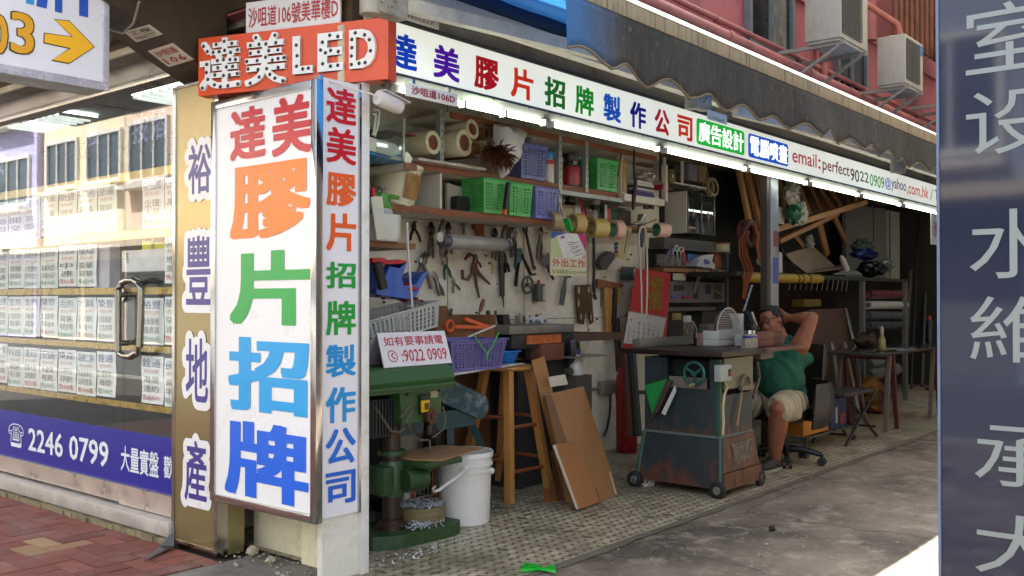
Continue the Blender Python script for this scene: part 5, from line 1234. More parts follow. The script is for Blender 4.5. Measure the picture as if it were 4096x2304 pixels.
ov = B()
for q, rx, rz_ in (((1930, 805), .016, .03), ((1928, 920), .011, .03), ((2020, 800), .013, .026), ((1950, 1040), .01, .03), ((2038, 1050), .008, .03)):
    p = uT(q, -.0115); ov.prism([p+Vector((rx*math.cos(k*.5236), 0, rz_*math.sin(k*.5236))) for k in range(12)], (0, .001, 0))
part('cut_out', ov, mt('#a89c7c', .7), t)
b = B().tube([uT(q, -.012) for q in ((2035, 300), (2062, 325), (2066, 600), (2060, 800), (2082, 888))], [.009, .012, .013, .013, .01], 8); solo('crowbar', b, mt('#2b2a2d', .45, metal=.4), 'long dark crowbar right of the going out sign', 'crowbar')
# cling film holder
t = thing('film_holder', 'roll of stretch film on two bent steel brackets across the tool wall', 'film holder', uT((970, 450)))
p0, p1 = PY(*T6(700, 365), 4.40), PY(*T6(1252, 402), 4.40)
part('film', B().lathe([(.02, 0), (.05, 0), (.052, .004), (.052, (p1-p0).length*.9), (.05, (p1-p0).length*.905), (.02, (p1-p0).length*.905)], p0+(p1-p0)*.1, p1-p0, 28), mt('#8d8982', .15, var=.12, scale=14, spec=.7), t)
part('core', B().lathe([(0, 0), (.042, 0), (.042, (p1-p0).length*1.08), (0, (p1-p0).length*1.08)], p0, p1-p0, 22), mt('#4c4a55', .4), t)
part('end_disc', B().lathe([(0, -.004), (.034, -.004), (.034, .004), (0, .004)], PY(*T6(692, 330), 4.38), (0, 1, 0), 22), mt('#aaa69e', .4), t)
part('end_disc', B().lathe([(0, -.004), (.034, -.004), (.034, .004), (0, .004)], PY(*T6(1308, 385), 4.42), (0, 1, 0), 22), mt('#96918a', .4), t)
for qs in (((735, 120), (712, 200), (685, 260), (688, 330), (700, 500)), ((1290, 175), (1280, 220), (1248, 280), (1243, 350), (1262, 470))):
    part('bracket', B().tube([PY(*T6(*q), 4.5-.02*i) for i, q in enumerate(qs)], .014, 8, .6, up=(0, 1, 0)), mt('#4e463c', .5, metal=.5), t)
# going out sign
x0, x1, z0, z1 = rect(T6(1678, 280), T6(1995, 680), 4.10)
t = thing('going_out_plate', 'laminated plate with bold red characters hanging on the tool wall', 'sign', ((x0+x1)/2, 4.1, z0)); zc = z0+(z1-z0)*.42
part('plate', B().bx(x0, x1, 4.1, 4.108, z0, z1), mt('#b9b69a', .4, var=.03), t)
h = z1-z0; wd = x1-x0
def qd(pts, m, nm='print', dy=.001): part(nm, B().prism([(x0+wd*a, 4.1-dy, zc+(z1-zc)*c) for a, c in pts], (0, -.0008, 0)), mt(m, .5), t)
qd(((0, 0), (.32, 0), (.14, .82), (.0, .72)), '#a9b184'); qd(((0, 1), (.42, 1), (0, .7)), '#2c4488', dy=.0012); qd(((.74, 1), (1, 1), (1, .25)), '#a8185c'); qd(((1, .25), (.9, .12), (.85, 0), (1, 0)), '#c58aa0')
qd(((.14, .84), (.45, .98), (.74, .98), (.98, .24), (.84, .02), (.34, .0)), '#c4c2c0', dy=.002)
for i in range(7): qd(((.45+.03*i, .62-.09*i), (.78+.02*i-.1*(i % 2), .68-.075*i), (.78+.02*i-.1*(i % 2), .655-.075*i), (.45+.03*i, .595-.09*i)), '#3a3a40', dy=.003)
qd(((.26, .74), (.38, .78), (.36, .88), (.27, .84)), '#7a3a8a', dy=.003)
text('lettering', '外出工作', (x0+wd*.03, 4.099, z0+h*.20), (wd*.94, 0, 0), (0, 0, h*.19), ink('#b01c24'), t, .02, .0012, 2)
text('lettering', '有事請電:9022 0909', (x0+wd*.02, 4.099, z0+h*.03), (wd*.96, 0, 0), (0, 0, h*.11), ink('#8a8a3c'), t, .012, .0012, 1)
# ================================================================== BENCH THINGS
# purple baskets, plank, colander, wooden stool
wood = mt('#a8743c', .5, var=.2, scale=4, dirt='#7a4d24', stretch=(5, 5, .6)); wood_r = mt('#7c4226', .5, var=.2, scale=6)
SZ = .865
t = thing('bar_stool', 'tall wooden bar stool with red brown rungs standing behind the white bucket', 'stool', (4.9, 4.12, 0))
part('seat', B().lathe([(0, -.03), (.16, -.03), (.175, -.018), (.175, -.006), (.165, .0), (0, .0)], (4.9, 4.10, SZ-.005), n=32), wood, t)
feet = [(4.70, 3.915), (5.10, 3.90), (4.70, 4.34), (5.10, 4.34)]; tops = [(4.79, 4.0), (5.0, 4.0), (4.79, 4.2), (5.0, 4.2)]
for (fx, fy), (tx, ty) in zip(feet, tops):
    a, c = Vector((fx, fy, 0)), Vector((tx, ty, SZ-.035)); b = B(); b.bar(a, c, .045, .05, up=(0, 1, 0)); part('leg', b, wood, t)
def lp(i, z): a, c = Vector((*feet[i], 0)), Vector((*tops[i], SZ-.035)); return a+(c-a)*(z/(SZ-.035))
for i, j, z in ((0, 1, .19), (0, 1, .47), (2, 3, .23), (2, 3, .5), (0, 2, .26), (0, 2, .53), (1, 3, .25), (1, 3, .52)):
    part('rung', B().tube([lp(i, z), lp(j, z)], .0125, 9), wood_r, t)
# white board lying from the drill press to the stool
pa = [PZ(1140, 945, SZ+.006), PZ(1272, 934, SZ+.006)]
b = B().prism([(3.95, 3.72, SZ+.001), (4.98, 4.02, SZ+.001), (4.95, 4.36, SZ+.001), (3.95, 4.36, SZ+.001)], (0, 0, .008)); solo('white_board', b, mt('#bdb9b4', .4), 'thin white board laid across the stool top', 'board')
def onboard(q, Y): return PY(*q, Y)
x0, x1, z0, z1 = rect(T6(770, 1205), T6(1290, 1500), 3.86)
bsk = basket('large blue violet slotted basket on the white board', PY(1133, 900, 3.80).x, PY(1276, 900, 3.80).x, SZ+.01, SZ+.19, 3.80, .30, '#544e88', nh=9, nv=16, taper=.86, liner=[('#6a6256', 0, 0, .6)])
b = B(); c = PY(1222, 880, 3.79)
for q in ((1190, 838), (1255, 836)): b.tube([PY(q[0], q[1], 3.785), PY((q[0]+1226)/2, 868, 3.783), PY(1226, 890, 3.785), PY(1224, 905, 3.785)], .004, 6)
solo('green_string', b, mt('#4aa03a', .5), 'bright green string tied on the front of the large violet basket', 'string')
b = B().bar(PY(*T6(945, 1220), 3.86), PY(*T6(1180, 1120), 3.90), .014, .006); solo('white_stick', b, mt('#c9c6c0', .5), 'thin white stick lying across the large violet basket', 'stick')
o = PY(1306, 915, 3.98); t = thing('blue_colander', 'bright blue plastic colander on the stool', 'colander', (o.x, 4.08, SZ+.009))
oc = (o.x, 4.10, SZ+.010); part('bowl', B().lathe([(.0, .0), (.055, 0), (.06, .004), (.095, .075), (.112, .078), (.112, .084), (.09, .082), (.055, .008), (0, .006)], oc, n=30), mt('#1c6cb8', .3, var=.05), t)
hb = B()
for j in range(4):
    for i in range(30):
        a = i*.2094+j*.1; rr = .064+.0075*j; z = .012+.0155*j; p = Vector((oc[0]+rr*math.cos(a), oc[1]+rr*math.sin(a), oc[2]+z)); hb.sph(p, .0035, 6)
part('hole', hb, mt('#0c2c54', .6), t)
# cardboard box of orange tools and bench clutter behind
def tilt(q, Y): return PY(*q, Y)
x0, x1, z0, z1 = rect(T6(655, 1035), T6(1200, 1230), 4.15)
t = thing('cardboard_box', 'open cardboard box with orange tools in it under the tool wall', 'box', ((x0+x1)/2, 4.3, z0)); card = mt('#7d5430', .8, var=.15, dirt='#4d3018')
part('carton', B().bx(x0, x1, 4.15, 4.16, z0, z1-.06).bx(x0, x1, 4.45, 4.46, z0, z1).bx(x0, x0+.01, 4.16, 4.45, z0, z1).bx(x1-.01, x1, 4.16, 4.45, z0, z1).bx(x0, x1, 4.16, 4.45, z0, z0+.01), card, t)
part('flap', B().prism([(x0, 4.46, z1), (x1-.1, 4.46, z1), (x1-.12, 4.50, z1+.06), (x0+.02, 4.50, z1+.06)], (0, .006, 0)), card, t)
t = thing('bench', 'worn dark bench top under the tool wall', 'bench', (4.9, 4.4, 0)); part('top', B().bx(3.3, 6.35, 4.14, YW-.003, z0-.055, z0-.005), mt('#4a3424', .6, var=.25, scale=5), t)
for x in (3.4, 4.6, 5.4, 6.25): part('leg', B().bx(x-.03, x+.03, 4.5, 4.56, 0, z0-.055), mt('#33261c', .7), t)

org = mt('#c2481a', .35, var=.06); o = PY(*T6(778, 1125), 4.10)
t = thing('orange_ring_tool', 'orange ring ended tool leaning on the cardboard box', 'tool', o); part('ring', B().torus(o, (0, 1, 0), .032, .011, 24, 8), org, t); part('handle', B().bar(o+Vector((.035, 0, -.004)), PY(*T6(1125, 1135), 4.08), .035, .02, up=(0, 0, 1)), org, t)
solo('orange_wrench', B().bar(PY(*T6(905, 1060), 4.13), PY(*T6(1105, 1130), 4.11), .03, .022), org, 'second orange tool handle lying behind the ring ended one', 'tool')
t = thing('chisel', 'chisel with a worn wooden handle standing behind the cardboard box', 'chisel', PY(*T6(1040, 1015), 4.3)); part('handle', B().tube([PY(*T6(1080, 885), 4.3), PY(*T6(1068, 930), 4.3), PY(*T6(1048, 990), 4.3)], [.011, .017, .012], 10), mt('#6b3d20', .5), t); part('shank', B().tube([PY(*T6(1048, 990), 4.3), PY(*T6(1035, 1030), 4.3)], .008, 7), iron, t)
for q0, q1, w, c, la in (((793, 970), (782, 1030), .012, '#24221e', 'dark stub handle standing at the left of the box'), ((1120, 985), (1120, 1030), .016, '#1a1918', 'black knob behind the cardboard box'), ((1185, 985), (1190, 1050), .011, '#3d3c28', 'olive handle beside the black knob'),
                         ((1375, 1030), (1380, 1120), .014, '#7a7448', 'yellow grey bottle on the bench right of the box'), ((1408, 1010), (1415, 1110), .016, '#9a958a', 'pale tube standing on the bench'), ((1440, 1030), (1445, 1100), .009, '#8c2a24', 'left red handle in the bench row'), ((1490, 1030), (1490, 1090), .009, '#8c2a24', 'right red handle in the bench row'), ((1555, 1020), (1555, 1100), .016, '#3b3836', 'dark bottle at the right of the bench row')):
    solo('bench_tool', B().tube([PY(*T6(*q0), 4.42), PY(*T6((q0[0]+q1[0])/2, (q0[1]+q1[1])/2), 4.42), PY(*T6(*q1), 4.42)], [w*.85, w, w*.9], 9), mt(c, .5), la, 'tool')
solo('black_battery', B().prism([PY(*T6(*q), 4.35) for q in ((1250, 1025), (1305, 1020), (1330, 1140), (1265, 1145))], (0, .06, 0)), mt('#1c1b1c', .5), 'black angled battery block on the bench', 'battery')
x0, x1, z0, z1 = rect(T6(1475, 1045), T6(1680, 1110), 4.32); t = thing('printed_note', 'white printed note curled on the sander table', 'note', (x0, 4.32, z0)); part('sheet', B().prism([(x0, 4.32, z0), (x1, 4.32, z0), (x1-.02, 4.36, z1), (x0+.03, 4.36, z1)], (0, .002, .001)), mt('#b5b2b0', .6), t)
text('print', '8:4k 8', (x0+.02, 4.319, z0+.005), (x1-x0-.05, .01, 0), (0, .012, (z1-z0)*.6), ICO['k'], t, .04, .001, 1)
# disc and belt sander
t = thing('belt_sander', 'old bench sander with a grey table, orange dust and a brown block', 'sander', (5.6, 4.3, .8)); dk = mt('#26262a', .45, var=.2, metal=.2)
x0, x1, z0, z1 = rect(T6(1310, 1125), T6(1890, 1200), 4.02); part('table', B().bx(x0, x1, 4.02, 4.4, z0+.02, z1, .004), mt('#6f6a64', .45, metal=.35, var=.15, dirt='#3d352e'), t)
xa_, xb_, za_, zb_ = rect(T6(1330, 1200), T6(1890, 1290), 4.06); part('belt_housing', B().bx(xa_, xb_, 4.06, 4.36, za_-.01, zb_+.012, .015), dk, t)
xa_, xb_, za_, zb_ = rect(T6(1465, 1208), T6(1770, 1270), 4.05); part('dusty_belt', B().bx(xa_, xb_, 4.048, 4.056, za_, zb_), mt('#a85524', .9, var=.4, scale=30, dirt='#c48a50'), t)
xa_, xb_, za_, zb_ = rect(T6(1590, 1290), T6(1800, 1420), 4.03); part('block', B().bx(xa_, xb_, 4.03, 4.2, za_, zb_, .004), mt('#5d3421', .7, var=.2), t)
o = PY(*T6(1850, 1330), 4.1); part('disc', B().cyl(o, o+Vector((-.04, .02, 0)), .105, n=28), mt('#3a3a3c', .4, metal=.4), t)
o = PY(*T6(1500, 1340), 4.12); part('motor', B().cyl(o, o+Vector((.0, .2, 0)), .06, n=20), dk, t)
xa_, xb_, za_, zb_ = rect(TG(1165, 215), TG(1330, 240), 4.0); part('side_table', B().bx(xa_, xb_, 3.98, 4.16, za_, za_+.012), mt('#8d857a', .4, metal=.4), t)
xa_, xb_, za_, zb_ = rect(TG(980, 270), TG(1180, 345), 4.15); part('base', B().bx(xa_-.25, xb_, 4.15, 4.4, .0, zb_, .004), mt('#2b2a2a', .6), t)
o = PY(*TG(1150, 325), 4.05); part('knob', B().cyl(o, o+Vector((0, .05, 0)), .025, n=16), mt('#4a4641', .4), t)
o = PY(*TG(1205, 345), 4.05); t = thing('white_jar', 'white jar with a dark blue lid beside the sander', 'jar', (o.x, 4.1, o.z)); part('jar', B().lathe([(0, 0), (.05, 0), (.052, .02), (.052, .1), (.035, .125), (.033, .15)], (o.x, 4.1, o.z), n=22), mt('#bcb8b0', .35), t); part('lid', B().lathe([(.036, .15), (.036, .185), (0, .187)], (o.x, 4.1, o.z), n=20), mt('#1e3858', .4), t)
solo('jar_stand', B().bx(o.x-.09, o.x+.1, 4.03, 4.2, 0, o.z-.001), mt('#4a4038', .8), 'dark block the white jar stands on', 'block')

# ------------------------------------------------------------------ drill press
grn = mt('#213d1d', .45, var=.25, scale=6, dirt='#1c3316', damt=.5); grn2 = mt('#284a22', .45, var=.2, scale=6, dirt='#22401b', damt=.4); oily = mt('#3b2a20', .45, metal=.5, var=.3, scale=8)
t = thing('drill_press', 'green bench drill press with a yellow switch at the shop corner', 'drill press', (3.6, 3.78, 0))
bz = .075
base = B(); base.prism([(3.36, 3.715, .0), (3.46, 3.64, 0), (3.86, 3.60, 0), (3.94, 3.64, 0), (3.94, 3.98, 0), (3.36, 3.98, 0)], (0, 0, bz)); part('base', base, grn, t)
col = (3.57, 3.80); part('column', B().lathe([(.085, bz), (.085, bz+.02), (.07, bz+.035), (.07, bz+.05), (.05, bz+.055), (.05, .66)], (*col, 0), n=26), oily, t)
ctop = PY(*TP(290, 510), 3.76).z
xh0, xh1, zh0, zh1 = rect(TP(75, 60), TP(705, 195), 3.64)
b = B(); prof = [(3.64, zh0+.035), (3.63, zh0+.06), (3.66, zh1-.01), (3.69, zh1), (4.02, zh1), (4.05, zh1-.02), (4.05, zh0+.035)]
xl = xh0-.12; b.prism([(xl, y, z) for y, z in prof], (xh1-xl, 0, 0)); part('belt_cover', b, grn2, t)
part('cover_seam', B().bx(xl-.003, xh1+.003, 3.622, 4.055, zh0+.018, zh0+.036, .003), mt('#26481f', .5), t)
part('lower_cover', B().bx(xl+.01, xh1-.01, 3.645, 4.04, zh0, zh0+.018), grn2, t)
xs0, xs1, zs0, zs1 = rect(TP(283, 195), TP(608, 440), 3.70); b = B().prism([(xs0, 3.70, zs1), (xs1, 3.70, zs1), (xs1, 3.70, zs0+.035), (xs1-.04, 3.70, zs0+.01), (xs0+.02, 3.70, zs0)], (0, .26, 0)); part('head', b, grn2, t)
xx0, xx1, zz0, zz1 = rect(TP(435, 250), TP(508, 390), 3.696); sw = part('switch_box', B().bx(xx0, xx1, 3.68, 3.70, zz0, zz1, .004), mt('#161514', .5), t)
xx0, xx1, zz0, zz1 = rect(TP(452, 295), TP(512, 378), 3.676); part('switch', B().bx(xx0, xx1, 3.668, 3.68, zz0, zz1, .002), mt('#c29a14', .4), sw); part('rocker', B().bx(xx0+.02, xx1-.012, 3.66, 3.668, zz0+.014, zz1-.014), mt('#3d3212', .4), sw)
xm0, xm1, zm0, zm1 = rect(TP(60, 285), TP(285, 590), 3.78); mo = B().bx(xm0, xm1, 3.76, 3.98, zm0+.02, zm1, .02)
for i in range(9): mo.bx(xm0+.01+i*(xm1-xm0-.02)/9, xm0+.018+i*(xm1-xm0-.02)/9, 3.745, 3.76, zm0+.04, zm1-.01)
part('motor', mo, mt('#232326', .5, var=.2), t)
o = PY(*TP(545, 415), 3.66); part('feed_hub', B().cyl(o, o+Vector((0, .06, 0)), .042, n=24).cyl(o+Vector((0, -.01, 0)), o, .02, n=14), mt('#4a2f26', .45, metal=.3), t)
o = PY(*TP(520, 480), 3.74); ch = PY(*TP(520, 575), 3.74)
part('chuck', B().lathe([(.02, .09), (.032, .07), (.036, .03), (.036, .0), (.02, -.02), (.012, -.03)], (o.x, 3.74, ch.z+.015), n=18).cyl((o.x, 3.74, o.z-.02), (o.x, 3.74, o.z+.08), .022, n=14), mt('#2a211e', .4, metal=.6), t)
tz = PY(*TP(560, 760), 3.60).z
part('drill_bit', B().cyl((o.x, 3.74, ch.z+.0), (o.x, 3.74, tz+.02), .006, n=8), mt('#6a6660', .3, metal=.8), t)
tb = B().bx(col[0]+.04, PY(*TP(778, 740), 3.58).x, 3.585, 3.93, tz-.032, tz-.002, .004)
tb.prism([(col[0]+.03, 3.70, tz-.033), (col[0]+.28, 3.70, tz-.033), (col[0]+.2, 3.70, tz-.075), (col[0]+.08, 3.70, tz-.14), (col[0]+.03, 3.70, tz-.14)], (0, .16, 0))
part('table', tb, grn, t)
part('table_clamp', B().lathe([(.068, tz-.19), (.07, tz-.18), (.07, tz-.02), (.06, tz+.0)], (*col, 0), n=24).cyl((col[0]+.0, 3.70, tz-.1), (col[0]+.13, 3.68, tz-.1), .06, .058, 22).bx(col[0]-.12, col[0]-.04, 3.73, 3.86, tz-.17, tz-.02, .01), grn, t)
part('collar', B().lathe([(.051, tz+.03), (.075, tz+.03), (.075, tz+.055), (.051, tz+.055)], (*col, 0), n=24), grn, t)
for pts in (((100, 350), (160, 440), (220, 530), (290, 540), (320, 510)), ((285, 430), (320, 400), (360, 330), (405, 318)), ((340, 460), (355, 410), (380, 380), (400, 380)), ((620, 340), (640, 420), (630, 510), (560, 570), (540, 580)), ((355, 470), (390, 560), (440, 600), (510, 600))):
    part('cable', B().tube([PY(*TP(*q), 3.66) for q in pts], .006, 6), mt('#4a4234', .5), t)
b = B().prism([(col[0]+.06, 3.69, tz), (col[0]+.14, 3.56, tz), (PY(*TP(850, 668), 3.75).x, 3.66, tz+.004), (col[0]+.52, 3.93, tz), (col[0]+.06, 3.93, tz)], (0, 0, .008)); solo('brown_board', b, mt('#8d6a4a', .6, var=.12, dirt='#6b4c33'), 'brown board lying on the drill press table under the bit', 'board')
# swarf covered disc on the base
t = thing('turntable', 'round laminated turntable covered in white shavings on the drill press base', 'turntable', (3.75, 3.80, bz)); lam = B(); tc = PY(*TP(480, 1270), 3.74)
tc = Vector((3.80, 3.80, bz+.001))
for i in range(5): lam.lathe([(.0, .017*i), (.132+.002*(i % 2), .017*i), (.132+.002*(i % 2), .017*i+.016), (0, .017*i+.016)], tc, n=34)
part('disc', lam, mt('#6d6142', .7, var=.2, dirt='#3c3320'), t)
sh = B()
def shavings(b, n, f, s=.012):
    for i in range(n):
        p = f(); d = Vector((random.gauss(0, 1), random.gauss(0, 1), random.gauss(0, .35))).normalized()*s*random.uniform(.5, 1.6); w_ = d.cross(Vector((0, 0, 1))).normalized()*.0035
        b.face([p-d, p+w_+Vector((0, 0, .006*random.random())), p+d, p-w_])
def disc_pt():
    a = random.random()*6.28; r = .125*random.random()**.5; return tc+Vector((r*math.cos(a), r*math.sin(a), .086+.006*random.random()))
shavings(sh, 520, disc_pt); part('shavings', sh, mt('#aeb3b8', .7), t, kind='stuff')
sh = B()
shavings(sh, 300, lambda: Vector((random.gauss(3.68, .05), random.gauss(3.68, .03), bz+.004+.02*random.random())))
shavings(sh, 130, lambda: Vector((random.uniform(3.15, 3.95), random.gauss(3.50, .05), .006+.006*random.random())))
shavings(sh, 90, lambda: Vector((random.uniform(3.1, 4.6), random.uniform(3.3, 3.9), .006)), .007)
shavings(sh, 60, lambda: Vector((random.uniform(4.4, 5.4), random.uniform(3.55, 4.1), .006)), .008)
struct('shavings', sh, mt('#b3b5b6', .7), 'stuff')
# leaning phone sign on the drill press
bz1 = zh1+.003; Q = [PY(*T6(190, 1449), 3.69), PY(*T6(795, 1445), 3.69), PY(*T6(712, 1135), 3.76), PY(*T6(120, 1165), 3.76)]
zz = bz1
q0 = Vector((PY(967, 930, 3.69).x, 3.69, zz)); q1 = Vector((PY(1137, 918, 3.69).x, 3.69, zz)); q3 = PY(949, 838, 3.77); q2 = q1+(q3-q0)
nn = (q1-q0).cross(q3-q0).normalized()
t = thing('phone_sign', 'white tent sign with red characters and a phone number on top of the drill press', 'sign', (q0+q1)/2)
part('panel', B().prism([q0, q1, q2, q3], -nn*.006), mt('#c9c4c6', .4, var=.04), t)
part('back_panel', B().prism([q3-nn*.007, q2-nn*.007, q1+Vector((0, .22, 0)), q0+Vector((0, .22, 0))], (0, .005, 0)), mt('#a8a0ac', .5), t)
U_, V_ = q1-q0, q3-q0
text('lettering', '如有要事請電', q0+U_*.06+V_*.60, U_*.88, V_*.28, ink('#a8202a'), t, .02, .001, 2)
text('lettering', ':9022 0909', q0+U_*.27+V_*.12, U_*.68, V_*.36, ink('#a8202a'), t, .02, .001, 2)
ct = q0+U_*.145+V_*.31; rb = B(); ue = U_.normalized(); ve = nn.cross(ue)
for k in range(28):
    a0, a1 = k*6.2832/28, (k+1)*6.2832/28; f_ = lambda a, r: ct+(ue*math.cos(a)+ve*math.sin(a))*r+nn*.0015
    rb.face([f_(a0, .028), f_(a1, .028), f_(a1, .0335), f_(a0, .0335)])
rb.tube([ct+ue*.006+ve*.016+nn*.002, ct-ue*.008+ve*.004+nn*.002, ct-ue*.006-ve*.006+nn*.002, ct+ue*.01-ve*.016+nn*.002], [.006, .003, .003, .006], 6, .2)
part('phone_symbol', rb, ink('#a8202a'), t)
# teal bench frame with a belt guard behind the bucket
t = thing('teal_machine', 'teal machine frame with a dusty belt guard behind the drill press', 'machine', (4.35, 4.2, 0)); tl_ = mt('#1d3d44', .5, var=.2, dirt='#0f1c20')
x0, x1, z0, z1 = rect(TP(350, 415), TP(880, 520), 4.0); part('frame', B().bx(x0-.1, x1, 4.0, 4.06, z0+.03, z1), tl_, t)
for qs in (((840, 470), (900, 600), (960, 760)), ((680, 500), (680, 640), (680, 900))): part('leg', B().tube([PY(*TP(*q), 4.05) for q in qs]+[Vector((PY(*TP(*qs[-1]), 4.05).x, 4.05, 0))], .03, 4), tl_, t)
a, c = PY(*TP(660, 225), 3.98), PY(*TP(915, 340), 3.98); d_ = (c-a); s_ = Vector((-d_.z, 0, d_.x)).normalized(); g = []
for k in range(9): an = math.pi/2+math.pi*k/8; g.append(a+(d_.normalized()*math.cos(an)+s_*math.sin(an))*.075)
for k in range(9): an = -math.pi/2+math.pi*k/8; g.append(c+(d_.normalized()*math.cos(an)+s_*math.sin(an))*.075)
part('belt_guard', B().prism(g, (0, .08, 0)), mt('#24424a', .6, var=.3, scale=18, dirt='#8a9492', damt=.75), t)
x0, x1, z0, z1 = rect(TP(720, 110), TP(960, 300), 4.35); solo('plywood_sheet', B().bx(x0, x1+.4, 4.4, 4.42, 0, z1), mt('#5d3a22', .7), 'brown panel standing behind the belt guard', 'panel')
# things under the drill press
x0, x1, z0, z1 = rect(TP(325, 930), TP(372, 1170), 3.95); t = thing('power_strip', 'white power strip standing upright behind the drill column', 'power strip', (x0, 3.95, z0)); part('strip', B().bx(x0, x1, 3.95, 3.99, z0, z1, .004), mt('#a8a49a', .5), t)
part('switch', B().bx(x0+.012, x1-.02, 3.946, 3.95, z1-.05, z1-.03), mt('#a01c1c', .4), t)
sb = B()
for i in range(4):
    for dx in (.012, .032): sb.bx(x0+dx, x0+dx+.006, 3.947, 3.95, z0+.03+i*.045, z0+.045+i*.045)
part('socket', sb, mt('#2a2826', .5), t)
for pts, la in ((((415, 900), (395, 1000), (400, 1100), (385, 1160)), 'left orange cable hanging below the drill table'), (((530, 800), (550, 870), (540, 1020), (500, 1110), (405, 1170)), 'right orange cable looping below the drill table')):
    solo('orange_cable', B().tube([PY(*TP(*q), 3.97) for q in pts], .008, 7), mt('#a0501e', .5), la, 'cable')
x0, x1, z0, z1 = rect(TP(425, 850), TP(590, 1010), 4.1); t = thing('wire_crate', 'white wire crate on the floor behind the bucket', 'crate', (x0, 4.2, .08)); wb = B()
for i in range(9): wb.tube([(x0-.05+i*.035, 4.1, .08), (x0-.05+i*.035, 4.1, z1)], .003, 5)
for z in (z1, z0, .09): wb.tube([(x0-.06, 4.1, z), (x1+.02, 4.1, z)], .004, 5)
part('bars', wb, mt('#a5a39c', .5), t); part('tray', B().bx(x0-.06, x1+.02, 4.1, 4.4, .005, .08), mt('#1a1a1b', .6), t)
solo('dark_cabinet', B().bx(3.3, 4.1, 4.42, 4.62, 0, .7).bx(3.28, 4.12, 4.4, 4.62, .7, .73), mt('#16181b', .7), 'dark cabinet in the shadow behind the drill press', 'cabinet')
solo('cardboard_offcut', B().prism([(3.18, 3.99, .005), (3.36, 3.99, .005), (3.32, 4.05, .3), (3.2, 4.05, .27)], (0, .008, 0)), card, 'piece of cardboard standing behind the white post by the drill base', 'cardboard')
# white bucket
o = Vector((4.14, 3.79, .005)); t = thing('white_bucket', 'large white plastic bucket with its handle hanging down', 'bucket', o); wp = mt('#c6c3be', .4, var=.05, dirt='#a8a294', damt=.25)
part('tub', B().lathe([(0, .004), (.138, .0), (.146, .008), (.156, .30), (.163, .302), (.163, .312), (.157, .314), (.158, .335), (.166, .337), (.166, .349), (.159, .351), (.161, .385), (.168, .387), (.168, .412), (.166, .415), (.158, .414), (.157, .39), (.142, .02), (0, .012)], o, n=40), wp, t)
part('handle', B().tube([PY(*TP(*q), 3.63-.02*i) for i, q in enumerate(((800, 820), (745, 870), (660, 932), (590, 985), (556, 1000), (546, 978)))]+[PY(*TP(566, 950), 3.66)], [.009, .011, .011, .011, .010, .008, .004], 8, .55), wp, t)
part('handle_wire', B().tube([PY(*TP(*q), 3.64) for q in ((900, 732), (960, 768), (1012, 815), (1046, 862))], .004, 6), mt('#4a4844', .4, metal=.6), t)
for q in ((800, 822), (1000, 838)): part('lug', B().sph(PY(*TP(*q), 3.645), (.022, .012, .02), 10), wp, t)
# leaning boards
def lean(label, q, Y0_, Y1_, col, th=.012, name='leaning_board'):
    # q: bottom left, bottom right (on the floor), top right, top left
    a, b_ = PZ(*q[0], .006), PZ(*q[1], .006); c, d_ = PY(*q[2], Y1_), PY(*q[3], Y1_)
    n_ = (b_-a).cross(d_-a).normalized(); n_ = n_ if n_.y > 0 else -n_
    return solo(name, B().prism([a, b_, c, d_], n_*th), mt(col, .65, var=.14, scale=4, dirt='#6b4424', damt=.3), label, 'board', 'boards leaning in front of the stool')
lean('widest brown board at the right of the leaning stack', [TG(1215, 1075), TG(1408, 1000), TG(1215, 405), TG(1010, 450)], 3.5, 3.80, '#8a6038')
wp0, wp1, wp2 = PZ(*TG(1215, 1075), .006), PZ(*TG(1408, 1000), .006), PY(*TG(1010, 450), 3.80); wn = (wp1-wp0).cross(wp2-wp0).normalized(); wn = wn if wn.y < 0 else -wn
def onw(q, off): d = D(*TG(*q)); return C0+d*((wp0+wn*off-C0).dot(wn)/d.dot(wn))
for la, qs, off, th, col in (('darker sheet with a small white label lying on the widest board', ((1150, 1055), (1310, 1040), (1170, 545), (1165, 450), (1005, 452)), .007, .005, '#6b4a2c'), ('front orange brown board with a pale left edge', ((1188, 1082), (1305, 1043), (1170, 705), (1058, 725)), .03, .012, '#8c5c31')):
    o_ = solo('leaning_board', B().prism([onw(q, off) for q in qs], -wn*th), mt(col, .65, var=.14, scale=4, dirt='#6b4424', damt=.3), la, 'board', 'boards leaning in front of the stool')
solo('pale_edge', B().prism([onw(q, .032) for q in ((1180, 1078), (1189, 1082), (1060, 725), (1052, 728))], -wn*.01), mt('#b5a692', .7), 'pale chipped left edge strip of the front orange brown board', 'strip')
solo('pale_edge_strip', B().prism([onw(q, .012) for q in ((1392, 1000), (1399, 998), (1325, 745), (1320, 748))], -wn*.004), mt('#b09c80', .7), 'thin pale scratch strip at the right edge of the widest board', 'strip')
lean('tall narrow board with a sketch sheet, farthest back', [TG(1120, 1045), TG(1190, 1040), TG(1000, 240), TG(930, 265)], 3.5, 3.9, '#8d6134')
lean('short orange board at the lower left of the leaning stack', [TG(1005, 1048), TG(1080, 1038), TG(1060, 945), TG(995, 965)], 3.5, 3.92, '#94592c')
lean('thin dark strip standing between the stool and the boards', [TG(1085, 1035), TG(1135, 1030), TG(1065, 750), TG(1030, 765)], 3.5, 3.95, '#5a3620')
lean('second thin strip beside the dark one', [TG(1050, 1040), TG(1075, 1036), TG(1045, 865), TG(1025, 870)], 3.5, 3.97, '#7a4c2a')
solo('paper_label', B().prism([onw(q, .012) for q in ((1085, 510), (1140, 495), (1152, 550), (1100, 558))], wn*.002), mt('#c4bcac', .6, var=.08), 'small white label on the dark leaning sheet', 'label')
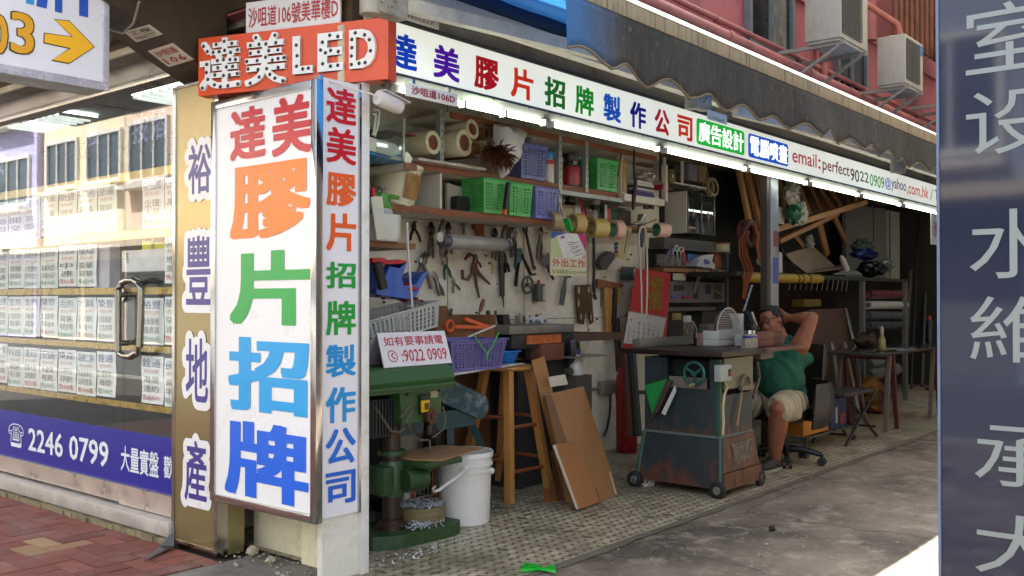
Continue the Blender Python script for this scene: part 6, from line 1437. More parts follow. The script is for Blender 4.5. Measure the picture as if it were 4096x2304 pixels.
solo('sketch_sheet', B().prism([PY(*TG(*q), 3.795) for q in ((1022, 355), (1115, 340), (1130, 395), (1035, 410))], (0, .003, 0)), mt('#b8b0a0', .6, var=.08), 'white sketch sheet on the tall narrow board', 'label')
# litter
b = B()
for i, (x, z) in enumerate(((870, 0), (930, 1), (985, 0), (1062, 1))): pass
P = [PZ(*TG(*q), .012) for q in ((872, 1425), (890, 1385), (975, 1400), (990, 1412), (1060, 1400), (1062, 1435), (1000, 1420), (975, 1418))]
b = B().prism(P, (0, 0, .012)); bmesh.ops.triangulate(b.bm, faces=b.bm.faces[:]); solo('green_wrapper', b.jitter(.003), mt('#12a02c', .3, var=.15, scale=30), 'bright green twisted wrapper dropped on the edge of the tiles', 'wrapper')
o = PZ(*TS(275, 1205), .02); bag('crumpled_tissue', 'crumpled white tissue on the floor by the front left saw wheel', 'tissue', o, .06, .04, .03, mt('#b5b0a8', .7), .5, .014)
b = B()
for i in range(420):
    p = Vector((random.uniform(3.2, 9), random.uniform(1.6, 3.4), .003)); s = random.uniform(.003, .010); b.box(p+Vector((0, 0, s*.2)), (s, s*random.uniform(.5, 2), s*.5), rz=random.random()*3)
struct('floor_debris', b, mt('#a8a294', .8, var=.4, scale=40, isl=.8), 'stuff')
o = PZ(1942, 1378+0, .01); solo('dark_scrap', B().sph(PZ(1943, 1328+0, .012), (.025, .02, .014), 8).jitter(.005), mt('#15130f', .8), 'small dark scrap on the concrete in the middle of the alley', 'scrap')

# bolts and a maker's plate on the drill press, rubble by the pillar
t = bpy.data.objects['drill_press']
for q in ((310, 215), (590, 215), (300, 420), (585, 400), (345, 248)): p = PY(*TP(*q), 3.70); part('bolt', B().cyl((p.x, 3.69, p.z), (p.x, 3.70, p.z), .008, n=6), mt('#3d3f38', .4, metal=.6), t)
p = PY(*TP(560, 240), 3.70); part('maker_plate', B().bx(p.x-.035, p.x+.02, 3.697, 3.70, p.z-.02, p.z+.015), mt('#8d8a78', .35, metal=.5), t)
b = B()
for i in range(90):
    x = random.uniform(2.86, 3.12); y = random.uniform(3.40, 4.25); s = abs(random.gauss(0, .005))+.002; b.sph((x-(.12 if random.random() < .4 else 0), y, s*.4), (s, s*random.uniform(.6, 1.4), s*.7), 6)
b.jitter(.002); struct('rubble', b, mt('#a39c8a', .9, var=.3, isl=.5), 'stuff')
for i, (x, y, s) in enumerate(((2.93, 4.14, .035), (2.9, 3.95, .022))): solo('plaster_lump', B().sph((x, y, s*.6), (s, s*.8, s*.7), 8).jitter(s*.25), mt('#a89f8a', .9), ('larger lump of fallen plaster beside the gold panel', 'smaller lump of fallen plaster under the big pillar sign')[i], 'rubble')
solo('black_scrap', B().prism([(2.70, 4.62, .01), (2.76, 4.58, .09), (2.74, 4.55, .012), (2.5, 4.42, .008)], (.01, .01, .004)), mt('#2c2c2e', .4), 'torn black plastic strip at the foot of the gold panel', 'scrap')
# ================================================================== RIGHT HALF OF THE TOOL WALL
def wallq(q, dy=0): return PY(*TC(*q), YT+dy)
# yellowed tag card, T square, saw, hammer handles
solo('paper_tag', B().prism([PY(*TC(*q), 4.3) for q in ((1022, 15), (1098, 40), (1040, 415), (932, 375))], (.0, .004, 0)), mt('#a89c70', .6, var=.12), 'yellowed paper tag with a slit hanging from the tape rolls', 'tag')
solo('tag_slit', B().prism([PY(*TC(*q), 4.297) for q in ((1046, 60), (1052, 60), (1010, 325), (1004, 325))], (0, .002, 0)), mt('#3a3222', .7), 'dark slit line on the yellowed tag', 'line')
t = thing('masking_gun', 'dark grey tape gun with coloured label hung beside the tag', 'tape gun', wallq((800, 430))); part('body', B().prism([wallq(q, -.04) for q in ((720, 450), (765, 370), (835, 305), (900, 330), (905, 380), (850, 450), (800, 520), (760, 520))], (0, .05, 0)), mt('#433e44', .5, var=.2), t)
for i, c in enumerate(('#1d4a38', '#2c3a7a', '#7a2a44', '#b0801c')): part('label', B().prism([PY(*TC(*q), 4.4) for q in ((895, 200+45*i), (940, 200+45*i), (928, 240+45*i), (892, 240+45*i))], (0, .004, 0)), mt(c, .5), t)
t = thing('wooden_square', 'big wooden T square with amber scrapers hung on the tool wall', 'square', wallq((850, 900)))
part('stock', B().prism([wallq(q, -.02) for q in ((702, 625), (1005, 690), (985, 725), (705, 725))], (0, .03, 0)), mt('#7a4a2a', .55, var=.25, scale=8), t)
part('blade', B().prism([wallq(q, -.012) for q in ((775, 725), (868, 725), (850, 1340), (800, 1340))], (0, .012, 0)), mt('#a8794a', .5, var=.25, scale=5, stretch=(6, 6, .6)), t)
part('amber_strip', B().prism([wallq(q, -.03) for q in ((930, 725), (945, 725), (950, 900), (930, 910))], (0, .01, 0)).prism([wallq(q, -.02) for q in ((812, 880), (822, 880), (820, 1220), (810, 1220))], (0, .008, 0)), mt('#c28a1c', .4), t)
for qs, w_, c, la in ((((738, 730), (735, 955)), .006, '#6b4a2c', 'thin twisted bit left of the wooden square'), (((905, 735), (890, 1100), (930, 1449)), .02, '#18171a', 'long black handle right of the wooden square'), (((650, 130), (655, 600), (660, 860)), .012, '#2b2a2d', 'straight black bar beside the going out sign')):
    solo('hanging_rod', B().tube([wallq(q, -.015) for q in qs], w_, 8), mt(c, .5), la, 'rod')
solo('brown_pipe', B().tube([wallq((920, 1080), -.02), wallq((935, 1449), -.04), wallq((945, 1700), -.05)], [.025, .028, .03], 8), mt('#3d2c28', .5, metal=.3), 'brown pipe hanging low left of the calendar', 'pipe')
solo('small_tin_plate', B().prism([wallq(q, -.01) for q in ((978, 480), (1110, 490), (1120, 645), (978, 640))], (0, .006, 0)), mt('#3d4a45', .4, var=.3), 'dark green grey plate behind the calendar', 'plate')
t = thing('wall_hook', 'black wire hook on the tool wall above the calendar', 'hook', wallq((1340, 440))); part('hook', B().tube([wallq(q, -.01) for q in ((1320, 390), (1335, 410), (1375, 425), (1350, 430), (1320, 505))], .004, 5), black, t)
# calendar
YC = 4.45
def cq(x, y, dy=0): return PY(*TC(x, y), YC+dy)
t = thing('wall_calendar', 'red hanging calendar with a gold character and a November date sheet', 'calendar', cq(1250, 1400))
part('backing', B().prism([cq(1145, 500), cq(1545, 560), cq(1492, 1380), cq(990, 1430)], (0, .004, 0)), mt('#a0101a', .45, var=.06), t)
part('date_sheet', B().prism([cq(1060, 1000, -.004), cq(1495, 1075, -.004), cq(1442, 1350, -.004), cq(1275, 1395, -.004), cq(1000, 1370, -.004)], (0, .002, 0)), mt('#b8b2ac', .6, var=.04), t)
g = mt('#8a6a20', .35, metal=.5)
U_ = cq(1450, 0, 0)-cq(1270, 0, 0); 
pl = cq(1255, 985, -.003); text('gold_character', '福', pl, cq(1425, 985)-cq(1255, 985)+Vector((0, 0, -.012)), cq(1300, 575)-cq(1255, 985)-Vector((0, 0, 0))-(cq(1300, 575)-cq(1300, 575)), g, t, .05, .0015, 2)
text('month', '11', cq(1268, 1085, -.005), cq(1305, 1085)-cq(1268, 1085), cq(1272, 1055)-cq(1268, 1085), ink('#a01c24'), t, .02, .001, 1)
days = [['', '', '1', '2', '3', '4', '5'], ['6', '7', '8', '9', '10', '11', '12'], ['13', '14', '15', '16', '17', '18', '19'], ['20', '21', '22', '23', '24', '25', '26'], ['27', '28', '29', '30']]
P0c, Ux, Vy = cq(1075, 1125, -.006), cq(1440, 1195)-cq(1075, 1125), cq(1048, 1345)-cq(1075, 1125)
for r_, row in enumerate(days):
    for c_, s in enumerate(row):
        if not s: continue
        p = P0c+Ux*(c_/6.6-.03)+Vy*(r_/4.2+.06); wdt = .026 if len(s) > 1 else .014
        text('date', s, p, (wdt, 0, -.004), (.0, 0, .026), ink('#a8242c') if c_ == 0 else ICO['k'], t, .03, .0008, 1)
b = B(); bd = B()
for i in range(24): p = cq(1065, 1000, -.006).lerp(cq(1495, 1072, -.006), i/23); bd.torus(p, (1, 0, .2), .006, .0016, 8, 4)
part('spiral', bd, mt('#8d8d8c', .3, metal=.7), t)
b = B().prism([cq(1088, 1100, -.0065)+Vector((.014*(16*math.sin(k*.314)**3)/16, 0, .012*(13*math.cos(k*.314)-5*math.cos(.628*k)-2*math.cos(.942*k)-math.cos(1.257*k))/13)) for k in range(20)], (0, -.001, 0)); part('heart', b, ink('#c25a72'), t)
# white cable loop
t = None
solo('white_cable_loop', B().tube([PY(*TC(*q), 4.15) for q in ((1210, 1040), (1205, 700), (1185, 330), (1175, 120), (1190, 40), (1220, 15), (1250, 40), (1262, 120), (1272, 400), (1272, 800), (1262, 1040))], .008, 7), mt('#b8ad9a', .5), 'white cable loop hanging in front of the calendar', 'cable')
solo('grey_pouch', B().prism([PY(*TC(*q), 4.2) for q in ((1195, 30), (1245, 50), (1240, 180), (1215, 260), (1200, 160))], (0, .03, 0)), mt('#34323a', .6), 'dark pouch hanging inside the white cable loop', 'pouch')
# wall socket and conduit low on the wall
def gq(q, Y): return PY(*TG(*q), Y)
x0, x1, z0, z1 = rect(TG(1315, 380), TG(1400, 445), YW-.05); t = thing('wall_socket', 'grey double socket box low on the cream wall', 'socket', ((x0+x1)/2, YW-.04, z0)); part('box', B().bx(x0, x1, YW-.05, YW-.002, z0, z1, .006), mt('#8d8577', .5), t)
part('plug', B().box((x1-.03, YW-.065, (z0+z1)/2), (.05, .03, .05), bev=.005), mt('#a39c8e', .5), t)
solo('conduit', B().tube([gq((1215, 425), YW-.02), gq((1315, 418), YW-.02)], .014, 8), mt('#7d7566', .5), 'grey conduit running to the low wall socket', 'pipe')
solo('black_cable', B().tube([gq(q, YW-.05) for q in ((1365, 445), (1360, 560), (1345, 640), (1325, 680))], .01, 7), black, 'black cable hanging from the low wall socket', 'cable')
solo('grey_cable', B().tube([gq(q, YW-.05) for q in ((1392, 440), (1398, 520), (1406, 640), (1410, 760))], .006, 7), mt('#8a8478', .5), 'thin grey cable hanging beside the black one', 'cable')
# ------------------------------------------------------------------ white cabinet, rack and desk stuff
x0, x1, z0, z1 = rect(TE(714, 545), TE(948, 918), 4.420)
xb_ = x0
t = thing('display_cabinet', 'white sided display cabinet with a glass front on the wall', 'cabinet', ((x0+x1)/2, 4.4, z0)); 
part('side', B().bx(x0, x0+.02, 4.420, YW-.003, z0, z1), mt('#b8b4aa', .5, var=.04), t)
part('carcass', B().bx(x0+.02, x1, 4.420, YW-.003, z0, z0+.015).bx(x0+.02, x1, 4.420, YW-.003, z1-.015, z1).bx(x1-.015, x1, 4.420, YW-.003, z0+.015, z1-.015).bx(x0+.02, x1-.015, YW-.02, YW-.004, z0+.015, z1-.015), mt('#2a2c2e', .5), t)
part('front', B().bx(x0+.02, x1-.012, 4.418, 4.420, z0, z1), glassy('cabinet_glass', (.8, .84, .86), 1.6, .02), t)
part('divider', B().bx((x0+x1)/2, (x0+x1)/2+.012, 4.412, 4.418, z0, z1).bx(x0+.015, x0+.03, 4.412, 4.418, z0, z1).bx(x1-.02, x1, 4.412, 4.418, z0, z1), mt('#4a4d50', .3, metal=.6), t)
part('shelf', B().bx(x0+.02, x1-.015, 4.430, YW-.02, (z0+z1)/2-.02, (z0+z1)/2-.012), mt('#5a5c5e', .3), t)
for q, s in (((778, 740), 1), ((900, 755), 1)):
    p = PY(*TE(*q), 4.410); b = B().bx(p.x-.005, p.x+.005, 4.413, 4.415, p.z-.04, p.z+.04).bx(p.x-.02, p.x+.02, 4.412, 4.413, p.z+.0, p.z+.01); part('red_mark', b, ink('#a0141c'), t)
p0, p1, p2, p3 = rect(TE(735, 840), TE(792, 862), 4.415); part('sticker', B().bx(p0, p1, 4.414, 4.415, p2, p3), mt('#a8847c', .5), t)
cz = z0+.016; cs = z1
for i, (dx, c, h) in enumerate(((.08, '#8a8d8c', .08), (.16, '#6c7a6a', .06), (.26, '#7a3a48', .12), (.31, '#9a9a98', .16), (.37, '#5a3a6a', .1), (.42, '#a8a8a0', .13))):
    solo('cabinet_bottle', B().lathe([(0, 0), (.018, 0), (.02, .01), (.02, h*.7), (.009, h*.85), (.009, h)], (x0+.03+dx, 4.500, cz), n=14), mt(c, .4), ['pale jar', 'greenish jar', 'maroon bottle', 'tall white bottle', 'violet bottle', 'white capped bottle'][i]+' on the floor of the display cabinet', 'bottle')
# things on top of the cabinet: small white rack, rope coil, magenta box
x0r, x1r, z0r, z1r = rect(TM(1850, 250), TM(2174, 640), 4.3); t = thing('small_rack', 'small white open rack above the display cabinet with a round brass tape in it', 'rack', (x0r, 4.4, z0r))
part('post', B().bx(x0r-.01, x0r+.012, 4.3, 4.32, ZB, z1r), whiteboard, t); xr_ = PY(*TM(2110, 450), 4.3).x; part('post', B().bx(xr_-.008, xr_+.008, 4.3, 4.32, z0r, z1r), whiteboard, t)
part('shelf', B().bx(x0r, PY(*TE(900, 480), 4.3).x, 4.3, YW-.003, z0r-.012, z0r), whiteboard, t)
p = PY(*TM(1955, 525), 4.28); t = thing('brass_tape_measure', 'round olive brass tape measure in the small white rack', 'tape measure', p); part('case', B().cyl(p, p+Vector((0, .05, 0)), .062, n=26), mt('#6b5d2a', .35, metal=.4), t); part('tab', B().box(p+Vector((.0, -.004, .0)), (.012, .006, .03), ry=.4), mt('#c9c6bf', .4), t)
bxo('black_box', 'black boxy gadget at the top of the small white rack', 'box', TM(1970, 350), TM(2100, 480), 4.4, .12, '#18181c')
bxo('lilac_box', 'lilac box standing beside the small white rack', 'box', TE(735, 320), TE(815, 470), 4.42, .1, '#7d7488')
bxo('tan_bag', 'tan packet beside the lilac box', 'packet', TE(820, 330), TE(880, 480), 4.40, .08, '#7a6448')
bxo('magenta_box', 'small magenta box under the small white rack', 'box', TM(1815, 640), TM(1905, 725), 4.3, .1, '#a01c4c')
b = B(); 
for k in range(9):
    c0 = PY(*TE(700, 505), 4.3); b.tube([c0+Vector((random.uniform(-.28, .25), random.uniform(0, .1), random.uniform(-.03, .03))) for _ in range(6)], .007, 6)
solo('tangled_leads', b, mt('#3a3634', .6), 'tangle of dark leads on top of the display cabinet', 'cable')
b = B(); c0 = PY(*TE(945, 510), 4.24)
for k in range(7): b.torus(c0+Vector((random.uniform(-.015, .015), .01*k, random.uniform(-.012, .012))), (random.uniform(-.3, .3), 1, random.uniform(-.3, .3)), .075+.008*random.random(), .006, 22, 6)
b.tube([c0+Vector((-.05, .03, .05)), c0+Vector((-.06, .05, .2)), c0+Vector((.0, .06, .36))], .006, 6)
solo('rope_coil', b, mt('#8a8062', .7), 'coil of pale rope hanging at the upper right corner of the cabinet', 'rope')
# grey wall unit below the cabinet
grey = mt('#55565a', .5, var=.12, dirt='#2f3033')
def dq(q, Y): return PY(*TD(*q), Y)
def drect(q0, q1, Y): return rect(TD(*q0), TD(*q1), Y)
x0, x1, z0, z1 = drect((160, 270), (945, 320), 4.455); t = thing('grey_unit', 'grey metal wall unit with two shelves under the display cabinet', 'shelf unit', ((x0+x1)/2, 4.542, .9))
part('top_slab', B().bx(x0, x1, 4.455, YW-.003, z0, z1), grey, t); ZU = z1
part('dark_back', B().bx(x0, x1-.06, YW-.01, YW-.003, .95, z0), mt('#2a2624', .7), t)
part('end_panel', B().bx(x1-.08, x1-.05, 4.462, YW-.01, .8, z0), mt('#4a4c52', .5), t)
x2, x3, z2, z3 = drect((155, 490), (530, 555), 4.469); part('lower_shelf', B().bx(x2, x1-.085, 4.469, YW-.01, z2, z3), mt('#8a5a34', .55, var=.15), t); ZM = z3
x2, x3, z4, z5 = drect((215, 650), (500, 900), 4.476); part('drawer_box', B().bx(x2, x1-.1, 4.476, YW-.011, z4, z5, .006), grey, t)
a0, a1, a2, a3 = drect((275, 695), (395, 765), 4.474); part('drawer_recess', B().bx(a0, a1, 4.473, 4.475, a2, a3), mt('#2c1f1a', .6), t)
x2, x3, z6, z7 = drect((205, 955), (760, 990), 4.455); part('bottom_shelf', B().bx(x2, x3, 4.455, YW-.011, z6, z7), mt('#5a5550', .4, metal=.5), t)
for q0, q1, c in (((640, 690), (705, 800), '#1a1a1c'), ((500, 690), (560, 860), '#1a1b1d'), ((740, 690), (830, 860), '#202124')): a0, a1, a2, a3 = drect(q0, q1, 4.474); part('slot', B().bx(a0, a1, 4.474, 4.476, a2, a3), mt(c, .6), t)
# on the slab
bxo('flat_stack', 'stack of flat grey sheets lying under the display cabinet', 'sheets', TD(165, 140), TD(780, 268), 4.490, .3, mt('#4a4642', .6, var=.35, scale=20, stretch=(1, 1, 14)), ZU+.001)
x0c, x1c, z0c, z1c = drect((778, 185), (882, 280), 4.476); t = thing('lidded_tin', 'round cream tin with a red lid on the grey unit', 'tin', ((x0c+x1c)/2, 4.490, ZU)); r_ = (x1c-x0c)/2; part('tin', B().lathe([(0, 0), (r_, 0), (r_, .075), (0, .076)], ((x0c+x1c)/2, 4.494, ZU+.001), n=24), mt('#a39a7c', .4), t); part('lid', B().lathe([(r_*1.06, .074), (r_*1.06, .09), (0, .092)], ((x0c+x1c)/2, 4.494, ZU+.001), n=24), mt('#7d2a24', .4), t)
# pen holder with scissors
x0p, x1p, z0p, z1p = drect((100, 335), (420, 485), 4.438); t = thing('pen_holder', 'clear plastic holder of pens, cutters and white scissors below the cabinet', 'holder', ((x0p+x1p)/2, 4.452, ZM))
part('box', B().bx(x0p, x1p, 4.438, 4.439, z0p, z1p).bx(x0p, x0p+.004, 4.439, 4.465, z0p, z1p).bx(x1p-.004, x1p, 4.439, 4.465, z0p, z1p).bx(x0p, x1p, 4.464, 4.465, z0p, z1p).bx(x0p, x1p, 4.438, 4.465, z0p-.004, z0p), glassy('pen_box', (.8, .78, .76), 1.45, .06), t)
for q0, q1, w_, c in (((110, 475), (215, 290), .012, '#4a1838'), ((160, 450), (225, 290), .008, '#a8a49c'), ((235, 470), (248, 255), .012, '#4a5580'), ((262, 465), (270, 270), .009, '#9a96a0'), ((395, 440), (375, 260), .022, '#a01824'), ((130, 480), (160, 380), .012, '#15151a')): part('pen', B().tube([dq(q0, 4.452), dq(q1, 4.452)], w_, 8), mt(c, .4), t)
sc = B(); sc.torus(dq((308, 270), 4.444), (0, 1, 0), .028, .006, 18, 6).torus(dq((362, 285), 4.444), (.4, 1, 0), .022, .006, 18, 6).bar(dq((315, 300), 4.444), dq((330, 480), 4.448), .012, .004).bar(dq((358, 315), 4.444), dq((345, 480), 4.448), .012, .004)
part('scissors', sc, mt('#c9c6be', .4), t)
bxo('blue_packet', 'small blue packet beside the pen holder', 'packet', TD(440, 335), TD(535, 420), 4.490, .08, '#22588c')
bxo('brown_carton', 'brown carton at the right end of the grey unit', 'carton', TD(745, 320), TD(830, 500), 4.525, .15, '#8a4a26')
# tissue pack, paper pile
b = B().prism([dq(q, 4.441) for q in ((535, 400), (600, 355), (740, 335), (720, 420), (755, 460), (750, 520), (700, 495), (545, 480))], (0, .12, 0)); t = thing('tissue_pack', 'white tissue pack with a blue band and an orange flower', 'tissues', dq((640, 520), 4.441)); part('pack', b.jitter(.002), mt('#b8b6b4', .5), t)
part('band', B().prism([dq(q, 4.440) for q in ((540, 405), (700, 395), (690, 455), (542, 452))], (0, .002, 0)), mt('#2a4a9a', .4), t); part('flower', B().torus(dq((648, 440), 4.438), (0, 1, 0), .012, .006, 10, 5), mt('#c0501c', .5), t)
b = B()
for i in range(26): b.bar(dq((random.uniform(540, 840), random.uniform(500, 590)), 4.455), dq((random.uniform(560, 890), random.uniform(510, 620)), 4.438), random.uniform(.01, .04), .004)
solo('paper_scraps', b, mt('#a8a498', .6, var=.3, isl=.4), 'untidy heap of paper scraps under the tissue pack', 'scraps')
solo('yellow_strip', B().bar(dq((800, 560), 4.438), dq((895, 610), 4.431), .02, .004), mt('#b0a030', .5), 'yellow strip poking out of the paper scraps', 'strip')
solo('pair_of_sticks', B().bar(dq((570, 560), 4.427), dq((505, 785), 4.427), .012, .008).bar(dq((590, 565), 4.431), dq((520, 790), 4.431), .012, .008), mt('#8a7468', .6), 'two thin wooden sticks hanging from the grey unit', 'sticks')
bxo('note_pad', 'pale note pad with a pink corner on the lower shelf', 'pad', TD(272, 560), TD(415, 645), 4.473, .01, '#a8a48c', extra=[(TD(385, 560), TD(415, 600), '#b0305c')])
b = B().bar(dq((740, 750), 4.455), dq((825, 810), 4.455), .02, .005); solo('tape_end', b, mt('#8a8a48', .5), 'loose yellowish tape end stuck on the grey drawer box', 'tape')
bxo('blue_white_box', 'small blue and white box on the bottom shelf of the grey unit', 'box', TD(255, 810), TD(370, 850), 4.462, .08, '#4a4e78'); solo('pink_marker', B().cyl(dq((380, 838), 4.455), dq((465, 838), 4.455), .01, n=10), mt('#a82a5c', .4), 'pink marker on the bottom shelf of the grey unit', 'marker')
# below: cords and adaptors
solo('yellow_adaptor', B().box(dq((310, 1060), 4.3), (.08, .05, .06), bev=.006), mt('#8d8348', .5), 'yellow adaptor hanging under the grey unit', 'adaptor')
solo('white_adaptor', B().box(dq((430, 1090), 4.2), (.07, .05, .06), bev=.008).tube([dq(q, 4.2) for q in ((440, 1110), (500, 1120), (540, 1200), (535, 1310))], .006, 6), mt('#b5b2ac', .4), 'white adaptor with a cord under the grey unit', 'adaptor')
solo('round_mirror', B().lathe([(0, 0), (.09, 0), (.1, .01), (.1, .03), (0, .03)], dq((460, 1210), 4.4), (0, 1, 0), 26), mt('#77756d', .25, metal=.5), 'round grey disc behind the white adaptor', 'disc')
solo('small_clamp', B().box(dq((285, 1290), 4.25), (.09, .05, .08), bev=.01).cyl(dq((225, 1285), 4.25), dq((330, 1285), 4.25), .014), mt('#2e3236', .4), 'dark grey clamp on the wall beside the calendar', 'clamp')
bxo('grey_tin', 'grey rounded tin behind the white fan', 'tin', TD(685, 1150), TD(800, 1330), 4.0, .1, '#5a5850'); bxo('pink_cup', 'pink plastic cup behind the saw table', 'cup', TD(640, 1255), TD(770, 1400), 3.9, .08, '#a07a78')
solo('dark_board', B().bx(PY(*TD(600, 1100), 4.5).x, PY(*TD(980, 1100), 4.5).x, 4.5, YW-.003, 0, PY(*TD(700, 1000), 4.5).z), mt('#2b2a29', .8), 'dark board leaning under the grey unit', 'board')
# red extinguisher and green frame left of the saw
o = PZ(1602, 1140, .006); t = thing('fire_extinguisher', 'red fire extinguisher half hidden by a green frame left of the saw', 'extinguisher', o); r_ = .09
part('cylinder', B().lathe([(r_*.9, 0), (r_, .015), (r_, .62), (r_*.85, .69), (.03, .73), (.03, .76)], (o.x, o.y+.1, .006), n=26), mt('#8e141a', .35, var=.1), t); part('label', B().bx(o.x-.1, o.x-.06, o.y-.008, o.y-.002, .22, .26), mt('#a8a49a', .5), t)
part('valve', B().cyl((o.x, o.y+.1, .76), (o.x, o.y+.1, .83), .025).bar((o.x, o.y+.1, .82), (o.x-.13, o.y+.07, .85), .025, .015), mt('#1c1b1b', .4), t)
t = thing('green_stand', 'narrow dark green metal frame leaning beside the fire extinguisher', 'frame', PZ(1612, 1145, 0)); gf = mt('#2c3a30', .5, var=.2)
fx = [PY(*TS(140, 430), 3.95), PY(*TS(215, 940), 3.85), PY(*TS(195, 480), 3.95), PY(*TS(225, 930), 3.85)]
part('bar', B().bar(PY(*TS(150, 440), 4.0), PY(*TS(185, 935), 3.9), .09, .03, up=(0, 1, 0)), mt('#4a2c22', .5), t); part('bar', B().bar(PY(*TS(190, 450), 3.96), PY(*TS(226, 935), 3.86), .045, .03, up=(0, 1, 0)), gf, t)
part('crossbar', B().bar(PY(*TS(190, 680), 3.93), PY(*TS(250, 680), 3.93), .03, .03), gf, t)
# ================================================================== TABLE SAW
def saw_paint(base, rustc, amt=.9, zlo=.05, zhi=.35):
    k = N('old_machine_paint'); co = k.coord(); mp = k.n('Mapping'); mp.inputs['Scale'].default_value = (1, 1, .35); k.l(co, mp.inputs[0])
    n1 = k.noise(mp.outputs[0], 5, 8, .7); n2 = k.noise(co, 26, 6, .7); n3 = k.noise(mp.outputs[0], 14, 8, .7)
    sx = k.n('SeparateXYZ'); k.l(co, sx.inputs[0])
    c = k.mix(k.ramp(n1, .35, .65), tuple(x*.75 for x in lin(base)), tuple(x*1.25 for x in lin(base)))
    c = k.mix(k.math('MULTIPLY', k.ramp(n2, .58, .7), .5), c, lin('#3f5560'))
    h = k.ramp(sx.outputs[2], zhi, zlo)
    rm = k.ramp(k.math('ADD', n3, k.math('MULTIPLY', h, .24)), .64, .76)
    c = k.mix(k.math('MULTIPLY', rm, amt), c, lin(rustc))
    c = k.mix(k.math('MULTIPLY', k.ramp(n2, .68, .74), .6), c, lin('#9a9a90'))
    k.l(c, k.b.inputs['Base Color']); k.b.inputs['Roughness'].default_value = .5; k.bump(n2, .15, .003); return k.m
t = thing('table_saw', 'old dark green table saw on wheels with rusty paint and a hand wheel', 'table saw', (5.98, 3.33, 0))
X0, X1, Ya, Yz = 5.74, 6.22, 2.99, 3.56; TZ = .955
low = B(); zl, zm = .055, .385
def ring(x0, x1, y0, y1, z): return [(x0, y0, z), (x1, y0, z), (x1, y1, z), (x0, y1, z)]
r0, r1 = ring(5.70, 6.26, 2.965, 3.595, zl), ring(5.745, 6.225, 2.985, 3.555, zm)
for i in range(4): low.face([r0[i], r0[(i+1) % 4], r1[(i+1) % 4], r1[i]])
low.face(r0); low.face(r1)
pm = saw_paint('#222a2f', '#5a3019', .8)
part('lower_cabinet', low, pm, t)
up = B()
up.bx(X0, X0+.015, Ya, Yz, zm+.01, .70); up.bx(X0, X0+.015, 3.38, Yz, .70, .90); up.bx(X0, X0+.015, Ya, 3.06, .70, .90)
up.bx(X0+.016, X1, Ya, Ya+.012, zm+.01, .66).bx(X0+.016, X1, Yz-.012, Yz, zm+.01, .9).bx(X1-.012, X1, Ya+.013, Yz-.013, zm+.01, .9)
part('upper_cabinet', up, saw_paint('#1f2c30', '#6b3a1c', .7, .35, .55), t)
part('inner_works', B().bx(X0+.12, X1-.05, 3.08, 3.5, .45, .88).cyl((5.82, 3.3, .78), (6.0, 3.3, .78), .05), mt('#121313', .7), t)
part('seam', B().bx(X0-.006, X1+.004, Ya-.006, Yz+.004, zm-.004, zm+.012), mt('#5a625f', .5, dirt='#32383a'), t)
for y0_, y1_, nm in ((2.955, 2.985, 0), (3.70, 3.72, 1)): pass
part('wood_panel', B().prism([(5.755, 2.979, zm-.006), (6.215, 2.979, zm-.006), (6.25, 2.958, .16), (5.72, 2.958, .16)], (0, -.006, 0)).prism([(5.71, 2.95, .155), (6.262, 2.95, .155), (6.27, 2.947, .05), (5.70, 2.947, .05)], (0, -.01, 0)), saw_paint('#4a2c20', '#7d4d2c', .5, .0, .9), t)
part('torn_sheet', B().prism([(5.86, 2.965, .33), (6.16, 2.965, .345), (6.15, 2.956, .22), (6.02, 2.953, .2), (5.9, 2.955, .19)], (0, -.004, 0)), mt('#5d4f42', .9, var=.5, scale=30, dirt='#9a8d7c', damt=.8), t)
part('green_edge', B().bar((5.738, 2.982, zm), (5.695, 2.958, .06), .02, .02).bar((5.738, Yz+.002, zm), (5.695, 3.60, .06), .02, .02).bx(X0-.003, X0+.03, Ya-.004, Ya+.02, zm+.014, .9), mt('#1f4a3a', .5, var=.2), t)
part('side_panel', B().bx(X0+.05, X1-.01, Ya-.012, Ya-.001, .70, .905), mt('#68674f', .5, var=.2, scale=7, dirt='#45432f'), t)
tp = B().bx(5.66, 6.32, 2.925, 3.73, TZ-.035, TZ, .004)
part('table_top', tp, mt('#2f2723', .35, metal=.45, var=.3, scale=6, dirt='#5a4638'), t)
sl_ = B().bx(5.668, 6.31, 3.20, 3.215, TZ-.001, TZ+.001).bx(5.668, 6.31, 3.44, 3.455, TZ-.001, TZ+.001)
part('groove', sl_, mt('#0e0d0c', .6), t)
ex = B().prism([(6.325, 2.93, TZ-.028), (7.0, 2.95, TZ-.028), (7.02, 3.03, TZ-.028), (6.325, 3.5, TZ-.028)], (0, 0, .024)); part('extension', ex, mt('#5a3a2a', .6, var=.3, scale=6, dirt='#8a7a68'), t)
part('extension_strut', B().bar((6.3, 2.98, .9), (6.55, 3.0, .90), .04, .05).tube([(6.32, 3.0, .86), (6.4, 3.02, .74), (6.3, 3.02, .6)], .012, 7), mt('#5d564c', .5, metal=.3), t)
c = PX(*TS(545, 572), X0-.05); hwm2 = mt('#2f5d58', .35, metal=.5, var=.15)
hw_ = part('hand_wheel', B().torus(c, (1, 0, 0), .075, .011, 30, 9), hwm2, t)
sp = B().cyl(c+Vector((-.012, 0, 0)), c+Vector((.07, 0, 0)), .018, n=14)
for i in range(3): a = .5+i*2.094; sp.tube([c, c+Vector((0, math.cos(a), math.sin(a)))*.072], .009, 6)
part('spokes', sp, hwm2, hw_); part('crank', B().cyl(c+Vector((0, .0, -.072)), c+Vector((-.05, -.0, -.074)), .011, n=10), mt('#9a8a5a', .4), hw_)
part('sill', B().bx(X0-.012, X0+.005, 3.08, 3.36, .70, .775), mt('#6d625c', .5, var=.2), t)
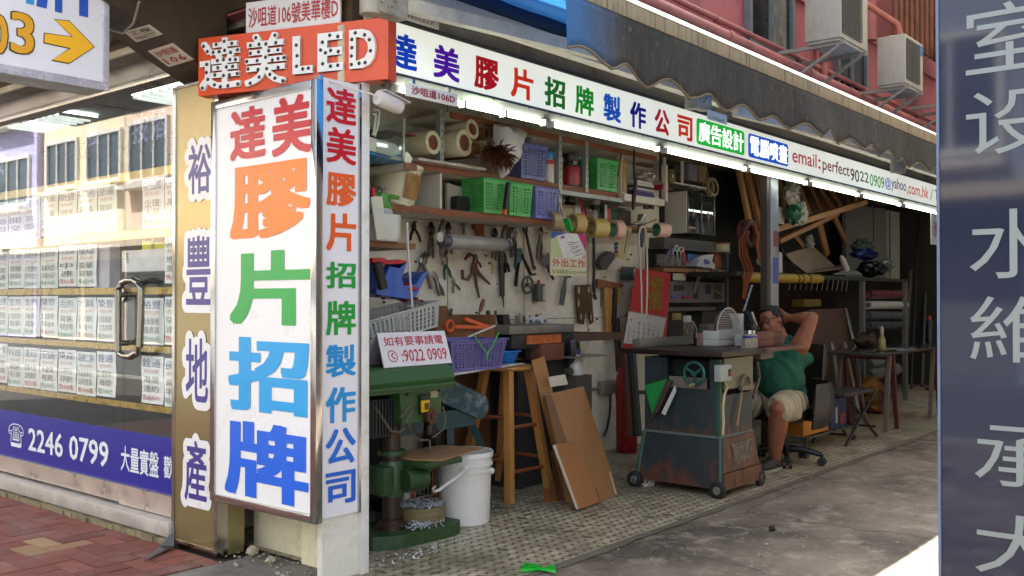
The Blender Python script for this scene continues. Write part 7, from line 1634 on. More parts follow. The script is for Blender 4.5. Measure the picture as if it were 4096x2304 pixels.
c1 = PX(*TS(690, 520), X0-.01); c2 = PX(*TS(755, 615), X0-.01)
sx0 = PY(*TS(692, 560), Ya-.05).x; sx1 = PY(*TS(755, 560), Ya-.05).x; sz1 = PY(*TS(720, 520), Ya-.05).z; sz0 = PY(*TS(720, 616), Ya-.05).z
sb_ = part('switch_box', B().bx(sx0, sx1, Ya-.06, Ya-.012, sz0, sz1, .005), mt('#8d948f', .4, var=.06), t)
part('switch', B().bx(sx1-.045, sx1-.012, Ya-.066, Ya-.06, sz0+.03, sz1-.03), mt('#1c1a1a', .4), sb_); part('button', B().bx(sx1-.036, sx1-.02, Ya-.07, Ya-.066, sz0+.035, sz0+.06), mt('#a01c1c', .4), sb_)
part('cable', B().tube([PY(*TS(*q), Ya-.03) for q in ((722, 618), (738, 650), (722, 690), (713, 760), (716, 860), (712, 930))], .009, 8), mt('#a89a72', .5), t)
part('dowel', B().cyl(PY(*TS(822, 670), Ya-.02), PY(*TS(795, 872), Ya-.03), .008), mt('#8a6a48', .5), t)
q_ = PY(*TS(845, 625), Ya-.03); arc = [q_+Vector((.07*math.cos(R(a)), 0, .07*math.sin(R(a))-.02)) for a in range(10, 185, 15)]
part('tilt_quadrant', B().tube(arc, .011, 7).bar(q_+Vector((-.08, 0, -.03)), q_+Vector((.1, 0, -.035)), .03, .03), mt('#6d6654', .45, metal=.4, var=.2), t)
# green guard plate with brown and white strips, hung on the front
gx = X0-.05
def sq(q, X=gx): return PX(*TS(*q), X)
part('guard_plate', B().prism([sq(q) for q in ((258, 640), (392, 600), (345, 740), (305, 832), (296, 790))], (.01, 0, 0)), mt('#15803a', .4, var=.1, dirt='#0f4a24', damt=.3), t)
part('guard_strip', B().prism([sq(q, gx-.01) for q in ((395, 605), (425, 615), (345, 790), (300, 835), (318, 790))], (-.02, 0, 0)), mt('#3b2b25', .6, var=.25), t)
part('white_strip', B().prism([sq(q, gx-.012) for q in ((436, 640), (444, 672), (380, 812), (358, 800))], (-.006, 0, 0)), mt('#b9b9b4', .5), t)
for u, v, la in ((1597, 1194, 0), (1806, 1227, 0)):
    c = PX(u, v, 5.67); c.z = .056; w_ = B().lathe([(.028, -.018), (.048, -.018), (.056, -.012), (.056, .012), (.048, .018), (.028, .018)], c, (1, 0, 0), 26)
    wh_ = part('wheel', w_, mt('#161616', .7), t); part('rim', B().lathe([(0, -.02), (.024, -.022), (.03, -.014), (.03, .014), (0, .018)], c, (1, 0, 0), 20), mt('#8f8d86', .3, metal=.7), wh_)
c = Vector((6.26, 2.95, .056)); wh_ = part('wheel', B().lathe([(.028, -.018), (.048, -.018), (.056, -.012), (.056, .012), (.048, .018), (.028, .018)], c, (0, 1, 0), 26), mt('#161616', .7), t); part('rim', B().lathe([(0, -.02), (.024, -.022), (.03, -.014), (.03, .014), (0, .018)], c, (0, 1, 0), 20), mt('#5d5b56', .3, metal=.7), wh_)
# on the saw table
solo('saw_fence', B().bx(5.74, 6.5, 3.60, 3.66, TZ+.002, TZ+.065, .006), mt('#6f6d5f', .4, metal=.4, var=.15), 'long grey fence bar lying on the saw table', 'fence')
a, c = PY(*TD(785, 1220), 3.30), PY(*TD(1075, 1425), 3.30); x0, x1 = a.x, c.x
t = thing('desk_fan', 'white desk fan with a slatted guard standing on the saw table', 'fan', ((x0+x1)/2, 3.34, TZ)); fw = mt('#b5b3ad', .35, var=.05)
zt_ = PY(*TD(985, 960), 3.30).z; zs_ = PY(*TD(930, 1220), 3.30).z
part('base', B().bx(x0, x1, 3.30, 3.42, TZ+.001, TZ+.045, .008), fw, t)
sl_ = B()
for i in range(12): z = TZ+.05+i*(zs_-TZ-.05)/11; sl_.bx(x0+.004, x1-.03, 3.295, 3.31, z, z+.007)
sl_.bx(x1-.04, x1, 3.29, 3.42, TZ+.045, zs_+.12, .004).bx(x0, x0+.012, 3.29, 3.42, TZ+.045, zs_, .003)
part('slats', sl_, fw, t)
gd = B(); xm = (x0+x1)/2-.01; hwid = (x1-x0)/2-.02
for k in range(13):
    z = zs_+(zt_-zs_)*k/13; hf = hwid*math.sqrt(max(0, 1-((z-zs_)/(zt_-zs_))**2)); gd.tube([(xm-hf, 3.31, z), (xm+hf, 3.31, z)], .0022, 5)
gd.tube([(xm+hwid*math.cos(R(a_)), 3.31, zs_+(zt_-zs_)*math.sin(R(a_))) for a_ in range(0, 181, 12)], .005, 6)
part('guard', gd, mt('#a39f98', .4), t); part('blade', B().lathe([(0, 0), (hwid*.8, .01), (hwid*.8, .02), (0, .03)], (xm, 3.34, zs_), (0, 1, 0), 24), mt('#4a342c', .5, var=.2), t)
a = PY(*TD(1160, 1225), 3.05); c = PY(*TD(1250, 1385), 3.05); r_ = (c.x-a.x)/2; zt_ = a.z
t = thing('label_jar', 'small jar with a silver cap and a blue label on the saw table', 'jar', ((a.x+c.x)/2, 3.05, TZ)); o = ((a.x+c.x)/2, 3.08, TZ+.001); H = zt_-TZ
part('jar', B().lathe([(r_*.8, 0), (r_*.85, H*.7), (r_*.6, H*.8)], o, n=20), mt('#8d8a86', .25), t); part('label', B().lathe([(r_*.87, H*.3), (r_*.88, H*.66)], o, n=20), mt('#2c2f84', .4), t); part('cap', B().lathe([(r_*.62, H*.78), (r_*.64, H), (0, H)], o, n=20), steel, t)
a = PY(*TD(1245, 1240), 3.02); c = PY(*TD(1545, 1415), 3.02)
t = thing('wood_blocks', 'pile of brown wooden offcuts on the edge of the saw table', 'offcuts', ((a.x+c.x)/2, 3.05, TZ))
for i in range(6):
    zz_ = TZ+.001+(i//3)*.052; xx_ = a.x+.02+(i % 3)*(c.x-a.x-.03)/3+.01*random.random(); part('offcut', B().bx(xx_, xx_+(c.x-a.x)/3.1, 3.02+random.random()*.015, 3.14, zz_, zz_+.05, .003), mt(['#5a3426', '#6b4230', '#4c2c20'][i % 3], .7, var=.25, scale=14), t)
bxo('white_carton_small', 'little white carton lying beside the jar on the saw table', 'carton', TD(1068, 1265), TD(1165, 1335), 3.2, .06, '#a8a49c', TZ+.001)
solo('dirty_glass', B().bx(PY(*TD(1105, 1350), 2.99).x, PY(*TD(1250, 1350), 2.99).x, 2.99, 3.02, TZ+.001, TZ+.07), mt('#77726a', .3), 'cloudy block in front of the jar on the saw table', 'block')
# clamp lamp arm
t = thing('clamp_lamp', 'thin silver lamp arm with a black clamp reaching down above the saw table', 'lamp', PY(*TD(1240, 1195), 3.2)); part('arm', B().tube([PY(*TD(1085, 1000), 3.35), PY(*TD(1180, 700), 3.4)], .009, 7).tube([PY(*TD(1180, 1010), 3.22), PY(*TD(1240, 1180), 3.2)], .009, 7), mt('#a8a49a', .3, metal=.6), t); part('clamp', B().box(PY(*TD(1200, 1195), 3.2), (.12, .05, .05), ry=.3, bev=.008).bar(PY(*TD(1110, 1000), 3.3), PY(*TD(1200, 1180), 3.22), .03, .03), black, t)

# ================================================================== OFFICE CHAIR AND MAN
lea = mt('#0b0b0c', .42, var=.15, scale=7, bump=.12)
cc = Vector((7.27, 3.22, 0)); t = thing('office_chair', 'black leather office chair on a five star base', 'chair', cc)
part('seat', B().box((7.27, 3.24, .40), (.5, .5, .1), bev=.035), lea, t)
def pad(pts, z0, z1, th, lean_):
    b = B(); pts = [Vector((*p, 0)) for p in pts]; n = len(pts); nz = 6; out = []
    for s in (0, 1):
        g = []
        for i, p in enumerate(pts):
            d = (pts[min(n-1, i+1)]-pts[max(0, i-1)]).normalized(); nn_ = Vector((-d.y, d.x, 0)); row = []
            for j in range(nz+1):
                v = j/nz; e = math.sin(math.pi*v)**.5*(math.sin(math.pi*i/(n-1))**.4 if 0 < i < n-1 else .25); row.append(b.bm.verts.new(p+nn_*(th*(.5 if s else -.5)*max(.2, e))+Vector(lean_)*v+Vector((0, 0, z0+(z1-z0)*v))))
            g.append(row)
        for i in range(n-1):
            for j in range(nz): b.bm.faces.new((g[i][j], g[i+1][j], g[i+1][j+1], g[i][j+1]))
        out.append(g)
    a_, c_ = out
    for i in range(n-1):
        for j in (0, nz): b.bm.faces.new((a_[i][j], a_[i+1][j], c_[i+1][j], c_[i][j]))
    for j in range(nz):
        for i in (0, n-1): b.bm.faces.new((a_[i][j], a_[i][j+1], c_[i][j+1], c_[i][j]))
    return b
part('lower_back', pad([(7.12, 2.93), (7.25, 2.91), (7.42, 2.93), (7.56, 3.0), (7.62, 3.15), (7.64, 3.35)], .30, .645, .08, (.02, -.02, 0)), lea, t)
part('upper_back', pad([(7.46, 2.98), (7.56, 3.02), (7.64, 3.12), (7.68, 3.28), (7.67, 3.42)], .655, .93, .07, (.04, .0, 0)), lea, t)
part('gas_column', B().cyl((7.27, 3.22, .08), (7.27, 3.22, .36), .028).cyl((7.27, 3.22, .1), (7.27, 3.22, .16), .045), mt('#1a1a1b', .4, metal=.3), t)
for a_ in (-80, -152, 136, 64, -8):
    dv = Vector((math.cos(R(a_)), math.sin(R(a_)), 0)); e = cc+dv*.29
    part('star_leg', B().tube([cc+Vector((0, 0, .12)), cc+dv*.15+Vector((0, 0, .115)), e+Vector((0, 0, .085))], [.03, .025, .02], 8), mt('#151516', .4), t)
    tn = Vector((-dv.y, dv.x, 0)); part('caster', B().cyl(e+tn*.012+Vector((0, 0, .032)), e+tn*.034+Vector((0, 0, .032)), .031, n=16).cyl(e-tn*.012+Vector((0, 0, .032)), e-tn*.034+Vector((0, 0, .032)), .031, n=16).cyl(e+Vector((0, 0, .03)), e+Vector((0, 0, .09)), .012), mt('#0f0f10', .5), t)

man = thing('person', 'person in green tank top and beige shorts dozing with a hand behind the head', 'person', (7.2, 3.2, 0))
def cap(b, p0, r0_, p1, r1_):
    p0, p1 = Vector(p0), Vector(p1); b.tube([p0, p1], [r0_, r1_], 14); b.sph(p0, r0_, 14); b.sph(p1, r1_, 14)
def chain(b, pts):
    for (p, r), (q, s) in zip(pts, pts[1:]): cap(b, p, r, q, s)
skin = N('skin'); k = skin; co = k.coord(); n1 = k.noise(co, 12, 5); n2 = k.noise(co, 90, 3)
k.l(k.mix(k.ramp(n1, .35, .65), lin('#7c4932'), lin('#925c42')), k.b.inputs['Base Color']); k.b.inputs['Roughness'].default_value = .5
k.b.inputs['Subsurface Weight'].default_value = .12; k.b.inputs['Subsurface Radius'].default_value = (.01, .004, .002); k.bump(n2, .08, .002); skin = k.m
Sh, El = Vector((7.31, 3.10, .94)), Vector((7.30, 3.0, 1.15)); Wr = Vector((7.36, 3.19, 1.145)); Hd = Vector((7.285, 3.335, 1.112))
Rv, Tv = Vector((.412, -.911, 0)), Vector((-.911, -.412, 0))
fw_ = (Tv*.80-Rv*.58+Vector((0, 0, -.22))).normalized(); upv = (Vector((0, 0, .92))-Rv*.40); upv = (upv-fw_*upv.dot(fw_)).normalized(); sd_ = fw_.cross(upv)   # sd_: towards the head's right
def hp_(x, y, z): return Hd+sd_*x+fw_*y+upv*z
def hell(b, c, r, n=16):
    M = Matrix((( sd_.x*r[0], fw_.x*r[1], upv.x*r[2], 0), (sd_.y*r[0], fw_.y*r[1], upv.y*r[2], 0), (sd_.z*r[0], fw_.z*r[1], upv.z*r[2], 0), (0, 0, 0, 1)))
    bmesh.ops.create_uvsphere(b.bm, u_segments=n, v_segments=n*2//3, radius=1, matrix=Matrix.Translation(hp_(*c)) @ M)
bd = B()
bd.sph((7.33, 3.27, .82), (.14, .19, .19)); bd.sph((7.20, 3.24, .66), (.19, .2, .18)); bd.sph((7.26, 3.24, .51), (.17, .2, .12))
chain(bd, [((7.34, 3.28, .93), .075), (hp_(0, -.03, -.09), .062)])
hell(bd, (0, -.012, .025), (.077, .096, .098)); hell(bd, (0, .018, -.045), (.064, .07, .066)); hell(bd, (0, .045, -.088), (.035, .03, .026))
hell(bd, (.035, .05, -.03), (.03, .03, .032)); hell(bd, (-.035, .05, -.03), (.03, .03, .032))       # cheeks
chain(bd, [(hp_(0, .082, .012), .009), (hp_(0, .1, -.022), .013)]); hell(bd, (.012, .088, -.026), (.01, .01, .008)); hell(bd, (-.012, .088, -.026), (.01, .01, .008))
hell(bd, (0, .078, -.055), (.024, .012, .006)); hell(bd, (0, .076, -.066), (.021, .012, .007))
hell(bd, (.026, .07, .018), (.018, .014, .011)); hell(bd, (-.026, .07, .018), (.018, .014, .011))   # closed lids
hell(bd, (0, .078, .034), (.05, .012, .009))
for s in (-1, 1): hell(bd, (s*.078, -.015, -.005), (.01, .02, .032))
chain(bd, [((7.33, 3.14, .90), .085), (Sh, .075), (Sh.lerp(El, .5), .062), (El, .048)]); chain(bd, [(El, .046), (El.lerp(Wr, .35), .052), (Wr, .032)])
# left hand behind the head: palm and five fingers
Pm = Vector((7.375, 3.25, 1.15)); pd = (Hd-Pm).normalized(); cap(bd, Wr, .03, Pm, .03); cap(bd, Pm+Vector((0, .0, .02)), .022, Pm+Vector((-.01, .05, .02)), .02); cap(bd, Pm+Vector((0, 0, -.02)), .022, Pm+Vector((-.01, .05, -.02)), .02)
for i in range(4):
    o_ = Pm+Vector((-.012, .055, .036-.024*i)); L_ = (.07, .078, .074, .058)[i]
    chain(bd, [(o_, .0105), (o_+Vector((-.012, L_*.5, .006)), .0095), (o_+Vector((-.035, L_*.85, .004)), .008)])
chain(bd, [(Pm+Vector((-.005, .01, .03)), .013), (Pm+Vector((-.03, .02, .055)), .011), (Pm+Vector((-.05, .03, .07)), .009)])
# right arm down to the lap
chain(bd, [((7.36, 3.40, .90), .08), ((7.36, 3.47, .92), .07), ((7.3, 3.6, .70), .05)]); chain(bd, [((7.3, 3.6, .70), .048), ((7.2, 3.55, .66), .05), ((7.06, 3.43, .63), .032)])
Pr = Vector((7.0, 3.40, .635)); cap(bd, (7.06, 3.43, .63), .03, Pr, .028); cap(bd, Pr+Vector((.01, -.03, 0)), .02, Pr+Vector((-.03, -.03, 0)), .018)
for i in range(4):
    o_ = Pr+Vector((-.035, .022-.022*i, 0)); L_ = (.055, .07, .075, .066)[i]; chain(bd, [(o_, .0105), (o_+Vector((-L_*.5, -.01, -.01)), .0095), (o_+Vector((-L_*.85, -.018, -.032)), .008)])
chain(bd, [(Pr+Vector((.0, -.04, .01)), .013), (Pr+Vector((-.03, -.07, .005)), .011), (Pr+Vector((-.055, -.085, -.006)), .009)])
# legs
for hip, kn, an, ty in (((7.22, 3.13, .48), (6.85, 3.08, .475), (6.93, 3.15, .085), 0), ((7.22, 3.36, .48), (6.86, 3.46, .475), (6.98, 3.48, .085), 1)):
    kn, an = Vector(kn), Vector(an); chain(bd, [(hip, .12), (Vector(hip).lerp(kn, .5), .1), (kn, .073)]); chain(bd, [(kn, .07), (kn.lerp(an, .3)+Vector((.02, 0, 0)), .075), (kn.lerp(an, .65)+Vector((.012, 0, 0)), .06), (an, .042)])
    chain(bd, [(an, .042), (an+Vector((.03, 0, -.035)), .042), (an+Vector((-.1, 0, -.045)), .04), (an+Vector((-.17, .0, -.05)), .032)])
blob('body', bd, skin, man, .0075, 5)
tt_ = B(); tt_.sph((7.33, 3.27, .80), (.155, .205, .185)); tt_.sph((7.20, 3.24, .66), (.205, .215, .188)); tt_.sph((7.25, 3.24, .56), (.185, .215, .11))
for s, yy in ((0, 3.19), (1, 3.39)): chain(tt_, [((7.22, yy, .9), .03), ((7.31, yy+.0, 1.0), .022), ((7.42, yy, .93), .03), ((7.45, yy, .85), .04)])
chain(tt_, [((7.24, 3.14, .84), .06), ((7.42, 3.10, .82), .06)])
cl = N('tank_top_cloth'); k = cl; co = k.coord(); n1 = k.noise(co, 7, 5, .6); wv = k.n('TexWave'); wv.inputs['Scale'].default_value = 3; wv.inputs['Distortion'].default_value = 7; k.l(co, wv.inputs[0])
k.l(k.mix(n1, lin('#093d2e'), lin('#0f5f48')), k.b.inputs['Base Color']); k.b.inputs['Roughness'].default_value = .85; k.bump(k.math('ADD', wv.outputs[1], n1), .9, .03)
blob('tank_top', tt_, cl.m, man, .012, 6)
so_ = B(); so_.sph((7.25, 3.24, .49), (.195, .215, .125))
chain(so_, [((7.20, 3.13, .48), .135), ((7.03, 3.105, .475), .125), ((6.90, 3.09, .468), .112)]); chain(so_, [((7.20, 3.36, .48), .135), ((7.03, 3.41, .475), .125), ((6.92, 3.45, .468), .112)]); cap(so_, (6.93, 3.06, .42), .05, (7.05, 3.04, .42), .06)
ks = N('shorts_cloth'); k = ks; co = k.coord(); n1 = k.noise(co, 9, 6, .6); wv = k.n('TexWave'); wv.inputs['Scale'].default_value = 4; wv.inputs['Distortion'].default_value = 9; k.l(co, wv.inputs[0])
k.l(k.mix(n1, lin('#988c72'), lin('#b5a98e')), k.b.inputs['Base Color']); k.b.inputs['Roughness'].default_value = .9; k.bump(k.math('ADD', wv.outputs[1], n1), .9, .03)
blob('shorts', so_, ks.m, man, .012, 5)
hr = B(); hell(hr, (0, -.035, .048), (.084, .094, .082)); hell(hr, (0, .02, .112), (.062, .05, .018)); hell(hr, (.064, -.04, .03), (.022, .05, .045)); hell(hr, (-.064, -.04, .03), (.022, .05, .045)); hell(hr, (0, -.08, -.02), (.06, .035, .05))
for i in range(50):
    a_ = Vector((random.gauss(0, 1), random.gauss(-.3, 1), random.gauss(.5, 1))).normalized(); p = (a_.x*.078, -.035+a_.y*.088, .052+a_.z*.074)
    if p[1] > .03 and p[2] < .108: continue
    hell(hr, p, (.018, .02, .012), 8)
blob('hair', hr, mt('#0e0c0b', .6, var=.3, scale=60, bump=.4), man, .008, 2)
gl_ = B()
for s in (-1, 1):
    gl_.tube([hp_(s*.031+.026*math.cos(a_), .088-.012*abs(.031*s+.026*math.cos(a_))/.06, .022+.017*math.sin(a_)) for a_ in [i*.5236 for i in range(13)]], .0028, 6)
    gl_.tube([hp_(s*.057, .08, .028), hp_(s*.08, .02, .024), hp_(s*.082, -.02, .012)], .003, 6)
gl_.tube([hp_(-.006, .093, .026), hp_(.006, .093, .026)], .0025, 6)
part('glasses', gl_, mt('#121214', .3), man)
eb = B()
for s in (-1, 1): eb.tube([hp_(s*.012, .089, .05), hp_(s*.03, .087, .056), hp_(s*.05, .072, .05)], [.003, .0045, .002], 6)
part('eyebrows', eb, mt('#14100e', .7), man)
part('mouth', B().tube([hp_(-.02, .083, -.061), hp_(0, .0885, -.0605), hp_(.02, .083, -.061)], [.001, .0022, .001], 6), mt('#6b3a34', .5), man)
for an, la in ((Vector((6.93, 3.15, .085)), 0), (Vector((6.98, 3.48, .085)), 1)):
    s_ = B(); chain(s_, [(an+Vector((.045, 0, -.038)), .046), (an+Vector((-.06, 0, -.035)), .05), (an+Vector((-.15, 0, -.043)), .046), (an+Vector((-.19, 0, -.05)), .036)])
    for v_ in s_.bm.verts: v_.co.z = max(v_.co.z, .016)
    sho = blob('shoe', s_, mt('#14161f', .6), man, .009, 3)
    part('sole', B().prism([(an.x+.09*math.cos(0)*0+x_, an.y+y_, .0) for x_, y_ in ((.095, 0), (.08, .04), (.0, .048), (-.14, .052), (-.21, .035), (-.235, 0), (-.21, -.035), (-.14, -.052), (0, -.048), (.08, -.04))], (0, 0, .022)), mt('#8a847a', .6), sho)
    part('strap_button', B().cyl(an+Vector((-.03, -.05, -.035)), an+Vector((-.03, -.057, -.035)), .011, n=12), mt('#7a3a44', .5), sho)

# ================================================================== RIGHT HAND END OF THE SHOP
def rp(q, Y): return PY(*TR(*q), Y)
def bp(q, Y): return PY(*TB(*q), Y)
x0, x1 = rp((150, 500), 3.5).x, rp((236, 500), 3.5).x
t = thing('steel_post', 'square steel post between the saw and the rafters with faded stickers', 'post', (x0, 3.5, 0)); part('tube', B().bx(x0+.06, x1, 3.5, 3.58, 0, 2.36, .004), mt('#85878a', .45, metal=.35, var=.12, dirt='#4d4f50'), t); part('channel', B().bx(x0, x0+.055, 3.51, 3.57, 0, 2.36), mt('#3b322e', .5, var=.2), t)
a, c = rp((197, 670), 3.497), rp((234, 800), 3.497); part('sticker', B().bx(a.x, c.x, 3.497, 3.5, c.z, a.z), mt('#6d2c3a', .5, var=.2), t)
a, c = rp((192, 890), 3.497), rp((236, 1105), 3.497); part('sticker', B().bx(a.x, c.x, 3.496, 3.5, c.z, a.z), mt('#3c4a8a', .5, var=.2, scale=20), t)
tim = mt('#96683f', .6, var=.25, scale=5, dirt='#4d321e', stretch=(8, 8, .8)); tim2 = mt('#a57a4c', .6, var=.22, scale=5, dirt='#5d4128')
pl = [((1140, 330), (1245, 845), .10), ((1205, 340), (1335, 865), .10), ((1290, 360), (1395, 850), .09), ((1340, 380), (1440, 800), .08), ((1490, 480), (1560, 805), .10), ((1575, 500), (1650, 780), .07), ((1650, 500), (1745, 745), .10), ((1740, 500), (1840, 720), .08), ((1815, 520), (1925, 695), .09), ((1890, 540), (1990, 680), .08), ((1960, 540), (2060, 660), .08), ((2030, 560), (2120, 640), .08)]
ordn = ['first', 'second', 'third', 'fourth', 'fifth', 'sixth', 'seventh', 'eighth', 'ninth', 'tenth', 'eleventh', 'last']
for i, (a, c, w_) in enumerate(pl):
    A_, C_ = PY(*TE(*a), 4.55), PY(*TE(*c), 4.35)
    solo('leaning_plank', B().bar(A_, C_, w_*(1 if i < 4 else 1.7), .035, up=(0, 1, .3)), tim if i % 3 else tim2, '%s leaning plank from the display cabinet along the rafters' % ordn[i], 'plank', 'planks leaning behind the steel post')
solo('stair_boarding', B().prism([PY(*TE(*q), 4.72) for q in ((1150, 300), (1250, 860), (2130, 660), (2190, 560), (2100, 300))], (0, .02, 0)), mt('#4a2f1c', .7, var=.35, scale=4, stretch=(9, 1, .4)), 'dark brown boarding behind the leaning planks under the stairs', 'boarding')
solo('upper_beam', B().bar(PY(*TE(1310, 905), 4.28), PY(*TE(2190, 640), 4.2), .075, .06), tim2, 'upper slanting timber beam carrying the leaning planks', 'beam')
solo('lower_beam', B().bar(PY(*TE(1470, 965), 4.34), PY(*TE(1960, 735), 4.4), .07, .05), tim, 'lower slanting timber beam under the leaning planks', 'beam')
for q0, q1, w_, la in (((570, 600), (640, 870), .10, 'wide brown board standing below the lower beam'), ((700, 560), (800, 780), .07, 'short board leaning beside the pale door leaf'), ((360, 700), (440, 800), .06, 'stub of board under the slanting beams')): solo('board', B().bar(rp(q0, 4.6), rp(q1, 4.6), w_, .03, up=(0, 1, .2)), tim, la, 'board')
b = B(); solo('white_post_offcut', B().bx(rp((237, 480), 4.2).x, rp((285, 480), 4.2).x, 4.2, 4.22, rp((260, 612), 4.2).z, rp((260, 475), 4.2).z), whiteboard, 'white sheet standing behind the steel post', 'sheet')
c = rp((345, 350), 4.1); bag('clear_plastic_bag', 'clear plastic bag hanging above the green and white one', 'bag', c, .13, .08, .16, mt('#8d8a82', .2, spec=.7), .5, .02)
c = rp((375, 515), 4.1); bag('green_bag', 'green and white bag hanging among the planks', 'bag', c+Vector((-.05, 0, 0)), .11, .08, .13, mt('#0d5236', .4), .5, .015); bag('white_bag', 'white half of the bag among the planks', 'bag', c+Vector((.07, -.03, -.01)), .09, .07, .12, mt('#a3a79c', .5), .5, .015)
# hanging orange ropes
b = B()
for k in range(7):
    s = random.uniform(-20, 20); pts = [TE(1225+s, 880), TE(1180+s*1.5, 960), TE(1190+s*2, 1080), TE(1235+s*2, 1200), TE(1210+s, 1320), TE(1190+s*.6, 1440)]
    b.tube([PY(*q, 3.75+.02*k) for q in pts], .006, 6)
for k in range(5):
    s = random.uniform(-14, 14); b.tube([PY(*TE(*q), 3.74) for q in ((1290+s, 860), (1320+s, 920), (1305+s, 1010), (1325+s, 1110), (1370+s, 1200), (1385+s, 1260))], .006, 6)
solo('orange_ropes', b, mt('#8a4218', .7, var=.25), 'tangle of orange ropes hanging left of the steel post', 'rope')
c = PY(*TE(1240, 900), 3.8); solo('rope_reel', B().torus(c, (0, 1, 0), .10, .03, 26, 8).torus(c+Vector((0, .05, 0)), (0, 1, 0), .1, .03, 26, 8), mt('#4a2414', .7, var=.3, scale=25), 'dark orange coil of cable hung on the end of the upper beam', 'coil')
t = thing('green_bottle', 'green bottle with a white lower half behind the orange ropes', 'bottle', PY(*TE(1345, 1130), 4.0)); part('top', B().tube([PY(*TE(1350, 970), 4.0), PY(*TE(1365, 1060), 4.0)], [.05, .055], 12), mt('#0e6034', .35), t); part('bottom', B().tube([PY(*TE(1365, 1062), 4.0), PY(*TE(1335, 1140), 4.0)], [.055, .05], 12), mt('#a3a8a2', .4), t)
p0, p1 = PY(*TE(1200, 1262), 3.95), PY(*TE(1835, 1275), 3.95); t = thing('yellow_tube', 'long yellow padded tube tied with black cord lying across the rack', 'tube', p0.lerp(p1, .5)); part('tube', B().tube([p0, p0.lerp(p1, .04), p0.lerp(p1, .96), p1], [.03, .047, .047, .03], 16), mt('#8f7510', .5, var=.2), t)
b = B()
for s in (.62, .68, .78): b.torus(p0.lerp(p1, s), (1, .1, .3), .05, .006, 18, 6)
part('cord', b, black, t)
# rack and bench
RY = 3.98; xr0, xr1 = rp((240, 1040), RY).x, rp((1310, 1060), RY).x; zr = rp((760, 1045), RY).z
t = thing('steel_rack', 'dark steel rack holding sheets above and rolls below at the right end', 'rack', ((xr0+xr1)/2, 4.3, 0)); part('deck', B().bx(xr0-.9, xr1, RY, 4.9, zr-.04, zr), mt('#26251f', .6, var=.2), t)
rk = mt('#6d706e', .45, metal=.4, var=.15)
for q in (940, 1292): x = rp((q, 1200), RY).x; part('upright', B().bx(x-.03, x+.03, RY-.01, RY+.04, 0, zr-.041), rk, t)
part('back_panel', B().bx(xr0-.9, xr1, 4.9, 4.93, 0, zr-.041), mt('#2c1c12', .8), t)
b = B()
for i in range(12): x = xr0+.3+i*.14; b.tube([(x, RY+.01, zr-.04), (x, RY+.03, zr-.16)], .004, 5)
part('hook', b, rk, t)
for q, r_, c, la in ((1195, .055, '#5a1a22', 'dark red vinyl roll in the rack'), (1284, .05, '#a3a39c', 'pale roll in the rack below the dark red one'), (1370, .05, '#3f444a', 'slate grey roll in the rack below the pale one'), (1449, .05, '#34383c', 'charcoal roll lowest in the rack')):
    a, c_ = rp((975, q), 4.05), rp((1285, q), 4.05); t = thing('vinyl_roll', la, 'roll', a.lerp(c_, .5), 'rolls in the steel rack'); part('vinyl', B().lathe([(r_*.6, 0), (r_, 0), (r_, (c_-a).length), (r_*.6, (c_-a).length), (r_*.6, 0)], a, c_-a, 24), mt(c, .4, var=.12, scale=12), t); part('core', B().lathe([(r_*.5, .002), (r_*.6, .002), (r_*.6, .1), (r_*.5, .1)], a, c_-a, 20), mt('#5d4a36', .7), t)
card2 = mt('#6d5a44', .75, var=.12, dirt='#4d3f30')
solo('cardboard_sheet', B().prism([rp((275, 870), 4.0), rp((470, 1020), 3.99), rp((700, 960), 4.3), rp((520, 800), 4.4)], (0, 0, .006)), card2, 'large cardboard sheet lying on the rack beside the steel post', 'cardboard')
solo('cardboard_flap', B().prism([rp((470, 1022), 3.985), rp((770, 985), 3.985), rp((760, 960), 4.1), rp((520, 990), 4.1)], (0, 0, .006)), card2, 'narrow cardboard flap on the front edge of the rack', 'cardboard')
solo('loose_sheets', B().prism([rp((690, 1030), 3.985), rp((930, 1030), 3.985), rp((880, 1000), 4.2), rp((760, 1000), 4.2)], (0, 0, .004)), mt('#8d8a84', .5), 'loose pale sheets lying behind the toppled bottle', 'sheets')
b = B()
for i in range(14): b.bar(rp((250+9*i, 820+14*i+random.uniform(-30, 20)), 4.0), rp((300+9*i, 900+9*i), 4.0), .02, .01)
solo('dark_strips', b, mt('#1c1c1c', .4, var=.3), 'bundle of dark strips beside the cardboard sheet', 'strips')
solo('printed_strip', B().prism([rp(q, 3.99) for q in ((240, 845), (265, 850), (270, 1015), (240, 1020))], (0, .006, 0)), mt('#a3a3a6', .5), 'white printed strip standing behind the steel post', 'strip')
a, c_ = rp((760, 890), 3.99), rp((800, 990), 3.99); t = thing('toppled_bottle', 'white bottle with a pink top tilted on the rack', 'bottle', c_); part('bottle', B().tube([a, a.lerp(c_, .25), c_], [.022, .034, .034], 14), mt('#a8a39c', .4), t); part('cap', B().tube([a+(a-c_)*.12, a], [.016, .02], 12), mt('#b5a8a8', .4), t)
c = rp((950, 865), 4.15); bag('blue_bag', 'dark blue plastic bag heaped on the rack', 'bag', c, .3, .14, .06, mt('#141d55', .3), .4, .02); c = rp((1010, 985), 4.15); bag('black_bag', 'black plastic heap under the blue bag', 'bag', c, .32, .15, .09, mt('#121313', .25, spec=.7), .5, .025)
c = rp((930, 800), 4.35); bag('clear_sheeting', 'grey green clear sheeting behind the blue bag', 'film', c, .2, .12, .09, mt('#4d564f', .2), .4, .025); c = rp((1130, 950), 4.2); bag('clear_wrap', 'crumpled clear wrap at the right end of the rack', 'film', c, .12, .1, .07, mt('#6d736c', .2), .4, .02)
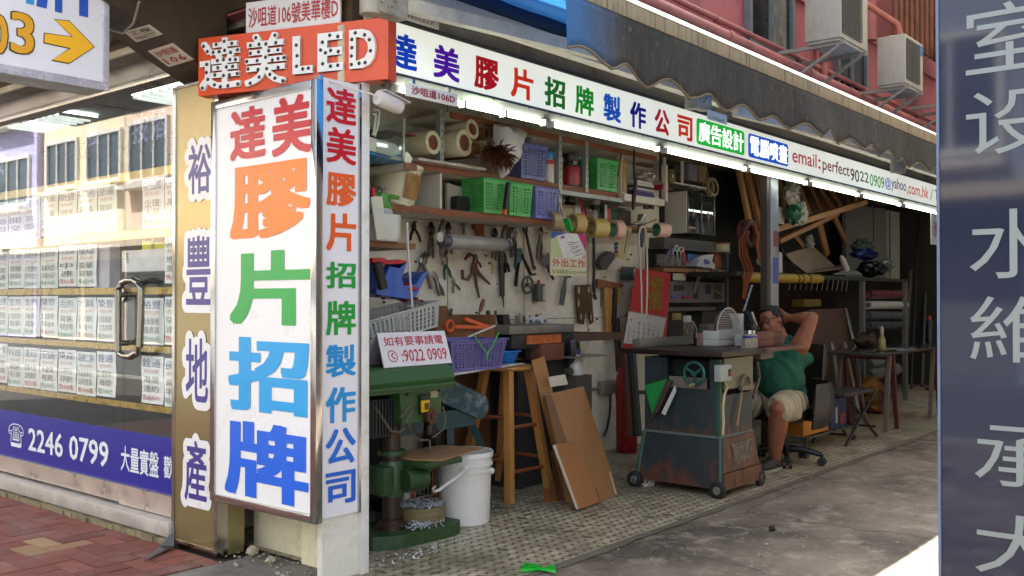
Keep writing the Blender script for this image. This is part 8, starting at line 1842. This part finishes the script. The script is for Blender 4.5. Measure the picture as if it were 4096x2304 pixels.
c = rp((495, 770), 4.4); bag('white_wrap', 'small crumpled white wrap under the lower beam', 'film', c, .06, .05, .08, mt('#8d8d86', .4), .4, .015)
# pale door leaf
x0, x1, z0, z1 = rp((812, 460), 4.75).x, rp((1125, 470), 4.6).x, rp((1130, 1030), 4.6).z, rp((960, 470), 4.7).z
t = thing('door_leaf', 'pale door leaf standing on the rack at the far end', 'door leaf', ((x0+x1)/2, 4.6, z0)); part('leaf', B().prism([(x0, 4.78, zr+.0), (x1, 4.6, zr+.0), (x1, 4.6, z1), (x0, 4.78, z1)], (0, .05, 0)), mt('#6d6e68', .6, var=.1), t)
xq = rp((1250, 700), 4.55).x; part('edge_board', B().bx(x1+.004, xq, 4.57, 4.6, zr, z1-.02), mt('#a09f94', .6, var=.1), t); part('moulding', B().bx(x1+.03, x1+.06, 4.555, 4.57, zr, z1-.03), mt('#5d5c55', .6), t)
solo('pull_cord', B().tube([rp((1020, 430), 4.4), rp((1022, 740), 4.4), rp((1030, 760), 4.4)], .005, 6), black, 'black pull cord hanging in front of the pale door leaf', 'cord')
for q0, q1, w_, c, la in (((1400, 560), (1390, 1449), .02, '#1a1c1e', 'black rod standing right of the pale door leaf'), ((1330, 1000), (1330, 1449), .03, '#4d4438', 'thin brown batten leaning beside the rack'), ((1480, 520), (1480, 1400), .03, '#3a3d3f', 'grey upright at the far right beside the panel')): solo('standing_rod', B().tube([rp(q0, 4.5), Vector((rp(q1, 4.3).x, 4.4, 0.01))], w_, 8), mt(c, .5, var=.2), la, 'rod')
# boards behind the man
solo('brown_sheet', B().prism([bp((425, 160), 4.2), bp((690, 150), 4.2), Vector((bp((760, 450), 3.9).x, 3.9, .01)), Vector((bp((480, 450), 3.9).x, 3.9, .01))], (0, .02, 0)), mt('#4a2f1f', .6, var=.2, dirt='#33200f'), 'brown sheet leaning behind the dozing person', 'board')
solo('aluminium_strip', B().bar(bp((692, 150), 4.18), bp((750, 400), 4.05), .03, .015), mt('#77726a', .35, metal=.6), 'bright metal strip along the edge of the brown sheet', 'strip')
bxo('yellow_box', 'dull yellow box on the ledge behind the dozing person', 'box', TB(395, 85), TB(515, 137), 4.3, .15, '#6b5c24')
for i, (q0, q1, w_, c, la) in enumerate((((600, 415), (640, 730), .13, '#8a8780', 'white and yellow panel leaning left of the trestle table'), ((655, 410), (720, 730), .03, '#3a3430', 'dark strip between the leaning panels'), ((690, 405), (755, 730), .07, '#8d8878', 'cream strip among the leaning panels'), ((725, 400), (790, 720), .05, '#5a2c2a', 'red brown strip among the leaning panels'), ((760, 410), (810, 740), .04, '#77746c', 'grey strip at the right of the leaning panels'))):
    A_ = bp(q0, 3.9); C_ = bp(q1, 3.75); C_ = A_+(C_-A_)*((A_.z-.01)/(A_.z-C_.z)); solo('leaning_sheet', B().bar(A_, C_, w_, .012, up=(0, 1, .2)), mt(c, .5, var=.2), la, 'panel')
# cart with boxes
o = PZ(*[2070, 1128], .0); t = thing('low_cart', 'low wire cart on casters behind the office chair', 'cart', (8.05, 3.4, 0)); wr_ = mt('#4d4d4c', .4, metal=.6); ct = B()
x0, x1 = bp((385, 1060), 3.25).x, bp((745, 1060), 3.25).x; zc_ = .14
for i in range(9): ct.tube([(x0+(x1-x0)*i/8, 3.22, zc_), (x0+(x1-x0)*i/8, 3.62, zc_)], .005, 5)
for y in (3.22, 3.62): ct.tube([(x0, y, zc_), (x1, y, zc_)], .009, 6)
part('shelf', ct, wr_, t)
for x in (x0+.03, x1-.03):
    for y in (3.24, 3.6): part('caster', B().cyl((x-.012, y, .03), (x+.012, y, .03), .03, n=14).cyl((x, y, .05), (x, y, zc_), .01), mt('#3a3937', .4), t)
a, c_ = bp((385, 880), 3.26), bp((570, 1060), 3.26); solo('orange_box', B().bx(a.x, c_.x, 3.26, 3.5, zc_+.01, c_.z+.34, .004), mt('#a8681a', .6), 'orange box riding on the low cart', 'box')
xa_ = c_.x+.005; c2_ = bp((700, 900), 3.24).x; t = thing('blue_box', 'dark blue printed box on the low cart beside the orange one', 'box', ((xa_+c2_)/2, 3.3, zc_)); zt_ = bp((640, 800), 3.24).z; part('box', B().bx(xa_, c2_, 3.24, 3.5, zc_+.01, zt_, .004), mt('#15204a', .5), t); part('print', B().bx(xa_+.1, xa_+.14, 3.236, 3.24, zc_+.06, zt_-.08), mt('#8d8a84', .5), t); part('print', B().bx(xa_+.2, c2_-.03, 3.236, 3.24, zc_+.04, zc_+.14), mt('#5d1a1c', .5), t)
# folding stool
t = thing('folding_stool', 'black folding stool with a worn padded seat beside the cart', 'stool', (8.75, 3.3, 0)); zs_ = bp((720, 745), 3.3).z; xa_, xb_ = bp((610, 745), 3.25).x, bp((840, 745), 3.25).x; yy0, yy1 = 3.15, 3.45
part('seat', B().bx(xa_, xb_, yy0, yy1, zs_-.02, zs_+.012, .01), mt('#2c211a', .6, var=.3, scale=10), t)
for y in (yy0, yy1): part('leg', B().tube([(xa_+.05, y, zs_-.02), (xb_+.0, y, .008)], .013, 8), black, t); part('leg', B().tube([(xb_-.05, y, zs_-.02), (xa_+.0, y, .008)], .013, 8), black, t)
for x in (xb_-.03, xa_+.03): part('crossbar', B().tube([(x, yy0, .1), (x, yy1, .1)], .01, 7), black, t)
# glass topped trestle table
TY0 = 3.1; a = bp((690, 400), 3.9); x0, x1 = 9.25, 11.6; zt_ = bp((1150, 455), 3.12).z
t = thing('trestle_table', 'glass topped work table on dark red trestles at the right end', 'table', (10.2, 3.4, 0))
part('top', B().bx(x0, x1, 3.1, 3.75, zt_-.012, zt_, .003), mt('#3f423e', .08, spec=.8, var=.15), t); part('under_board', B().bx(x0+.02, x1-.02, 3.14, 3.73, zt_-.03, zt_-.013), mt('#3a2c22', .7), t)
mr = mt('#4a2022', .5, var=.2, dirt='#2c1414')
for xc, ylist in ((9.68, (3.18, 3.66)), (11.1, (3.18, 3.66))):
    for y in ylist:
        for s in (-1, 1): part('trestle_leg', B().bar((xc+s*.05, y, zt_-.032), (xc+s*.17, y, .005), .04, .035, up=(0, 1, 0)), mr if s > 0 else mt('#6d645e', .4, metal=.4), t)
    part('trestle_bar', B().bx(xc-.13, xc+.13, 3.2, 3.24, .30, .335).bx(xc-.03, xc+.03, 3.2, 3.64, zt_-.08, zt_-.034), mr, t)
o = Vector((bp((955, 420), 3.3).x, 3.3, zt_+.001)); H = bp((960, 280), 3.3).z-zt_; t = thing('spray_bottle', 'small spray bottle of yellow liquid on the trestle table', 'bottle', o); part('bottle', B().lathe([(0, 0), (.04, 0), (.042, .01), (.036, H*.45), (.02, H*.62), (.016, H*.7)], o, n=18), mt('#77703a', .25), t); part('head', B().lathe([(.018, H*.68), (.02, H*.9), (.014, H)], o, n=14).bar(o+Vector((-.0, 0, H*.93)), o+Vector((-.04, 0, H*.94)), .02, .02), mt('#8d7f7f', .4), t)
o = Vector((bp((1300, 345), 3.45).x, 3.45, zt_+.001)); H = bp((1300, 205), 3.45).z-zt_; t = thing('black_spray_can', 'black spray can with a red cap on the trestle table by the navy panel', 'can', o); part('can', B().lathe([(0, 0), (.04, 0), (.04, H*.8), (.025, H*.86)], o, n=18), mt('#1c1c22', .35, metal=.3), t); part('cap', B().lathe([(.026, H*.84), (.026, H), (0, H)], o, n=16), mt('#7d1c28', .4), t)
solo('table_knife', B().bar((9.5, 3.25, zt_+.008), (9.85, 3.2, zt_+.008), .03, .012), black, 'black handled knife lying on the left of the trestle table', 'knife')
solo('paper_on_table', B().bx(9.85, 10.35, 3.13, 3.4, zt_+.001, zt_+.004), mt('#77756f', .6), 'pale sheet of paper under the spray bottle', 'paper')
solo('purple_pen', B().cyl((10.25, 3.2, zt_+.01), (10.5, 3.22, zt_+.01), .008, n=8), mt('#3a2c66', .4), 'purple pen on the trestle table', 'pen')
c = Vector((10.3, 3.65, zt_+.08)); bag('brown_heap', 'brown cloth heap at the back of the trestle table', 'cloth', c, .25, .1, .08, mt('#33230f', .9), .5, .02)
for i, (q, c_, la) in enumerate((((900, 720), '#7a5212', 'mustard bag on the floor under the trestle table'), ((930, 800), '#5a3a0e', 'brown yellow bag below the mustard one'), ((950, 890), '#7a4c10', 'orange brown bag nearest the floor under the table'))):
    p = bp(q, 3.75); bag('floor_bag', la, 'bag', Vector((p.x, 3.8, max(.1, p.z))), .22, .12, .1, mt(c_, .6), .5, .02)
solo('long_rolls', B().cyl(bp((850, 640), 4.0), bp((1060, 590), 4.0), .07).cyl(bp((860, 560), 4.1), bp((1000, 530), 4.1), .06), mt('#5d5c58', .5), 'grey rolls lying under the trestle table', 'rolls')
